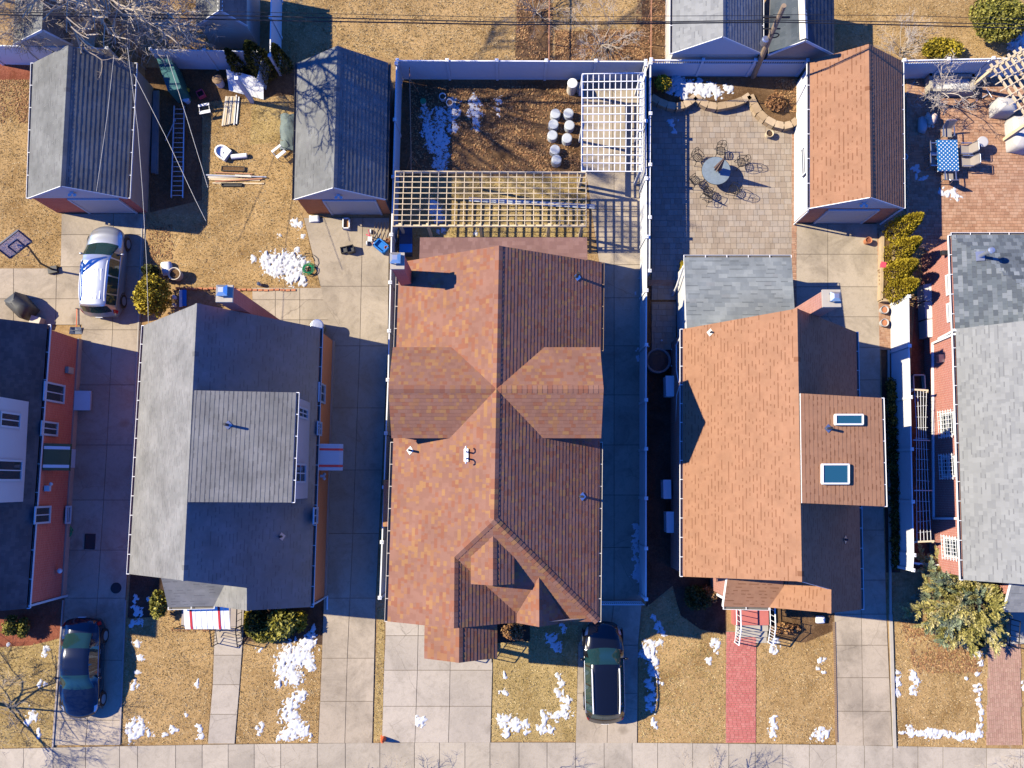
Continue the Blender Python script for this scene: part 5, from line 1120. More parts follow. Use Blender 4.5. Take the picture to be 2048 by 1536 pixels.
# ================================================================ CURVED BLOCK WALL + BED
cv = [(1303, 194), (1318, 203), (1335, 210), (1352, 213), (1368, 210), (1380, 203), (1391, 193), (1402, 203), (1416, 210), (1434, 213), (1452, 210), (1470, 206), (1486, 200), (1500, 191), (1508, 208), (1518, 225), (1532, 238), (1550, 248), (1568, 252), (1584, 248), (1594, 240)]
cw = thing('block_wall', 'curved tan block retaining wall between patio and snowy bed', 'wall', P(1440, 212, 0)); pts = [P(a, b, .45) for a, b in cv]
for cr in range(2):
    for a, b_ in zip(pts, pts[1:]):
        n = max(1, round((b_ - a).length / .3))
        for i in range(n):
            p = a + (b_ - a) * (i / n); q = a + (b_ - a) * ((i + .96) / n); z = .11 + .22 * cr
            part('block', MB().bar(V(p.x, p.y, z), V(q.x, q.y, z), .3, .215, a=rnd.random()), MT['stone'], cw)
for a, b_ in zip(pts, pts[1:]):
    n = max(1, round((b_ - a).length / .42))
    for i in range(n):
        p = a + (b_ - a) * (i / n); q = a + (b_ - a) * ((i + .97) / n); part('cap_stone', MB().bar(V(p.x, p.y, .47), V(q.x, q.y, .47), .36, .06, a=rnd.random()), MT['stone'], cw)
bed = [V(p.x, p.y, 0) for p in pts] + [V(P(1598, 123, 0).x, P(1598, 160, 0).y, 0), V(P(1302, 123, 0).x, P(1302, 160, 0).y, 0)]
struct('planting_bed', MB().prism(bed, 0.0, .36), MT['soil'])
# ================================================================ SMALL YARD THINGS (helpers)
def bucket(name, label, px_, py_, h, r, mat, lid=None, zt=None, cat='bucket', group=None, taper=.85, open_=False, z0=0.0, rim='white'):
    p = P(px_, py_, z0 + h); p.z = z0; t = thing(name, label, cat, p, group)
    if open_:
        part('body', MB().lathe([(r * taper, 0), (r, h), (r * .9, h), (r * taper * .85, h * .75), (.01, h * .74)], p, 18), MT[mat], t, smooth=False)
        if lid: part('soil', MB().lathe([(r * .88, h * .8), (r * .5, h * .84), (.02, h * .82)], p, 14), MT[lid], t)
    else:
        part('body', MB().lathe([(r * taper, 0), (r, h * .96)], p, 18), MT[mat], t)
        part('lid', MB().lathe([(r * 1.06, h * .94), (r * 1.06, h), (r * .9, h + .015), (r * .3, h + .02)], p, 18), MT[lid or mat], t)
    return t
for i, (a, b_, hh) in enumerate(((1111, 230, .4), (1137, 229, .42), (1107, 251, .4), (1139, 253, .42), (1105, 273, .4), (1134, 279, .42), (1110, 302, .4), (1113, 322, .42))):
    bucket('tub', 'upturned white plastic tub standing on the vegetable bed', a, b_ - 3, hh, .24, 'tub', 'tub', cat='tub', group='white tubs on the vegetable bed', taper=1.12)
bucket('barrel', 'tall white rain barrel against the back fence', 1145, 166, .95, .24, 'cream', 'white', cat='barrel', taper=1.0)
bucket('barrel', 'short grey barrel beside the tall white rain barrel', 1160, 172, .55, .22, 'concrete_cap', cat='barrel')
bucket('bucket', 'green and white bucket at the shaded corner of the bed', 846, 202, .36, .15, 'white', 'green_plastic')
bucket('bucket', 'white bucket with dark contents, left of its pair', 885, 192, .36, .18, 'white', 'soil', open_=True)
bucket('bucket', 'white bucket with tan contents, right of its pair', 899, 204, .36, .18, 'white', 'leaf_dry', open_=True)
bucket('bucket', 'white bucket with a brown lid in the shaded scrap yard', 434, 158, .62, .24, 'white', 'wood_dark')
bucket('bucket', 'pale blue bucket at the top end of the ladder', 371, 197, .35, .17, 'white')
bucket('flower_pot', 'large cream tub of dark soil beside the round evergreen', 348, 547, .55, .32, 'cream', 'soil', open_=True, cat='pot')
bucket('flower_pot', 'glazed cream pot on the patio near the curved wall', 1540, 266, .38, .2, 'wood', 'soil_dark', open_=True, cat='pot')
bucket('flower_pot', 'terracotta pot with soil beside the bench end of the block edge', 1770, 619, .35, .2, 'tarp', 'terracotta', open_=True, cat='pot', group=None)
bucket('flower_pot', 'terracotta filled grey pot next to the tall white fence', 1770, 645, .35, .2, 'tarp', 'terracotta', open_=True, cat='pot')
bucket('flower_pot', 'rusty brown pot at the edge of the garage shadow', 1738, 480, .4, .17, 'terracotta', 'mulch', open_=True, cat='pot')
bucket('flower_pot', 'orange pot by the blue toy pool and fence', 772, 495, .3, .09, 'orange', 'soil', open_=True, cat='pot')
bucket('flower_pot', 'taller orange pot above its twin by the fence', 775, 480, .35, .1, 'terracotta', 'soil', open_=True, cat='pot')
bucket('bucket', 'small white bucket beside the dark blue board, upper one', 347, 594, .28, .1, 'white', cat='bucket')
bucket('bucket', 'small white bucket beside the dark blue board, lower one', 347, 610, .28, .09, 'cream', cat='bucket')
bucket('path_light', 'small round white path light by the brick edging', 517, 567, .3, .09, 'white', 'navy', cat='lamp')
bucket('trash_can', 'covered grey drum on the brick patio', 1966, 283, .75, .26, 'metal', 'tarp', cat='trash can')
bucket('pond_tub', 'large round black tub with a pale rim in the narrow side yard', 1317, 721, .5, .62, 'sh_bluegrey', 'black', cat='tub', taper=.95, open_=True)
bucket('trash_can', 'dark metal trash can behind the corner of the orange brick house', 634, 651, 1.0, .3, 'cover_dark', 'metal', cat='trash can')
bucket('planter', 'small pale planter tub left of the dining table', 1810, 313, .45, .16, 'white', 'navy', open_=True, cat='planter')
for a, b_ in ((1323, 681), (1297, 693), (1344, 699), (1298, 721), (1348, 728), (1343, 732), (1320, 736)):
    p = P(a, b_, .22); solo('path_light', 'tiny white solar light on a stake around the black tub', 'lamp', MB().tube([V(p.x, p.y, 0), p], .012, 5).lathe([(.02, 0), (.045, .02), (.045, .06), (.01, .09)], p, 8), MT['white'], group='solar lights around the black tub')
def crate(name, label, px_, py_, sx_, sy_, h, mat, rz=0, wall=.03, fill=None, cat='crate', z0=0.0):
    p = P(px_, py_, z0 + h); p.z = z0; t = thing(name, label, cat, p); m = MB(); R3 = Matrix.Rotation(rz, 3, 'Z')
    for sx2, sy2, dx, dy in ((1, 0, wall, sy_), (-1, 0, wall, sy_), (0, 1, sx_, wall), (0, -1, sx_, wall)):
        m.box(p + R3 @ V(sx2 * (sx_ - wall) / 2, sy2 * (sy_ - wall * 1.02) / 2, h / 2), (dx, dy, h), rz)
    m.box(p + V(0, 0, .03), (sx_ * .98, sy_ * .98, .04), rz); part('body', m, MT[mat], t)
    if fill: part('filling', MB().box(p + V(0, 0, h * .55), (sx_ - 2.2 * wall, sy_ - 2.2 * wall, .04), rz), MT[fill], t)
    return t
crate('planter', 'white rectangular planter in front of the orange brick garage', 692, 446, .36, .55, .35, 'white', 0, .05, 'leaf_dry', 'planter')
crate('crate', 'black plastic crate tipped beside its twin on the driveway', 688, 499, .36, .32, .25, 'plastic_black', .2, .03, 'cover_dark')
crate('crate', 'black plastic crate standing upright with a mesh floor', 700, 497, .36, .36, .42, 'plastic_black', .25, .03, 'cover_dark')
crate('tray', 'black seedling tray above the scrap lumber', 466, 337, 1.2, .26, .12, 'plastic_black', -.03, .03, 'soil', 'tray')
crate('tray', 'black seedling tray below the scrap lumber', 463, 369, 1.05, .17, .12, 'plastic_black', 0, .03, None, 'tray')
crate('box', 'dull pink box tipped in the shaded scrap yard', 400, 186, .36, .36, .3, 'pinkred', .5, .03, 'soil_dark', 'box')
crate('toy_pool', 'blue and white toy tub beside the white fence', 762, 491, .7, .5, .35, 'blue_plastic', -.7, .06, 'blue_plastic', 'toy')
# trough of the dining patio
crate('stone_trough', 'stone trough holding snow under the pale bare bush', 1905, 165, 2.3, .95, .6, 'concrete_cap', -.02, .14, 'snow', 'trough')
# bins behind the centre house
for i, (b_, lb_) in enumerate(((462, 'navy wheeled bin nearest the wood pergola'), (479, 'navy wheeled bin in the middle of the row of three'), (496, 'bright navy wheeled bin nearest the brick chimney'))):
    p = P(811, b_, 1.0); p.z = 0; t = thing('wheeled_bin', lb_, 'bin', p, 'navy bins beside the chimney')
    m = MB().add([p + V(x * .24, y * .19, 0.02) for x, y in ((-1, -1), (1, -1), (1, 1), (-1, 1))] + [p + V(x * .29, y * .2, .92) for x, y in ((-1, -1), (1, -1), (1, 1), (-1, 1))], [(3, 2, 1, 0), (4, 5, 6, 7), (0, 1, 5, 4), (1, 2, 6, 5), (2, 3, 7, 6), (3, 0, 4, 7)]); part('body', m, MT['navy'], t)
    part('lid', MB().box(p + V(0.01, 0, .96), (.64, .42, .06), ry=-.05), MT['blue_plastic' if i == 2 else 'navy'], t)
    part('handle', MB().tube([p + V(-.34, -.16, .9), p + V(-.4, -.1, .93), p + V(-.4, .1, .93), p + V(-.34, .16, .9)], .016, 6), MT['plastic_black'], t)
    for s in (-1, 1): part('wheel', MB().tube([p + V(-.27, s * .2, .1), p + V(-.27, s * .15, .1)], .1, 12), MT['tyre'], t)
# lumber and ladders
def planks(name, label, lst, cat, mat='wood', group=None):
    c = P(lst[0][0], lst[0][1], 0); t = thing(name, label, cat, c, group)
    for (a, b_, c_, d_, w_, h, z, m) in lst: part('plank' if m != 'white' else 'pipe', MB().bar(P(a, b_, z), P(c_, d_, z), w_, h), MT[m], t)
    return t
planks('lumber_stack', 'fanned stack of pale lumber lying on the dry grass', [(453 + i * 3.6, 193, 445 + i * 4.2, 252 - i, .085, .07, .06 + .035 * (i % 2), 'wood' if i % 3 else 'cream') for i in range(6)] + [(478, 194, 473, 248, .06, .06, .06, 'white'), (473, 190, 468, 250, .05, .05, .1, 'white')], 'lumber')
planks('lumber_stack', 'loose pile of mixed boards and pipes between two black trays', [(412, 350, 533, 354, .06, .05, .1, 'metal'), (416, 354, 500, 352, .12, .04, .05, 'cream'), (428, 345, 505, 348, .05, .05, .06, 'wood_red'), (418, 358, 520, 360, .1, .03, .04, 'wood'), (430, 363, 525, 357, .07, .04, .09, 'wood_red'), (425, 366, 528, 367, .06, .04, .04, 'wood'), (470, 351, 503, 353, .1, .04, .12, 'cream')], 'lumber')
planks('board_stack', 'long blue grey boards lying in the shade along the garage', [(311, 182, 307, 346, .22, .1, .12, 'sh_bluegrey'), (316, 182, 313, 348, .14, .14, .07, 'sh_bluegrey')], 'lumber')
planks('pipe_bundle', 'bundle of pale pipes lying beneath the wood pergola', [(938, 396 + i * 2, 1190, 410 + i * 2.2, .05, .05, .06 + .04 * (i % 2), 'tub' if i % 2 else 'metal') for i in range(4)], 'pipes')
planks('board_stack', 'blue and white boards leaning beside the round evergreen', [(362, 580, 362, 614, .16, .05, .08, 'white'), (369, 580, 369, 612, .2, .08, .1, 'blue_plastic')], 'lumber')
t = thing('ladder', 'long aluminium ladder lying in the garage shadow', 'ladder', P(355, 300, 0))
for a, b_ in (((349, 212), (343, 396)), ((369, 212), (366, 396))): part('rail', MB().bar(P(*a, .15), P(*b_, .15), .05, .1), MT['steel'], t)
for i in range(19):
    y = 218 + i * 9.6; q = i / 19; part('rung', MB().tube([P(349 - 6 * q, y, .15), P(369 - 3 * q, y, .15)], .018, 6), MT['steel'], t)
planks('loose_board', 'thin board leaning across beside the ladder', [(352, 238, 331, 282, .06, .05, .08, 'metal')], 'board')
# leaning white panel, white post, teal storage box
t = thing('panel', 'large white sheet panel propped near the dark evergreens', 'panel', P(490, 170, 0))
q = [P(452, 138, .75), P(527, 158, .75), P(527, 199, .06), P(458, 181, .06)]; n_ = plane(q[0], q[1], q[3]); q[2] = on(527, 199, n_); part('sheet', MB().slab(q, .03), MT['white'], t)
part('prop', MB().bar(q[0] - V(0, -.02, .05), V(q[0].x, q[0].y + .1, 0), .06, .06).bar(q[1] - V(.05, 0, .05), V(q[1].x - .05, q[1].y, 0), .06, .06), MT['wood_dark'], t)
p = P(505, 204, 0); solo('post', 'square white post standing before the white panel', 'post', MB().bb(p.x - .09, p.x + .09, p.y - .09, p.y + .09, 0, 2.7), MT['white'])
p = P(535, 145, 0); solo('panel', 'narrow white board standing beside the dark evergreen', 'panel', MB().box(p + V(0, -.5, .7), (.05, .9, 1.4), rz=-.15), MT['white'])
t = thing('storage_box', 'teal tarp covered storage box beside the blue shaded fence', 'box', P(350, 160, 0)); q = [P(314, 118, 1.4), P(342, 118, 1.4), P(364, 178, 1.4), P(336, 182, 1.4)]
M_teal = M_plain('teal_tarp', (0.02, 0.12, 0.13), .45, var=.3); part('cover', MB().prism([V(a.x, a.y, 0) for a in q], 0.02, 1.4), M_teal, t)
part('cover_top', MB().prism([V(a.x, a.y, 0) for a in q], 1.4, 1.44), M_teal, t)
# basin, pvc pipe, chair frame, tarp, sawhorse, yellow ball
c = P(444, 303, .3); t = thing('basin', 'white ceramic wash basin lying on the dry grass', 'basin', V(c.x, c.y, 0)); R3 = Matrix.Rotation(-.6, 3, 'Z')
rim = [V(.42 * math.cos(a) if math.cos(a) < .3 else .36, .34 * math.sin(a), 0) for a in [i * 6.283 / 16 for i in range(16)]]
m = MB(); o = 0; lay = [(1.0, .05), (1.0, .3), (.8, .3), (.68, .2), (.3, .14)]
for k, z in lay: m.v += [V(c.x, c.y, z) + R3 @ (p * k) for p in rim]
for i in range(4):
    for j in range(16): m.f.append([i * 16 + j, i * 16 + (j + 1) % 16, (i + 1) * 16 + (j + 1) % 16, (i + 1) * 16 + j]); m.a.append(.5)
m.f.append(list(range(64, 80))); m.a.append(.5); part('bowl', m, MT['white'], t); part('drain', MB().lathe([(.05, .145), (.05, .16), (.01, .165)], (c.x, c.y, 0), 10), MT['metal'], t)
solo('pipe', 'short white plastic pipe lying by the basin', 'pipe', MB().tube([P(463, 314, .13), P(494, 311, .13)], .13, 14), MT['white'])
def frame_chair(name, label, c, rz, mat='steel'):
    t = thing(name, label, 'chair frame', c); R3 = Matrix.Rotation(rz, 3, 'Z'); f = lambda x, y, z: c + R3 @ V(x, y, z)
    for s in (-1, 1): part('leg', MB().tube([f(s * .25, -.25, 0), f(s * .25, -.2, .45), f(s * .25, .25, .45), f(s * .25, .3, 0)], .018, 6), MT[mat], t)
    part('seat_board', MB().bar(f(-.28, -.18, .47), f(.28, -.18, .47), .16, .04), MT['white'], t); part('seat_board', MB().bar(f(-.28, .2, .47), f(.28, .2, .47), .12, .04), MT['white'], t); return t
frame_chair('chair_frame', 'broken metal chair frame with white slats beside the garage', P(562, 310, 0), .7); frame_chair('chair_frame', 'toppled metal stool frame near the lumber stack', P(415, 225, 0), .2)
c = P(580, 265, 0); m = MB(); r = random.Random(3); pts = []
for i in range(7):
    for j in range(9):
        x = c.x - .5 + i * .16; y = c.y + .95 - j * .24; pts.append(V(x + r.uniform(-.03, .03), y + r.uniform(-.03, .03), max(.0, .28 * math.sin(i * .7) * abs(math.sin(j * .9 + i)) + .02)))
m.v = pts; m.f = [[i * 9 + j, (i + 1) * 9 + j, (i + 1) * 9 + j + 1, i * 9 + j + 1] for i in range(6) for j in range(8)]; m.a = [.5] * len(m.f)
solo('tarp', 'crumpled grey green tarp against the grey garage wall', 'tarp', m, MT['cover_green'], smooth=True)
p = P(375, 180, .12); solo('ball', 'small yellow ball in the shaded scrap yard', 'ball', MB().lathe([(.02, .0), (.09, .04), (.12, .12), (.09, .2), (.02, .24)], V(p.x, p.y, 0), 12), M_plain('yellow_plastic', (.6, .42, .02), .5), smooth=True)
sheet('worn_patch', [(503, 210), (575, 207), (576, 282), (500, 290)], MT['lawn_green'], .016)
# hose, brick edging, sacks, toys
def coil(name, label, px_, py_, r0, n, mat, rad=.016, seed=1, zz=.03, tilt=0):
    r = random.Random(seed); c = P(px_, py_, 0); pts = []
    for i in range(n * 14):
        a = i * 6.283 / 14; k = r0 * (1 + .3 * math.sin(i * .31 + seed) + r.uniform(-.08, .08)); pts.append(c + V(k * math.cos(a) + .06 * math.sin(i * .11), k * .9 * math.sin(a) + .06 * math.cos(i * .17), zz + .012 * (i // 14) + r.uniform(0, .02)))
    return solo(name, label, 'hose', MB().tube(pts, rad, 5), MT[mat])
coil('garden_hose', 'tangled green garden hose at the edge of the snow heap', 618, 540, .24, 7, 'green_plastic', .018, 1, .16)
coil('garden_hose', 'coiled dark green hose on the shaded driveway by the brick wall', 131, 1064, .3, 5, 'green_plastic', .03, 2, .07)
coil('garden_hose', 'black hose loop lying around the green hose', 612, 525, .45, 2, 'plastic_black', .014, 3, .05)
t = thing('brick_edging', 'row of laid red bricks edging the straw grass', 'edging', P(545, 580, 0))
for i in range(22):
    x = 356 + i * 11; y = 577 + (i > 10) * 3 + rnd.uniform(-1, 1); p = P(x, y, .06); part('brick', MB().box(V(p.x, p.y, .05), (.22, .1, .1), rz=rnd.uniform(-.08, .08)), MT['terracotta'], t)
t = thing('brick_edging', 'dark brick edging along the wide driveway lawn', 'edging', P(1669, 1370, 0))
for i in range(58):
    y = 1245 + i * 4.15; p = P(1667 + (y - 1245) * .02, y, 0); part('brick', MB().box(V(p.x, p.y, .05), (.1, .085, .1)), MT['wood_dark'], t)
t = thing('stone_ring', 'half ring of pink bricks around the base of the conifer bed', 'edging', P(1945, 1275, 0))
for i in range(15):
    a = 2.6 + i * .2; p = P(1950 + 31 * math.cos(a), 1268 - 30 * math.sin(a), 0); part('brick', MB().box(V(p.x, p.y, .05), (.16, .09, .1), rz=a + 1.57), MT['brick5'], t)
def sack(name, label, px_, py_, sx_, sy_, h, mat, rz=0, seed=1, cat='bag', prof=None):
    p = P(px_, py_, h); p.z = 0; r = random.Random(seed); m = MB(); R3 = Matrix.Rotation(rz, 3, 'Z'); n = 7
    for k, (s, z) in enumerate(prof or ((.85, 0.0), (1.0, h * .45), (.8, h * .9), (.35, h))):
        for i in range(12):
            a = i * 6.283 / 12 + .26; ca, sa = math.cos(a), math.sin(a); e = .35 if not prof else .22
            m.v.append(p + R3 @ V(math.copysign(abs(ca) ** e, ca) * sx_ / 2 * s * r.uniform(.88, 1.08), math.copysign(abs(sa) ** e, sa) * sy_ / 2 * s * r.uniform(.88, 1.08), z + (0 if k == 0 else r.uniform(-.03, .03))))
    for k in range(3):
        for i in range(12): m.f.append([k * 12 + i, k * 12 + (i + 1) % 12, (k + 1) * 12 + (i + 1) % 12, (k + 1) * 12 + i]); m.a.append(.5)
    m.f.append(list(range(36, 48))); m.a.append(.5)
    return solo(name, label, cat, m, MT[mat], smooth=True)
sack('sack', 'white sack lying against the orange brick pier', 628, 436, .6, .38, .22, 'white', 0, 1); sack('bag', 'crumpled white bag beside the large cream tub', 331, 535, .55, .75, .35, 'white', .2, 2)
sack('grill_cover', 'covered grill under a dark weatherproof cover', 30, 607, 1.35, .85, 1.05, 'cover_dark', -.75, 3, 'grill', ((1.0, 0), (.95, .75), (.75, 1.0), (.3, 1.1))); sack('grill_cover', 'covered grill under a pale grey cover on the brick patio', 2017, 207, .95, .75, 1.0, 'tarp', -.1, 4, 'grill', ((1.05, 0), (.98, .85), (.88, 1.0), (.3, 1.06)))
sack('furniture_cover', 'large pale grey furniture cover at the edge of the brick patio', 2049, 262, 1.0, 1.7, .85, 'tarp', -.05, 5, 'cover', ((1.05, 0), (.98, .7), (.9, .85), (.3, .9))); sack('rock', 'blue shaded white stone on the bed by the wide driveway', 1643, 1240, .45, .4, .3, 'white', 0, 6, 'stone')
sack('garden_urn', 'mauve oblong urn in the shade beside the pale ornament', 1849, 246, .42, .9, .4, 'tarp', -.1, 8, 'urn')
p = P(80, 645, 0); solo('box', 'small cream box by the covered dark grill', 'box', MB().box(V(p.x, p.y, .25), (.5, .45, .5), rz=-.3), MT['cream'])
# pale ornament: rounded seated figure of stone
c = P(1861, 240, .3); c.z = 0; m = MB()
for (x, y, z, rr) in ((0, 0, .0, .24), (-.16, .12, .05, .17), (.14, .13, .06, .17), (-.02, -.14, .04, .2), (-.14, .3, .1, .09), (.12, .28, .1, .09), (-.1, -.34, .0, .08), (.08, -.36, .0, .08)):
    m.lathe([(rr * .75, 0), (rr, rr * .6), (rr * .85, rr * 1.3), (rr * .3, rr * 1.7)], c + V(x, y, .28), 10)
m.lathe([(.2, 0), (.24, .3)], c, 10); t = thing('garden_ornament', 'pale pinkish stone ornament at the edge of the garage shade', 'ornament', c); part('body', m, M_plain('pale_stone', (.72, .56, .46), .8, var=.2, scale=8), t, smooth=True)
# toys by the fence: pink trike frame
c = P(742, 476, 0); t = thing('toy_tricycle', 'tangled pink and white toy tricycle by the fence', 'toy', c)
part('frame', MB().tube([c + V(-.2, .1, .3), c + V(0, .0, .35), c + V(.15, -.2, .2), c + V(.1, -.35, .15)], .03, 6).tube([c + V(0, 0, .35), c + V(-.05, .3, .5)], .025, 6), MT['pinkred'], t)
for x, y in ((-.18, -.3), (.2, -.3), (0, .3)): part('wheel', MB().tube([c + V(x - .03, y, .12), c + V(x + .03, y, .12)], .12, 12), MT['white'], t)
part('seat', MB().box(c + V(0, -.15, .33), (.2, .24, .05)), MT['white'], t)
c = P(764, 465, 0); t = thing('folded_trellis', 'dark folded metal frame lying above the blue toy tub', 'frame', c); 
for i in range(5): part('bar', MB().tube([c + V(-.45 + i * .22, -.45, .05), c + V(-.3 + i * .15, .45, .3)], .018, 5), MT['wood_dark'], t)
# shovel, door mat, drain, cone
t = thing('shovel', 'red handled snow shovel lying on the rear paving', 'shovel', P(153, 640, 0)); part('shaft', MB().tube([P(154, 618, .1), P(153, 654, .12)], .022, 8), MT['orange'], t)
part('grip', MB().tube([P(151, 617, .1), P(157, 617, .1)], .022, 6), MT['plastic_black'], t); part('blade', MB().add([P(140, 654, .14), P(162, 654, .14), P(164, 668, .06), P(138, 668, .06), P(150, 654, .05), P(150, 668, .05)], [(0, 4, 5, 3), (4, 1, 2, 5)]).box(P(151, 661, .06), (.5, .03, .1)), MT['navy'], t)
p = P(180, 1083, .06); solo('door_mat', 'dark rectangular mat lying on the shaded driveway', 'mat', MB().box(p, (.46, .74, .02), rz=-.04).bar(p + V(-.24, -.37, .012), p + V(-.24, .37, .012), .04, .02).bar(p + V(.24, -.37, .012), p + V(.24, .37, .012), .04, .02), MT['plastic_black'])
p = P(232, 1176, .055); solo('drain_cover', 'dark round drain cover in the shaded driveway', 'drain', MB().lathe([(.26, 0), (.26, .02), (.22, .025), (.05, .02)], V(p.x, p.y, .045), 18), MT['black'])
p = P(768, 1477, 0); t = thing('traffic_cone', 'orange cone standing at the end of the grass strip', 'cone', p); part('base', MB().box(p + V(0, 0, .03), (.3, .3, .04)), MT['orange'], t); part('cone', MB().lathe([(.13, .05), (.1, .3), (.05, .62), (.03, .68)], p, 14), MT['orange'], t)
# basketball hoop
def M_acrylic():
    m, nt, N, L, b = new_mat('backboard_acrylic'); b.inputs['Base Color'].default_value = (.85, .86, .88, 1); b.inputs['Roughness'].default_value = .15; b.inputs['Alpha'].default_value = .35; return m
b0 = P(109, 541, 0); top = P(50, 490, 3.55); bc_ = P(32, 489, 3.75); t = thing('basketball_hoop', 'portable basketball hoop with a framed white backboard', 'basketball hoop', b0)
part('base', MB().box(b0 + V(0, 0, .12), (.45, .35, .22), rz=.2), MT['plastic_black'], t); part('pole', MB().tube([b0 + V(0, 0, .1), b0 + V(0, .03, 1.3), top - V(0, 0, .25), bc_ - V(0, 0, .1)], .05, 8), MT['plastic_black'], t)
bc = P(29, 489, 3.8); ang = R(40); ux = V(math.cos(ang), math.sin(ang), 0); uz = V(-.12 * math.sin(ang), .12 * math.cos(ang), 1).normalized(); n = ux.cross(uz)
# the board leans back so that its face shows from above
uz = (V(-math.sin(ang), math.cos(ang), 0) * .55 + V(0, 0, .85)).normalized(); n = ux.cross(uz).normalized()
sq = lambda a, b, k=0: bc + ux * a + uz * b + n * k
bd = part('backboard', MB().slab([sq(-.62, -.38), sq(.62, -.38), sq(.62, .42), sq(-.62, .42)], .03), M_acrylic(), t); fr = MB()
for a, b2 in ((sq(-.62, -.38), sq(.62, -.38)), (sq(.62, -.38), sq(.62, .42)), (sq(.62, .42), sq(-.62, .42)), (sq(-.62, .42), sq(-.62, -.38))): fr.bar(a, b2, .07, .07)
for a, b2 in ((sq(-.25, -.38), sq(-.25, .12)), (sq(.25, -.38), sq(.25, .12)), (sq(-.25, .12), sq(.25, .12))): fr.bar(a - n * .04, b2 - n * .04, .06, .02); fr.bar(a + n * .03, b2 + n * .03, .06, .02)
part('board_frame', fr, MT['navy'], bd); rc = P(50, 503, 3.2); part('rim', MB().tube([rc + V(.23 * math.cos(a), .23 * math.sin(a), 0) for a in [i * 6.283 / 18 for i in range(18)]], .012, 5, closed=True).bar(rc + V(-.15, .15, 0), bc - uz * .3, .05, .03), MT['wood_red'], t)
# condensers
def condenser(label, a, b_, h=.85, mat='white', group=None):
    p = P((a[0] + b_[0]) / 2, (a[1] + b_[1]) / 2, h); q0, q1 = P(*a, h), P(*b_, h); dx, dy = abs(q1.x - q0.x), abs(q1.y - q0.y); p.z = 0
    t = thing('air_conditioner', label, 'air conditioner', p, group); part('case', MB().box(p + V(0, 0, h / 2 + .03), (dx, dy, h - .06)), MT[mat], t); part('lid', MB().box(p + V(0, 0, h - .01), (dx + .03, dy + .03, .03)), MT[mat], t)
    g_ = MB(); 
    for i in range(5): g_.box(p + V(-dx / 2 - .012, 0, .2 + i * .13), (.015, dy * .8, .03))
    part('grille', g_, MT['metal'], t)
    for s in (-1, 1): part('foot', MB().box(p + V(0, s * dy * .38, .03), (dx * 1.2, .06, .06)), MT['plastic_black'], t)
condenser('boxy white condenser in the side yard below the black tub', (1332, 752), (1350, 792)); condenser('boxy white condenser standing away from the wall in the narrow side yard', (1327, 960), (1342, 997)); condenser('boxy white condenser farthest from the black tub in the narrow side yard', (1333, 1024), (1351, 1065))
def cabinet(label, a, b_, h):
    q0, q1 = P(*a, h), P(*b_, h); p = V((q0.x + q1.x) / 2, (q0.y + q1.y) / 2, 0); dx, dy = abs(q1.x - q0.x) / 2, abs(q1.y - q0.y) / 2
    t = thing('storage_cabinet', label, 'cabinet', p, 'grey cabinets along the brick wall'); m = MB()
    prof = [(-dx, 0), (dx, 0), (dx, h), (0, h), (-dx, h * .78)]; k = 5
    m.add([p + V(x, -dy, z) for x, z in prof] + [p + V(x, dy, z) for x, z in prof], [list(range(5)), list(reversed(range(5, 10)))] + [[i, (i + 1) % 5 + 0, (i + 1) % 5 + 5, i + 5][::-1] for i in range(5)])
    part('body', m, MT['tarp'], t); part('handle', MB().box(p + V(-.05, -dy - .02, h * .9), (.3, .04, .06)), MT['white'], t)
cabinet('ridged grey cabinet by the brick wall, mostly in shade', (1851, 567), (1874, 599), .95); cabinet('ridged grey cabinet, middle of three by the brick wall', (1853, 602), (1875, 635), .95); cabinet('ridged pale cabinet in full sun, end of three by the brick wall', (1855, 638), (1877, 672), .95)
crate('laundry_bin', 'open pale bin standing by the wire trellis', 1839, 764, .6, .75, .75, 'cream', 0, .05, 'soil_dark', 'bin')
# wire trellis between tall fence and brick house
t = thing('wire_trellis', 'white wire grid trellis on timber ends beside the tall fence', 'trellis', P(1848, 900, 0)); z = 1.7
for a, b_ in (((1822, 779), (1856, 781)), ((1826, 1084), (1868, 1082))): part('end_beam', MB().bar(P(*a, z), P(*b_, z), .08, .09), MT['wood'], t)
for a, b_ in (((1826, 880), (1860, 881)), ((1828, 981), (1864, 981))): part('cross_bar', MB().bar(P(*a, z - .1), P(*b_, z - .1), .05, .06), MT['metal'], t)
for i in range(5): part('wire', MB().tube([P(1829 + i * 6, 782, z), P(1833 + i * 4.5, 850, z - .15), P(1833 + i * 6, 985, z - .1), P(1834 + i * 7, 1082, z)], .012, 4), MT['white'], t)
for i in range(14): y = 792 + i * 21; part('wire', MB().tube([P(1829 + i * .4, y, z - .08), P(1854 + i * .6, y + rnd.uniform(-3, 3), z - .08)], .009, 4), MT['white'], t)
for a in ((1824, 782), (1855, 783), (1828, 1086), (1866, 1084)): p = P(*a, z); part('post', MB().bb(p.x - .04, p.x + .04, p.y - .04, p.y + .04, 0, z), MT['wood'], t)
solo('fence_rail', 'white rail across the side yard behind the golden conifer', 'rail', MB().bar(P(1828, 1126, .9), P(1893, 1131, .9), .06, .09).bar(P(1828, 1126, .45), P(1893, 1131, .45), .05, .08).box(P(1829, 1126, .45), (.1, .1, .9)).box(P(1892, 1131, .45), (.1, .1, .9)), MT['white'])
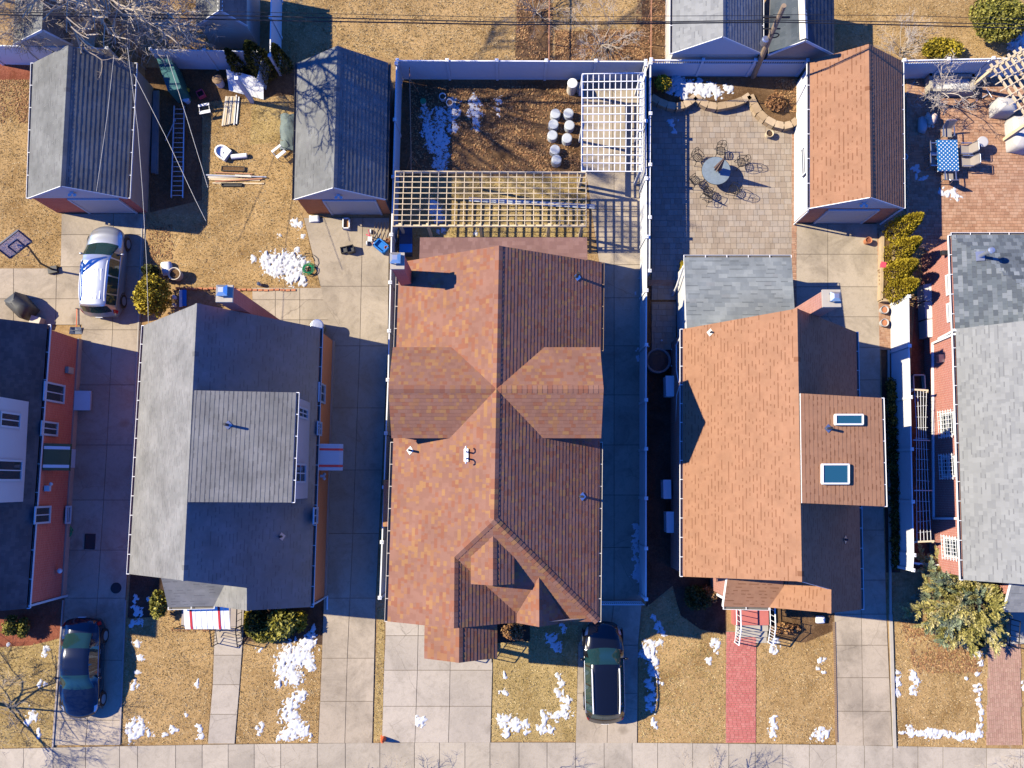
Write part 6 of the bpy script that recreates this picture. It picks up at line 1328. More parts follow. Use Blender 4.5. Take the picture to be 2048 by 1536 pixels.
# raised kerb box planting the four golden evergreens
kb = thing('raised_bed', 'long concrete edged bed holding the four golden evergreens', 'planter', P(1783, 530, 0))
q = [P(1766, 462, .4), P(1788, 462, .4), P(1786, 600, .4), P(1763, 600, .4)]
for i in range(4): part('edge', MB().bar(V(q[i].x, q[i].y, .21), V(q[(i + 1) % 4].x, q[(i + 1) % 4].y, .21), .14, .42), MT['stone'], kb)
part('soil', MB().prism(q, .02, .36), MT['soil'], kb)
# wooden bench with red toy beside the bed
c = P(1760, 550, 0); t = thing('slat_bench', 'small slatted wooden bench with red cushions beside the raised bed', 'bench', c)
for i in range(4): part('slat', MB().box(c + V(-.02, -.55 + i * .2, .3), (.36, .07, .03), rz=-.15), MT['wood_dark'], t)
for s in (-.5, .2): part('leg', MB().box(c + V(0, s, .14), (.3, .05, .28)), MT['wood_dark'], t)
solo('cushion', 'folded red cushion on the slatted bench', 'cushion', MB().box(c + V(.02, .42, .37), (.26, .3, .12), rz=-.15), MT['pinkred'])
# trellis pole in the bed
t = thing('bean_trellis', 'thin reddish pole line with props over the shaded bed edge', 'trellis', P(820, 250, 0)); part('pole', MB().tube([P(819, 135, 1.5), P(822, 300, 1.55), P(822, 372, 1.5)], .022, 6), MT['wood_red'], t)
for y, s in ((160, 1), (310, 1), (312, -1), (365, -1)): p = P(821, y, 1.5); part('prop', MB().tube([p, V(p.x + .35 * s, p.y - .1, 0)], .018, 5), MT['wood_dark'], t)
# small front fence and iron planters of house 4
t = thing('iron_edging', 'low black iron edging around the dead planting bed', 'fence', P(1570, 1265, 0)); pts = [P(1536, 1268, 0), P(1578, 1279, 0), P(1599, 1262, 0), P(1600, 1246, 0)]
for a, b_ in zip(pts, pts[1:]): part('rail', MB().tube([a + V(0, 0, .45), b_ + V(0, 0, .45)], .015, 5).tube([a + V(0, 0, .15), b_ + V(0, 0, .15)], .012, 5), MT['black'], t)
for i, p in enumerate(pts): part('post', MB().tube([p, p + V(0, 0, .5)], .018, 5), MT['black'], t)
# ================================================================ VEHICLES
def lerp_tab(tab, s):
    if s <= tab[0][0]: return tab[0][1]
    for (a, va), (b, vb) in zip(tab, tab[1:]):
        if s <= b:
            t = (s - a) / (b - a); t = t * t * (3 - 2 * t) * .5 + t * .5
            return va + (vb - va) * t
    return tab[-1][1]
def M_paint(name, c, metal=.3, rough=.25):
    m, nt, N, L, b = new_mat(name); col = mix(nt, sc3(c, .96), sc3(c, 1.04), nz(nt, 3, 3, .5, wpos(nt))); L.new(col, b.inputs['Base Color'])
    b.inputs['Metallic'].default_value = metal; b.inputs['Roughness'].default_value = rough; b.inputs['Coat Weight'].default_value = .8; b.inputs['Coat Roughness'].default_value = .06
    return m
def car(name, label, cat, loc, rz, L_, W, top, hw, belt, gw, ws, rw, sidewin, paint, rails=False, ridges=False, lamp='carglass', wheel_s=(.17, .80)):
    """body lofted along its length; s=0 front .. 1 rear. +Y local = front"""
    t = thing(name, label, cat, loc, None, rz); N_ = 64
    secs = []
    for i in range(N_ + 1):
        s = i / N_; w_ = W / 2 * lerp_tab(hw, s); h = lerp_tab(top, s); b = min(lerp_tab(belt, s), h - .03); g = W / 2 * lerp_tab(gw, s)
        e = .28 + .12 * max(0, (.06 - s) / .06) + .1 * max(0, (s - .95) / .05)
        pr = [(w_ * .90, e - .06), (w_ * .985, e + .04), (w_, .5 + (b - .5) * .3), (w_ * .995, b - .06), (w_ * .965, b), (g + (w_ * .955 - g) * .55, b + (h - .07 - b) * .45), (g, h - .07), (g * .93, h - .02), (g * .6, h + .012), (g * .3, h + .022), (0, h + .026)]
        y = L_ / 2 - s * L_
        full = [V(x, y, z) for x, z in pr] + [V(-x, y, z) for x, z in reversed(pr[:-1])]
        u = (.5 - s) * 2; bow = (.34 if u > 0 else .2) * abs(u) ** 1.3 * (1 if u > 0 else -1)
        for p in full: p.y -= bow * (p.x / (W / 2)) ** 2
        secs.append(full)
    k = len(secs[0]); half = 10
    def cls(i, j):
        s = (i + .5) / N_; jj = j if j < half else 2 * half - 1 - j
        if jj in (4, 5):
            for a, b in sidewin:
                if a < s < b: return 'side_window', (a, 1 if j < half else -1)
        if jj >= 6 and ws[0] < s < ws[1]: return 'windshield', 0
        if jj >= 6 and rw[0] < s < rw[1]: return 'rear_window', 0
        return 'body', 0
    groups = {}
    for i in range(N_):
        for j in range(k - 1):
            groups.setdefault(cls(i, j), []).append((secs[i][j], secs[i][j + 1], secs[i + 1][j + 1], secs[i + 1][j]))
    for (nm, key), qs in groups.items():
        m = MB(); ix = {}
        for q in qs:
            f = []
            for p in q:
                kk = (round(p.x, 4), round(p.y, 4), round(p.z, 4))
                if kk not in ix: ix[kk] = len(m.v); m.v.append(p.copy())
                if ix[kk] not in f: f.append(ix[kk])
            if len(f) > 2: m.f.append(f); m.a.append(.5)
        if nm == 'body':
            for e in (0, N_): 
                o = len(m.v); m.v += secs[e]; m.f.append(list(range(o, o + k)) if e else list(reversed(range(o, o + k)))); m.a.append(.5)
        part(nm, m, paint if nm == 'body' else MT['carglass'], t, smooth=True, local=True)
    for s in wheel_s:
        for sd_ in (-1, 1):
            y = L_ / 2 - s * L_; x = W / 2 * .995; wo = part('wheel', MB().tube([V(sd_ * (x - .2), y, .33), V(sd_ * (x + .012), y, .33)], .335, 24), MT['tyre'], t, local=True)
            rm = MB().tube([V(sd_ * (x), y, .33), V(sd_ * (x + .02), y, .33)], .22, 16)
            part('rim', rm, MT['steel'], wo, local=True)
            part('wheel_arch', MB().tube([V(sd_ * (x + .004), y + .4 * math.cos(a), .33 + .4 * math.sin(a)) for a in [i * math.pi / 12 for i in range(13)]], .022, 5), MT['plastic_black'], t, local=True)
    for sd_ in (-1, 1):
        yb = L_ / 2 - (ws[0] + ws[1]) / 2 * L_ - .2; zb = lerp_tab(belt, ws[1]) + .06
        part('mirror', MB().lathe([(.03, -.06), (.1, -.02), (.1, .05), (.03, .09)], V(sd_ * (W / 2 + .09), yb, zb), 10, .95, .6).bar(V(sd_ * (W / 2 - .04), yb, zb - .02), V(sd_ * (W / 2 + .06), yb, zb), .05, .04), paint, t, smooth=True, local=True)
        hl = MB()
        def skin(s0, s1, j0, j1, off=.006):
            m = MB(); a_, b_ = int(s0 * N_), int(s1 * N_)
            for i in range(a_, b_):
                for j in range(j0, j1):
                    jj = [j, j + 1] if sd_ > 0 else [k - 1 - j, k - 2 - j]
                    q = [secs[i][jj[0]], secs[i][jj[1]], secs[i + 1][jj[1]], secs[i + 1][jj[0]]]
                    n = (q[1] - q[0]).cross(q[3] - q[0]); n = n.normalized() if n.length > 1e-9 else V(0, 0, 1)
                    if n.dot(V(q[0].x, q[0].y * .3, 1)) < 0: n = -n
                    m.quad(*[p + n * off for p in q])
            return m
        part('headlight', skin(.02, .095, 3, 6), MT['steel'], t, local=True); part('taillight', skin(.955, .995, 2, 5), M_plain('tail_red', (.4, .01, .012), .25), t, local=True)
        y0, y1 = L_ / 2 - .33 * L_, L_ / 2 - .52 * L_
        for q in (.47, .66): part('door_handle', MB().box(V(sd_ * (W / 2 * .985), L_ / 2 - q * L_, lerp_tab(belt, q) - .13), (.03, .2, .035)), MT['steel'], t, local=True)
        if rails:
            a_, b_ = .43, .86; pts = []
            for i in range(9):
                s = a_ + (b_ - a_) * i / 8; pts.append(V(sd_ * W / 2 * lerp_tab(gw, s) * .93, L_ / 2 - s * L_, lerp_tab(top, s) + (.06 if 0 < i < 8 else .0)))
            part('roof_rail', MB().tube(pts, .032, 6), MT['trim'], t, local=True)
        tr = []
        for i in range(13):
            s = sidewin[0][0] + (sidewin[-1][1] - sidewin[0][0]) * i / 12; tr.append(V(sd_ * W / 2 * lerp_tab(hw, s) * .97, L_ / 2 - s * L_, min(lerp_tab(belt, s), lerp_tab(top, s) - .03) + .005))
        part('window_trim', MB().tube(tr, .012, 5), MT['steel'], t, local=True)
    if ridges:
        for x in (-.36, -.18, 0, .18, .36): part('roof_rib', MB().bar(V(x, L_ / 2 - .52 * L_, lerp_tab(top, .52) + .03), V(x, L_ / 2 - .84 * L_, lerp_tab(top, .84) + .03), .05, .02), paint, t, local=True)
    part('number_plate', MB().box(V(0, -L_ / 2 - .012, .75), (.34, .02, .16)), MT['white'], t, local=True)
    lines = MB()
    return t
suv_top = [(0, .72), (.03, .92), (.12, 1.0), (.25, 1.06), (.39, 1.58), (.46, 1.66), (.7, 1.67), (.87, 1.60), (.945, 1.2), (.975, 1.02), (1, .85)]
suv_hw = [(0, .66), (.02, .80), (.06, .90), (.12, .96), (.25, 1.0), (.8, 1.0), (.93, .96), (.98, .88), (1, .8)]
van_top = [(0, .70), (.03, .88), (.1, .99), (.2, 1.06), (.37, 1.6), (.44, 1.7), (.7, 1.72), (.91, 1.64), (.96, 1.15), (.98, .95), (1, .8)]
sed_top = [(0, .62), (.03, .78), (.14, .88), (.29, .96), (.45, 1.36), (.52, 1.43), (.62, 1.43), (.72, 1.36), (.86, 1.06), (.95, 1.0), (.98, .9), (1, .75)]
gwa = [(0, .72), (.22, .84), (.28, .82), (.4, .72), (.7, .71), (.9, .68), (.96, .76), (1, .74)]
sil = M_paint('silver_paint', (.62, .64, .66), .75, .32); blk = M_paint('black_paint', (.006, .007, .01), .2, .2); nav = M_paint('midnight_paint', (.007, .012, .03), .3, .2)
p0 = (P(168, 545, 1.0) + P(250, 545, .33)) / 2; y_ = (P(205, 450, .8).y + P(210, 637, .8).y) / 2
car('silver_minivan', 'silver van with a ribbed roof parked before the brick garage', 'car', (p0.x, y_, .05), R(-1.5), 4.6, 1.86, van_top, suv_hw, [(0, .75), (.3, .98), (1, 1.05)], gwa, (.2, .365), (.915, .965), ((.31, .38), (.395, .58), (.6, .78), (.8, .9)), sil, True, True)
p0 = (P(122, 1335, .9) + P(207, 1335, .33)) / 2; y_ = (P(165, 1234, .7).y + P(165, 1437, .7).y) / 2
car('dark_blue_sedan', 'dark blue sedan parked on the shaded driveway below the brick house', 'car', (p0.x, y_, .05), R(180 + 1.0), 4.62, 1.86, sed_top, suv_hw, [(0, .65), (.3, .9), (1, .95)], gwa, (.29, .45), (.725, .855), ((.38, .54), (.56, .73)), nav)
p0 = (P(1168, 1343, .9) + P(1248, 1343, .9)) / 2; y_ = (P(1208, 1242, .8).y + P(1208, 1447, .8).y) / 2
car('black_suv', 'black car with chrome roof rails parked at the shaded driveway mouth', 'car', (p0.x, y_, .05), R(.6), 4.65, 1.88, suv_top, suv_hw, [(0, .75), (.3, .98), (1, 1.05)], gwa, (.25, .385), (.88, .945), ((.335, .4), (.415, .59), (.605, .78), (.8, .88)), blk, True)
# ================================================================ PATIO FURNITURE
def iron_chair(label, c, rz, group):
    t = thing('patio_chair', label, 'chair', c, group, rz); m = 'black'
    s = MB().tube([V(.23 * math.cos(a), .22 * math.sin(a), .44) for a in [i * 6.283 / 14 for i in range(14)]], .016, 5, closed=True)
    for i in range(-2, 3): s.bar(V(i * .085, -.19, .44), V(i * .085, .19, .44), .02, .012); s.bar(V(-.2, i * .08, .442), V(.2, i * .08, .442), .02, .012)
    part('seat', s, MT[m], t, local=True)
    b = MB().tube([V(-.22, -.2, .44), V(-.23, -.29, .75), V(-.13, -.33, .93), V(0, -.34, .97), V(.13, -.33, .93), V(.23, -.29, .75), V(.22, -.2, .44)], .016, 5)
    for q in (-.1, .1):
        b.tube([V(q + .08 * math.cos(a), -.27 - .06 * (math.sin(a) * .08 / .08 * .3), .68 + .09 * math.sin(a)) for a in [i * 6.283 / 10 for i in range(10)]], .011, 4, closed=True)
    b.tube([V(0, -.33, .92), V(0, -.26, .6), V(0, -.22, .46)], .012, 4); b.tube([V(-.22, -.26, .58), V(.22, -.26, .58)], .011, 4)
    part('backrest', b, MT[m], t, local=True)
    for sx_ in (-1, 1):
        part('leg', MB().tube([V(sx_ * .2, .17, .44), V(sx_ * .24, .22, 0)], .015, 5), MT[m], t, local=True); part('leg', MB().tube([V(sx_ * .2, -.17, .44), V(sx_ * .24, -.26, 0)], .015, 5), MT[m], t, local=True)
        part('armrest', MB().tube([V(sx_ * .23, -.27, .68), V(sx_ * .27, .0, .68), V(sx_ * .26, .16, .64), V(sx_ * .22, .18, .44)], .016, 5), MT[m], t, local=True)
    return t
tc = P(1432, 342, .72); tc.z = 0.05; t = thing('patio_table', 'round blue grey patio table ringed by scrolled iron chairs', 'table', tc)
part('table_top', MB().lathe([(.70, .69), (.72, .70), (.72, .72), (.70, .725), (.05, .727)], tc, 32), M_plain('blue_grey_slate', (.20, .25, .29), .4, var=.3, scale=5), t)
part('rim', MB().tube([tc + V(.72 * math.cos(a), .72 * math.sin(a), .71) for a in [i * 6.283 / 32 for i in range(32)]], .014, 5, closed=True), MT['black'], t)
for i in range(4): a = i * 1.571 + .4; part('leg', MB().tube([tc + V(.2 * math.cos(a), .2 * math.sin(a), .7), tc + V(.25 * math.cos(a), .25 * math.sin(a), .3), tc + V(.5 * math.cos(a), .5 * math.sin(a), 0)], .022, 6), MT['black'], t)
uc = tc; t = thing('parasol', 'closed brown parasol standing through the round patio table', 'parasol', uc)
part('pole', MB().tube([uc, uc + V(0, 0, 2.45)], .024, 8), MT['black'], t); cm = MB(); n = 16
for k, (rr, z) in enumerate(((.20, .95), (.17, 1.3), (.11, 1.8), (.05, 2.3), (.02, 2.42))):
    for i in range(n): a = i * 6.283 / n; q = rr * (1.0 if i % 2 else .55); cm.v.append(uc + V(q * math.cos(a), q * math.sin(a), z))
for k in range(4):
    for i in range(n): cm.f.append([k * n + i, k * n + (i + 1) % n, (k + 1) * n + (i + 1) % n, (k + 1) * n + i]); cm.a.append(.5)
cm.f.append(list(range(4 * n, 5 * n))); cm.a.append(.5); part('canopy', cm, M_plain('taupe_canvas', (.20, .14, .12), .85, var=.2), t); part('finial', MB().lathe([(.015, 0), (.035, .05), (.01, .1)], uc + V(0, 0, 2.42), 8), MT['black'], t)
gch = 'scrolled iron chairs round the patio table'
for i, (a, b_) in enumerate(((1394, 316), (1390, 362), (1416, 386), (1466, 380), (1482, 326), (1441, 303))):
    p = P(a, b_, .4); d = tc - p; iron_chair('scrolled black iron chair at the round patio table', V(p.x, p.y, .05), math.atan2(d.y, d.x) - math.pi / 2 + (.25 if i % 2 else -.2), gch)
# small round side table
p = P(1417, 398, .5); t = thing('side_table', 'small open iron hoop table beside the scrolled chairs', 'table', V(p.x, p.y, .05)); part('top_ring', MB().tube([V(p.x + .2 * math.cos(a), p.y + .2 * math.sin(a), .55) for a in [i * 6.283 / 16 for i in range(16)]], .014, 5, closed=True).bar(V(p.x - .2, p.y, .55), V(p.x + .2, p.y, .55), .02, .012).bar(V(p.x, p.y - .2, .55), V(p.x, p.y + .2, .55), .02, .012), MT['black'], t)
for a in (0.5, 2.6, 4.7): part('leg', MB().tube([V(p.x + .18 * math.cos(a), p.y + .18 * math.sin(a), .55), V(p.x + .24 * math.cos(a), p.y + .24 * math.sin(a), .05)], .013, 5), MT['black'], t)
# dining set on brick patio
def M_dots():
    m, nt, N, L, b = new_mat('polka_dot_cloth'); p = wpos(nt)
    mp = N.new('ShaderNodeMapping'); mp.inputs['Rotation'].default_value = (0, 0, R(45)); mp.inputs['Scale'].default_value = (7.0, 7.0, 0); L.new(p, mp.inputs['Vector'])
    fr = N.new('ShaderNodeVectorMath'); fr.operation = 'FRACTION'; L.new(mp.outputs[0], fr.inputs[0])
    ds = N.new('ShaderNodeVectorMath'); ds.operation = 'DISTANCE'; ds.inputs[1].default_value = (.5, .5, 0); L.new(fr.outputs[0], ds.inputs[0])
    lt = N.new('ShaderNodeMath'); lt.operation = 'LESS_THAN'; lt.inputs[1].default_value = .24; L.new(ds.outputs['Value'], lt.inputs[0])
    L.new(mix(nt, (.004, .115, .34), (.75, .78, .8), lt.outputs[0]), b.inputs['Base Color']); b.inputs['Roughness'].default_value = .7; return m
q = [P(1876, 280, .76), P(1914, 279, .76), P(1919, 339, .76), P(1878, 343, .76)]; c = sum(q, V(0, 0, 0)) / 4; hx, hy = (q[1].x - q[0].x + q[2].x - q[3].x) / 4, (q[0].y - q[3].y + q[1].y - q[2].y) / 4
t = thing('dining_table', 'rectangular patio dining table under the polka dot cloth', 'table', V(c.x, c.y, .05)); part('table_top', MB().box(V(c.x, c.y, .72), (2 * hx - .03, 2 * hy - .03, .04)), MT['metal'], t)
for sx_ in (-1, 1):
    for sy_ in (-1, 1): part('leg', MB().bar(V(c.x + sx_ * (hx - .12), c.y + sy_ * (hy - .12), .05), V(c.x + sx_ * (hx - .12), c.y + sy_ * (hy - .12), .7), .05, .05), MT['metal'], t)
cl = MB(); n = 10; drop = .14
def ring(k, z, s): return [V(c.x + x * (hx + k), c.y + y * (hy + k), z) for x, y in s]
sq_ = [(-1 + 2 * i / n, -1) for i in range(n)] + [(1, -1 + 2 * i / n) for i in range(n)] + [(1 - 2 * i / n, 1) for i in range(n)] + [(-1, 1 - 2 * i / n) for i in range(n)]
cl.v += ring(0, .755, sq_) + [p + V(0, 0, rnd.uniform(-.02, .02)) for p in ring(.02, .755 - drop, sq_)]
k = len(sq_); cl.f = [list(range(k))] + [[k + i, k + (i + 1) % k, (i + 1) % k, i] for i in range(k)]; cl.a = [.5] * len(cl.f)
solo('tablecloth', 'blue polka dot cloth draped over the dining table', 'tablecloth', cl, M_dots())
def sling_chair(label, p, rz, group):
    t = thing('dining_chair', label, 'chair', V(p.x, p.y, .05), group, rz); M_s = MT['stucco']
    part('seat', MB().box(V(0, 0, .43), (.48, .46, .025)), M_s, t, local=True); part('backrest', MB().slab([V(-.23, -.22, .45), V(.23, -.22, .45), V(.22, -.4, .98), V(-.22, -.4, .98)], .02), M_s, t, local=True)
    part('back_frame', MB().tube([V(-.26, -.2, .42), V(-.25, -.41, .99), V(-.2, -.43, 1.02), V(.2, -.43, 1.02), V(.25, -.41, .99), V(.26, -.2, .42)], .02, 6), MT['metal'], t, local=True)
    for s in (-1, 1):
        part('leg', MB().tube([V(s * .26, .24, 0), V(s * .26, .22, .64)], .018, 6), MT['metal'], t, local=True); part('leg', MB().tube([V(s * .26, -.3, 0), V(s * .26, -.2, .42)], .018, 6), MT['metal'], t, local=True); part('armrest', MB().bar(V(s * .27, .25, .65), V(s * .27, -.27, .66), .05, .025), MT['metal'], t, local=True)
for a, b_, ang, lb in ((1893, 266, 180, 'sling chair at the head of the dotted table, near the bare bush'), (1896, 352, 0, 'sling chair at the foot of the dotted table, near the snow shreds'), (1867, 300, -90, 'shaded sling chair on the garage side of the dotted table'), (1867, 324, -90, 'shaded sling chair on the garage side of the dotted table'), (1928, 300, 90, 'sunlit sling chair facing the drum across the dotted table'), (1931, 325, 90, 'sunlit sling chair facing the drum across the dotted table')):
    sling_chair(lb, P(a, b_, .45), R(ang), 'chairs round the dotted table')
# bicycle leaning near the slanting pergola
c = P(1952, 205, 0); c.z = .05; t = thing('bicycle', 'small bicycle leaning beside the stone trough', 'bicycle', c)
for y, nm in ((.42, 'wheel'), (-.42, 'wheel')):
    cc = c + V(y * 1.0, y * .55, .25); part(nm, MB().tube([cc + V(.23 * math.cos(a) * .88, .23 * math.cos(a) * .48, .23 * math.sin(a)) for a in [i * 6.283 / 18 for i in range(18)]], .022, 5, closed=True), MT['tyre'], t)
A, B_, Cc = c + V(-.42, -.23, .25), c + V(.42, .23, .25), c + V(0, 0, .28)
part('frame', MB().tube([A, c + V(-.15, -.08, .55), c + V(.28, .15, .55), B_], .018, 6).tube([c + V(-.15, -.08, .55), Cc, c + V(.28, .15, .55)], .018, 6), MT['white'], t); part('handlebar', MB().tube([c + V(.15, .4, .7), c + V(.3, .16, .68), c + V(.42, -.08, .7)], .015, 6), MT['steel'], t); part('saddle', MB().box(c + V(-.17, -.09, .63), (.22, .12, .05), rz=.5), MT['plastic_black'], t)
# ================================================================ VEGETATION
def rand_dir(r):
    z = r.uniform(-1, 1); a = r.uniform(0, 6.283); k = math.sqrt(1 - z * z); return V(k * math.cos(a), k * math.sin(a), z)
def foliage(c, rx, ry, rz, n, leaf, seed, lumps=7, shell=.55, up=.3):
    """leaf clumps spread through an uneven crown volume"""
    r = random.Random(seed); mb = MB(); L_ = [(rand_dir(r), r.uniform(.75, 1.12)) for _ in range(lumps)]
    for i in range(n):
        d = rand_dir(r)
        if d.z < -.5: d.z = -d.z * .5
        k = max([.62 + .38 * max(0, d.dot(a)) * s for a, s in L_]); k *= r.uniform(shell, 1.05) * (1 + .16 * noise.noise(d * 4 + V(seed, 0, 0)))
        p = c + V(d.x * rx * k, d.y * ry * k, d.z * rz * k)
        a = (rand_dir(r) + V(0, 0, up)).normalized(); b = a.orthogonal().normalized(); q = a.cross(b); th = r.uniform(0, 6.3); b, q = b * math.cos(th) + q * math.sin(th), q * math.cos(th) - b * math.sin(th)
        l = leaf * r.uniform(.6, 1.3); sh = min(1, max(0, .5 + .45 * noise.noise(p * 2.2) + r.gauss(0, .2)))
        mb.quad(p - b * l, p - q * l * .5, p + b * l, p + q * l * .5, a=sh)
    return mb
def shrub(name, label, px_, py_, rx, ry, h, n, leaf, mat, seed, cat='shrub', group=None, base=0.0, up=.3, lumps=7):
    """px,py = pixel of the crown's middle"""
    zc = base + h * .55; c = P(px_, py_, zc); t = thing(name, label, cat, V(c.x, c.y, base), group)
    part('crown', foliage(c, rx, ry, h * .5, n, leaf, seed, lumps, up=up), MT[mat], t)
    r = random.Random(seed + 5); m = MB()
    for i in range(5): a = i * 1.26; m.tube([V(c.x, c.y, base - .02), V(c.x + rx * .3 * math.cos(a), c.y + ry * .3 * math.sin(a), base + h * .4), V(c.x + rx * .6 * math.cos(a), c.y + ry * .6 * math.sin(a), base + h * .75)], [.03, .02, .008], 5)
    part('trunk', m, MT['stem'], t); return t
def column(label, bx, by, h, r0, n, leaf, mat, seed, group, base=.36):
    b = P(bx, by, base); t = thing('arborvitae', label, 'evergreen', b, group); r = random.Random(seed); m = MB()
    for i in range(n):
        z = r.random() ** .85; a = r.uniform(0, 6.283); k = r0 * (1 - z) ** .55 * (.35 + .65 * min(1, z * 5 + .4)) * r.uniform(.7, 1.08) * (1 + .25 * noise.noise((math.cos(a) * 2, math.sin(a) * 2, z * 6 + seed)))
        p = b + V(k * math.cos(a), k * math.sin(a), .1 + z * h); d = (V(math.cos(a) * .5, math.sin(a) * .5, 1) + rand_dir(r) * .5).normalized(); s_ = d.cross(rand_dir(r)).normalized(); l = leaf * r.uniform(.7, 1.3)
        m.quad(p - d * l, p + s_ * l * .4, p + d * l, p - s_ * l * .4, a=min(1, max(0, .55 + .4 * noise.noise(p * 3) + r.gauss(0, .18))))
    part('crown', m, MT[mat], t); part('trunk', MB().tube([b - V(0, 0, .05), b + V(0, 0, h * .8)], [.05, .015], 6), MT['stem'], t)
for i, (a, b_, h, lb) in enumerate(((1782, 470, 3.3, 'tallest golden evergreen, next to the white walled garage'), (1783, 512, 3.0, 'golden evergreen, second from the white walled garage'), (1782, 551, 2.7, 'golden evergreen, third from the white walled garage'), (1783, 588, 2.7, 'golden evergreen, last of four beside the tall white fence'))):
    column(lb, a, b_, h, .62, 3600, .075, 'fol_yellow', 80 + i, 'golden evergreens along the raised bed')
shrub('evergreen_bush', 'large round golden green evergreen beside the silver van', 303, 590, .85, 1.05, 2.4, 6500, .08, 'fol_yellow', 90, 'evergreen'); shrub('evergreen_bush', 'small dark evergreen top above the round golden evergreen', 303, 542, .4, .35, 1.3, 1200, .07, 'fol_green', 91, 'evergreen')
shrub('shrub', 'bright yellow shrub in the corner of the lattice fence', 1327, 163, .47, .5, .9, 2200, .06, 'fol_yellow', 92, base=.36)
shrub('shrub', 'large round golden bush on the far straw grass', 1998, 38, 1.5, 1.25, 2.0, 8000, .09, 'fol_lime', 93); shrub('shrub', 'low golden spreading bush behind the lattice fence', 1882, 97, 1.15, .6, .9, 3600, .08, 'fol_yellow', 94)
shrub('shrub', 'yellow green bush on the red mulch, left of a pair', 24, 1252, .36, .55, 1.0, 1500, .06, 'fol_lime', 95); shrub('shrub', 'yellow green bush on the red mulch, right of a pair', 46, 1256, .28, .55, .9, 1200, .06, 'fol_lime', 96)
shrub('shrub', 'yellow green leafy shrub at the left end of the grey porch roof', 318, 1206, .42, .75, 1.3, 1500, .085, 'fol_lime', 97, lumps=5)
shrub('shrub', 'broad leaved yellow green shrub below the dark blue shaded roof', 566, 1246, .75, .65, 1.4, 1500, .13, 'fol_lime', 98, up=.9); shrub('shrub', 'small golden shrub beside the broad leaved shrub', 600, 1243, .4, .5, 1.0, 1300, .07, 'fol_yellow', 99); shrub('shrub', 'low golden spreading shrub along the bed edge by the snow', 535, 1268, 1.0, .42, .8, 2400, .08, 'fol_lime', 100); shrub('shrub', 'dark leafy shrub right of the iron porch railing', 515, 1243, .45, .7, 1.1, 1300, .09, 'fol_green', 101); shrub('shrub', 'golden grass like clump beside the porch railing', 497, 1240, .22, .75, .7, 900, .07, 'fol_yellow', 104)
column('dark narrow evergreen leaning before the blue shaded fence', 486, 150, 2.6, .42, 1700, .08, 'fol_green', 102, 'dark evergreens by the back fence', 0); column('largest dark evergreen behind the white panel', 533, 150, 3.3, .75, 3200, .09, 'fol_green', 103, 'dark evergreens by the back fence', 0); column('dark evergreen at the corner of the grey garage', 574, 140, 2.6, .45, 1500, .08, 'fol_green', 105, 'dark evergreens by the back fence', 0)
shrub('shrub', 'yellowish bush under the bare tree behind the low fence', 142, 73, .7, .4, .9, 1200, .07, 'fol_yellow', 106)
shrub('shrub', 'small green shrub in the pink brick ring', 1958, 1285, .35, .4, .6, 900, .06, 'fol_green', 107); shrub('shrub', 'yellow shrub at the corner of the grey rear extension', 1363, 540, .12, .5, .9, 700, .05, 'fol_yellow', 108)
shrub('shrub', 'russet dead plant clump behind the curved block wall', 1553, 205, .55, .45, .55, 1600, .08, 'leaf_dry', 109, base=.36, up=0); shrub('shrub', 'dead brown plants inside the iron edging', 1568, 1258, .75, .3, .45, 900, .08, 'leaf_dry', 110, up=0); shrub('shrub', 'russet dead shrub between porch and front gable', 1026, 1264, .55, .4, .9, 900, .08, 'leaf_dry', 111, up=0)
shrub('shrub', 'dark shaded shrub beside the pale brick porch wall', 1395, 1195, .7, .6, .8, 1600, .08, 'fol_green', 112); shrub('shrub', 'pale dried shrub against the brick porch wall', 1420, 1190, .4, .5, .7, 700, .07, 'leaf_dry', 113, up=0)
# hedge along the tall fence
m = MB(); r = random.Random(6); t = thing('hedge', 'dark clipped hedge along the tall white fence', 'hedge', P(1784, 950, 0))
for i in range(16):
    p = P(1781 + i * .9, 772 + i * 23.5, .4); f = foliage(p, .3, .42 * r.uniform(.7, 1.1), .45, 420, .07, 300 + i, 5); o = len(m.v); m.v += f.v; m.f += [[q + o for q in g_] for g_ in f.f]; m.a += f.a
part('foliage', m, MT['fol_green'], t)
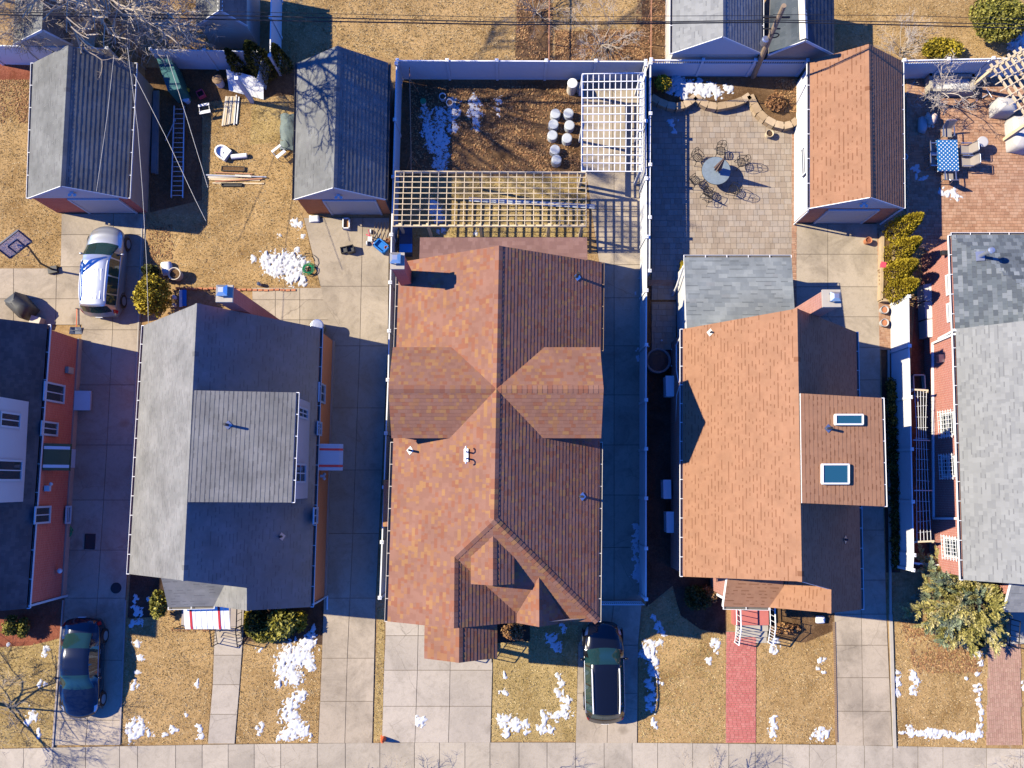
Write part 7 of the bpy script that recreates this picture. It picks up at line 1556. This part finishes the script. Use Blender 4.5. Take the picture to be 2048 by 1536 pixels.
# conifer with feathery sprays
def conifer(label, bx, by, h, R0, nbr, seed):
    b = P(bx, by, 0); r = random.Random(seed); t = thing('conifer', label, 'tree', b); mg, mbl, tw = MB(), MB(), MB(); tw.tube([b - V(0, 0, .05), b + V(0, 0, h * .9)], [.14, .03], 8)
    for i in range(nbr):
        z = (i + r.random()) / nbr; a = i * 2.39996 + r.uniform(-.4, .4); rr = R0 * (1 - z * .8) * r.uniform(.62, 1.1)
        st = b + V(.1 * math.cos(a), .1 * math.sin(a), .3 + z * h * .8); e = b + V(rr * math.cos(a), rr * math.sin(a), .4 + z * h * .92 + r.uniform(-.15, .3))
        tw.tube([st, (st + e) / 2 + V(0, 0, .08), e], [.022, .014, .005], 4, cap=False); blue = math.cos(a) < -.45 and r.random() < .45; ns = int(4 + rr * 4.5); sh0 = min(1, max(0, r.gauss(.58, .2)))
        for k in range(ns):
            q = .3 + .7 * (k + r.random()) / ns; p0 = st + (e - st) * min(1, q) + V(0, 0, .1 * math.sin(3 * q)); out = (e - st).normalized()
            sd_ = V(-math.sin(a), math.cos(a), 0) * r.uniform(-1.1, 1.1); d = (out * r.uniform(.5, 1.1) + sd_ + V(0, 0, r.uniform(-.05, .6))).normalized(); ln = r.uniform(.35, .75); s1 = d.cross(V(r.uniform(-.5, .5), r.uniform(-.5, .5), 1)).normalized(); up = s1.cross(d); dst = mbl if blue else mg; m = int(ln * 17)
            for j in range(m):
                u = (j + .5) / m; p = p0 + d * ln * u - V(0, 0, .1 * u * u)
                for s in (-1, 1, r.uniform(-.5, .5)):
                    l = (.20 * (1 - u) + .07) * r.uniform(.7, 1.2); v = (d * r.uniform(.7, 1.3) + s1 * s * r.uniform(.5, .9) + up * r.uniform(-.2, .45)).normalized(); n_ = v.cross(V(r.uniform(-.6, .6), r.uniform(-.6, .6), 1)).normalized(); w_ = l * .17
                    dst.quad(p, p + v * l * .5 + n_ * w_, p + v * l, p + v * l * .5 - n_ * w_, a=min(1, max(0, sh0 + .25 * (u - .4) + r.gauss(0, .14))))
    part('trunk', tw, MT['stem'], t); part('crown', mg, MT['conifer'], t); part('crown', mbl, MT['conifer_blue'], t, label='blue green sprays on one side of the crown'); return t
conifer('large feathery golden and blue green conifer on the front lawn', 1905, 1195, 2.6, 2.7, 120, 77)
# bare trees
def bare_tree(name, label, base, h, r0, seed, mat='twig', depth=6, spread=.55, limbs=5, droop=.0, group=None, cat='tree', lean=V(0, 0, 0), limb_len=None, kids=(2, 3), trunk_frac=.25, trunk_mat='bark', minr=.006, low=.75):
    r = random.Random(seed); t = thing(name, label, cat, base, group); tm, cm = MB(), MB()
    top = base + V(r.uniform(-.1, .1), r.uniform(-.1, .1), h * trunk_frac) + lean * .3
    tm.tube([base - V(0, 0, .08), base + (top - base) * .5 + V(r.uniform(-.05, .05), r.uniform(-.05, .05), 0), top], [r0 * 1.25, r0, r0 * .85], 9)
    def grow(p, d, ln, rad, dep):
        pts = [p]; q = p.copy(); dd = d.copy(); n = 3
        for i in range(n):
            dd = (dd + rand_dir(r) * .22 + V(0, 0, .05 - droop * (1 if dep < 3 else 0))).normalized(); q = q + dd * ln / n; pts.append(q)
        big = dep >= depth - 1; (tm if big else cm).tube(pts, [rad, rad * .85, rad * .72, rad * .6], 6 if big else (4 if dep > 2 else 3), cap=False)
        if dep <= 0: return
        for i in range(r.randint(*kids) + (1 if dep <= 2 else 0)):
            f = r.uniform(.35, 1.0); s = pts[min(n, max(1, int(round(f * n))))]; nd = (dd + rand_dir(r) * spread * 1.5).normalized()
            grow(s, nd, ln * r.uniform(.55, .82), max(minr, rad * r.uniform(.42, .6)), dep - 1)
    for i in range(limbs):
        a = i * 6.283 / limbs + r.uniform(-.4, .4); d = (V(math.cos(a), math.sin(a), r.uniform(.5, 1.3)) + lean).normalized(); grow(base + (top - base) * r.uniform(low, 1.0), d, (limb_len or h * .34) * r.uniform(.8, 1.15), r0 * .55, depth)
    part('trunk', tm, MT[trunk_mat], t); part('crown', cm, MT[mat], t); return t
bare_tree('bare_tree', 'large tangled bare tree overhanging the grey garage roof', P(238, 92, 0), 10.0, .24, 5, depth=6, spread=.8, limbs=7, droop=.16, limb_len=2.8, trunk_mat='bark', minr=.012, kids=(2, 3))
bare_tree('tall_bare_tree', 'tall bare tree rising between the brick garage and teal box and casting long limb shadows', P(286, 110, 0), 21.0, .15, 44, depth=4, spread=.5, limbs=11, limb_len=4.2, trunk_frac=.68, low=.42, lean=V(.35, -.05, .3), minr=.03, kids=(2, 3))
bare_tree('bare_tree', 'bare branching tree behind the low white fence', P(110, 40, 0), 7.0, .16, 9, depth=5, kids=(3, 4), spread=.7, limbs=5, droop=.1, limb_len=2.1, minr=.009)
bare_tree('bare_tree', 'bare young tree growing by the cream walled garage', P(345, 60, 0), 7.5, .15, 12, depth=5, kids=(3, 4), spread=.7, limbs=5, droop=.12, limb_len=2.3, minr=.009)
bare_tree('bare_bush', 'spreading bare bush over dead leaves behind the fence', P(1205, 95, 0), 3.2, .05, 14, mat='twig_pale', depth=4, spread=.55, limbs=9, limb_len=1.25, trunk_frac=.08, cat='bush', trunk_mat='twig', minr=.006)
bare_tree('bare_bush', 'pale gnarled bare bush beside the stone trough', P(1862, 205, 0), 3.0, .06, 16, mat='twig_pale', depth=4, spread=.85, limbs=6, limb_len=1.0, trunk_frac=.4, cat='bush', trunk_mat='twig_pale', minr=.009)
bare_tree('bare_bush', 'bare shrub behind the orange roofed garage', P(1800, 105, 0), 2.6, .04, 18, mat='twig_pale', depth=4, spread=.5, limbs=7, limb_len=1.0, trunk_frac=.08, cat='bush', trunk_mat='twig', minr=.006)
bare_tree('bare_bush', 'bare cane bush beside the red pipe rail', P(1070, 30, 0), 2.6, .05, 19, mat='twig', depth=4, spread=.5, limbs=7, limb_len=1.1, trunk_frac=.08, cat='bush', trunk_mat='twig', minr=.007)
bare_tree('street_tree', 'bare street tree throwing branch shadows across the sedan driveway', P(-50, 1400, 0), 6.5, .09, 20, depth=5, spread=.6, limbs=6, limb_len=2.0, trunk_mat='bark', minr=.008)
for i, (x, y, lb, h) in enumerate(((795, 1565, 'bare sidewalk tree below the orange cone', 5.0), (985, 1572, 'bare sidewalk tree below the pale concrete apron', 5.0), (1395, 1578, 'bare sidewalk tree below the red walk lawn', 5.0), (2015, 1572, 'bare sidewalk tree below the pink walk', 5.0), (640, 1600, 'bare sidewalk tree below the middle driveway', 5.0))):
    bare_tree('street_tree', lb, P(x, y, 0), h, .09, 30 + i, depth=4, spread=.55, limbs=6, limb_len=1.45, trunk_mat='bark', minr=.006)
# ================================================================ WIRES AND POLE
ZT = 6.5; base = P(1503, 160, 0); top = P(1568, 11, ZT); t = thing('utility_pole', 'weathered wooden utility pole between the two rear garages', 'utility pole', base)
part('shaft', MB().tube([base, top], [.15, .11], 10), MT['pole'], t); pa = base + (top - base) * .86
part('transformer', MB().lathe([(.12, 0), (.17, .05), (.17, .45), (.12, .52)], base + (top - base) * .55 + V(-.25, -.1, 0), 12), MT['metal'], t); part('bracket', MB().bar(pa - V(.7, 0, 0), pa + V(.5, 0, 0), .07, .07).bar(base + (top - base) * .72 - V(.5, 0, 0), base + (top - base) * .72 + V(.3, 0, 0), .05, .05), MT['black'], t)
part('cable_loop', MB().tube([base + (top - base) * .66 + V(.12 + .2 * math.cos(a), -.1, .2 * math.sin(a)) for a in [i * 6.283 / 14 for i in range(14)]], .03, 5, closed=True), MT['wire'], t)
def wire(label, pts, rad, mat='wire', group='overhead wires along the back fences'): solo('power_line', label, 'wire', MB().tube([P(a, b_, z) for a, b_, z in pts], rad, 5), MT[mat], group)
wire('thin upper overhead wire running to the utility pole', [(-60, 20, 6.4), (500, 24, 5.9), (1020, 35, 5.8), (1345, 32, 6.1), (1546, 31, 6.4)], .012)
wire('thick middle overhead cable running to the utility pole', [(-60, 23, 6.2), (500, 32, 5.7), (1020, 44.5, 5.6), (1345, 43.5, 5.9), (1546, 40, 6.2)], .026)
wire('thick lower overhead cable running to the utility pole', [(-60, 28, 6.0), (500, 40, 5.5), (1020, 49.5, 5.4), (1345, 46.5, 5.8), (1550, 44, 6.0)], .03)
wire('thin overhead wire leading away past the golden round bush', [(1546, 29, 6.4), (1800, 31, 6.0), (2110, 40, 5.9)], .012); wire('overhead cable crossing the charcoal garage and golden bush', [(1546, 40, 6.2), (1800, 44, 5.8), (2110, 50, 5.7)], .02); wire('lower overhead cable crossing the charcoal garage and golden bush', [(1550, 44, 6.0), (1800, 50, 5.6), (2110, 58, 5.5)], .026)
for lb, pts in (('pale service wire running down beside the garage to the grey roof', [(255, 95, 5.6), (276, 260, 5.0), (285, 380, 4.6), (293, 520, 4.4), (297, 648, 4.2)]), ('pale slanting service wire crossing the ladder', [(268, 148, 5.4), (330, 270, 5.0), (391, 400, 4.7), (412, 442, 4.6)]), ('pale slanting service wire from the teal box to the shadow edge', [(334, 110, 5.4), (375, 240, 5.0), (416, 375, 4.8)]), ('pale wire drooping over the grey garage roof', [(228, 110, 5.4), (215, 230, 5.0), (193, 383, 4.4)])):
    wire(lb, pts, .012, 'wire_pale', 'pale service wires over the scrap yard')
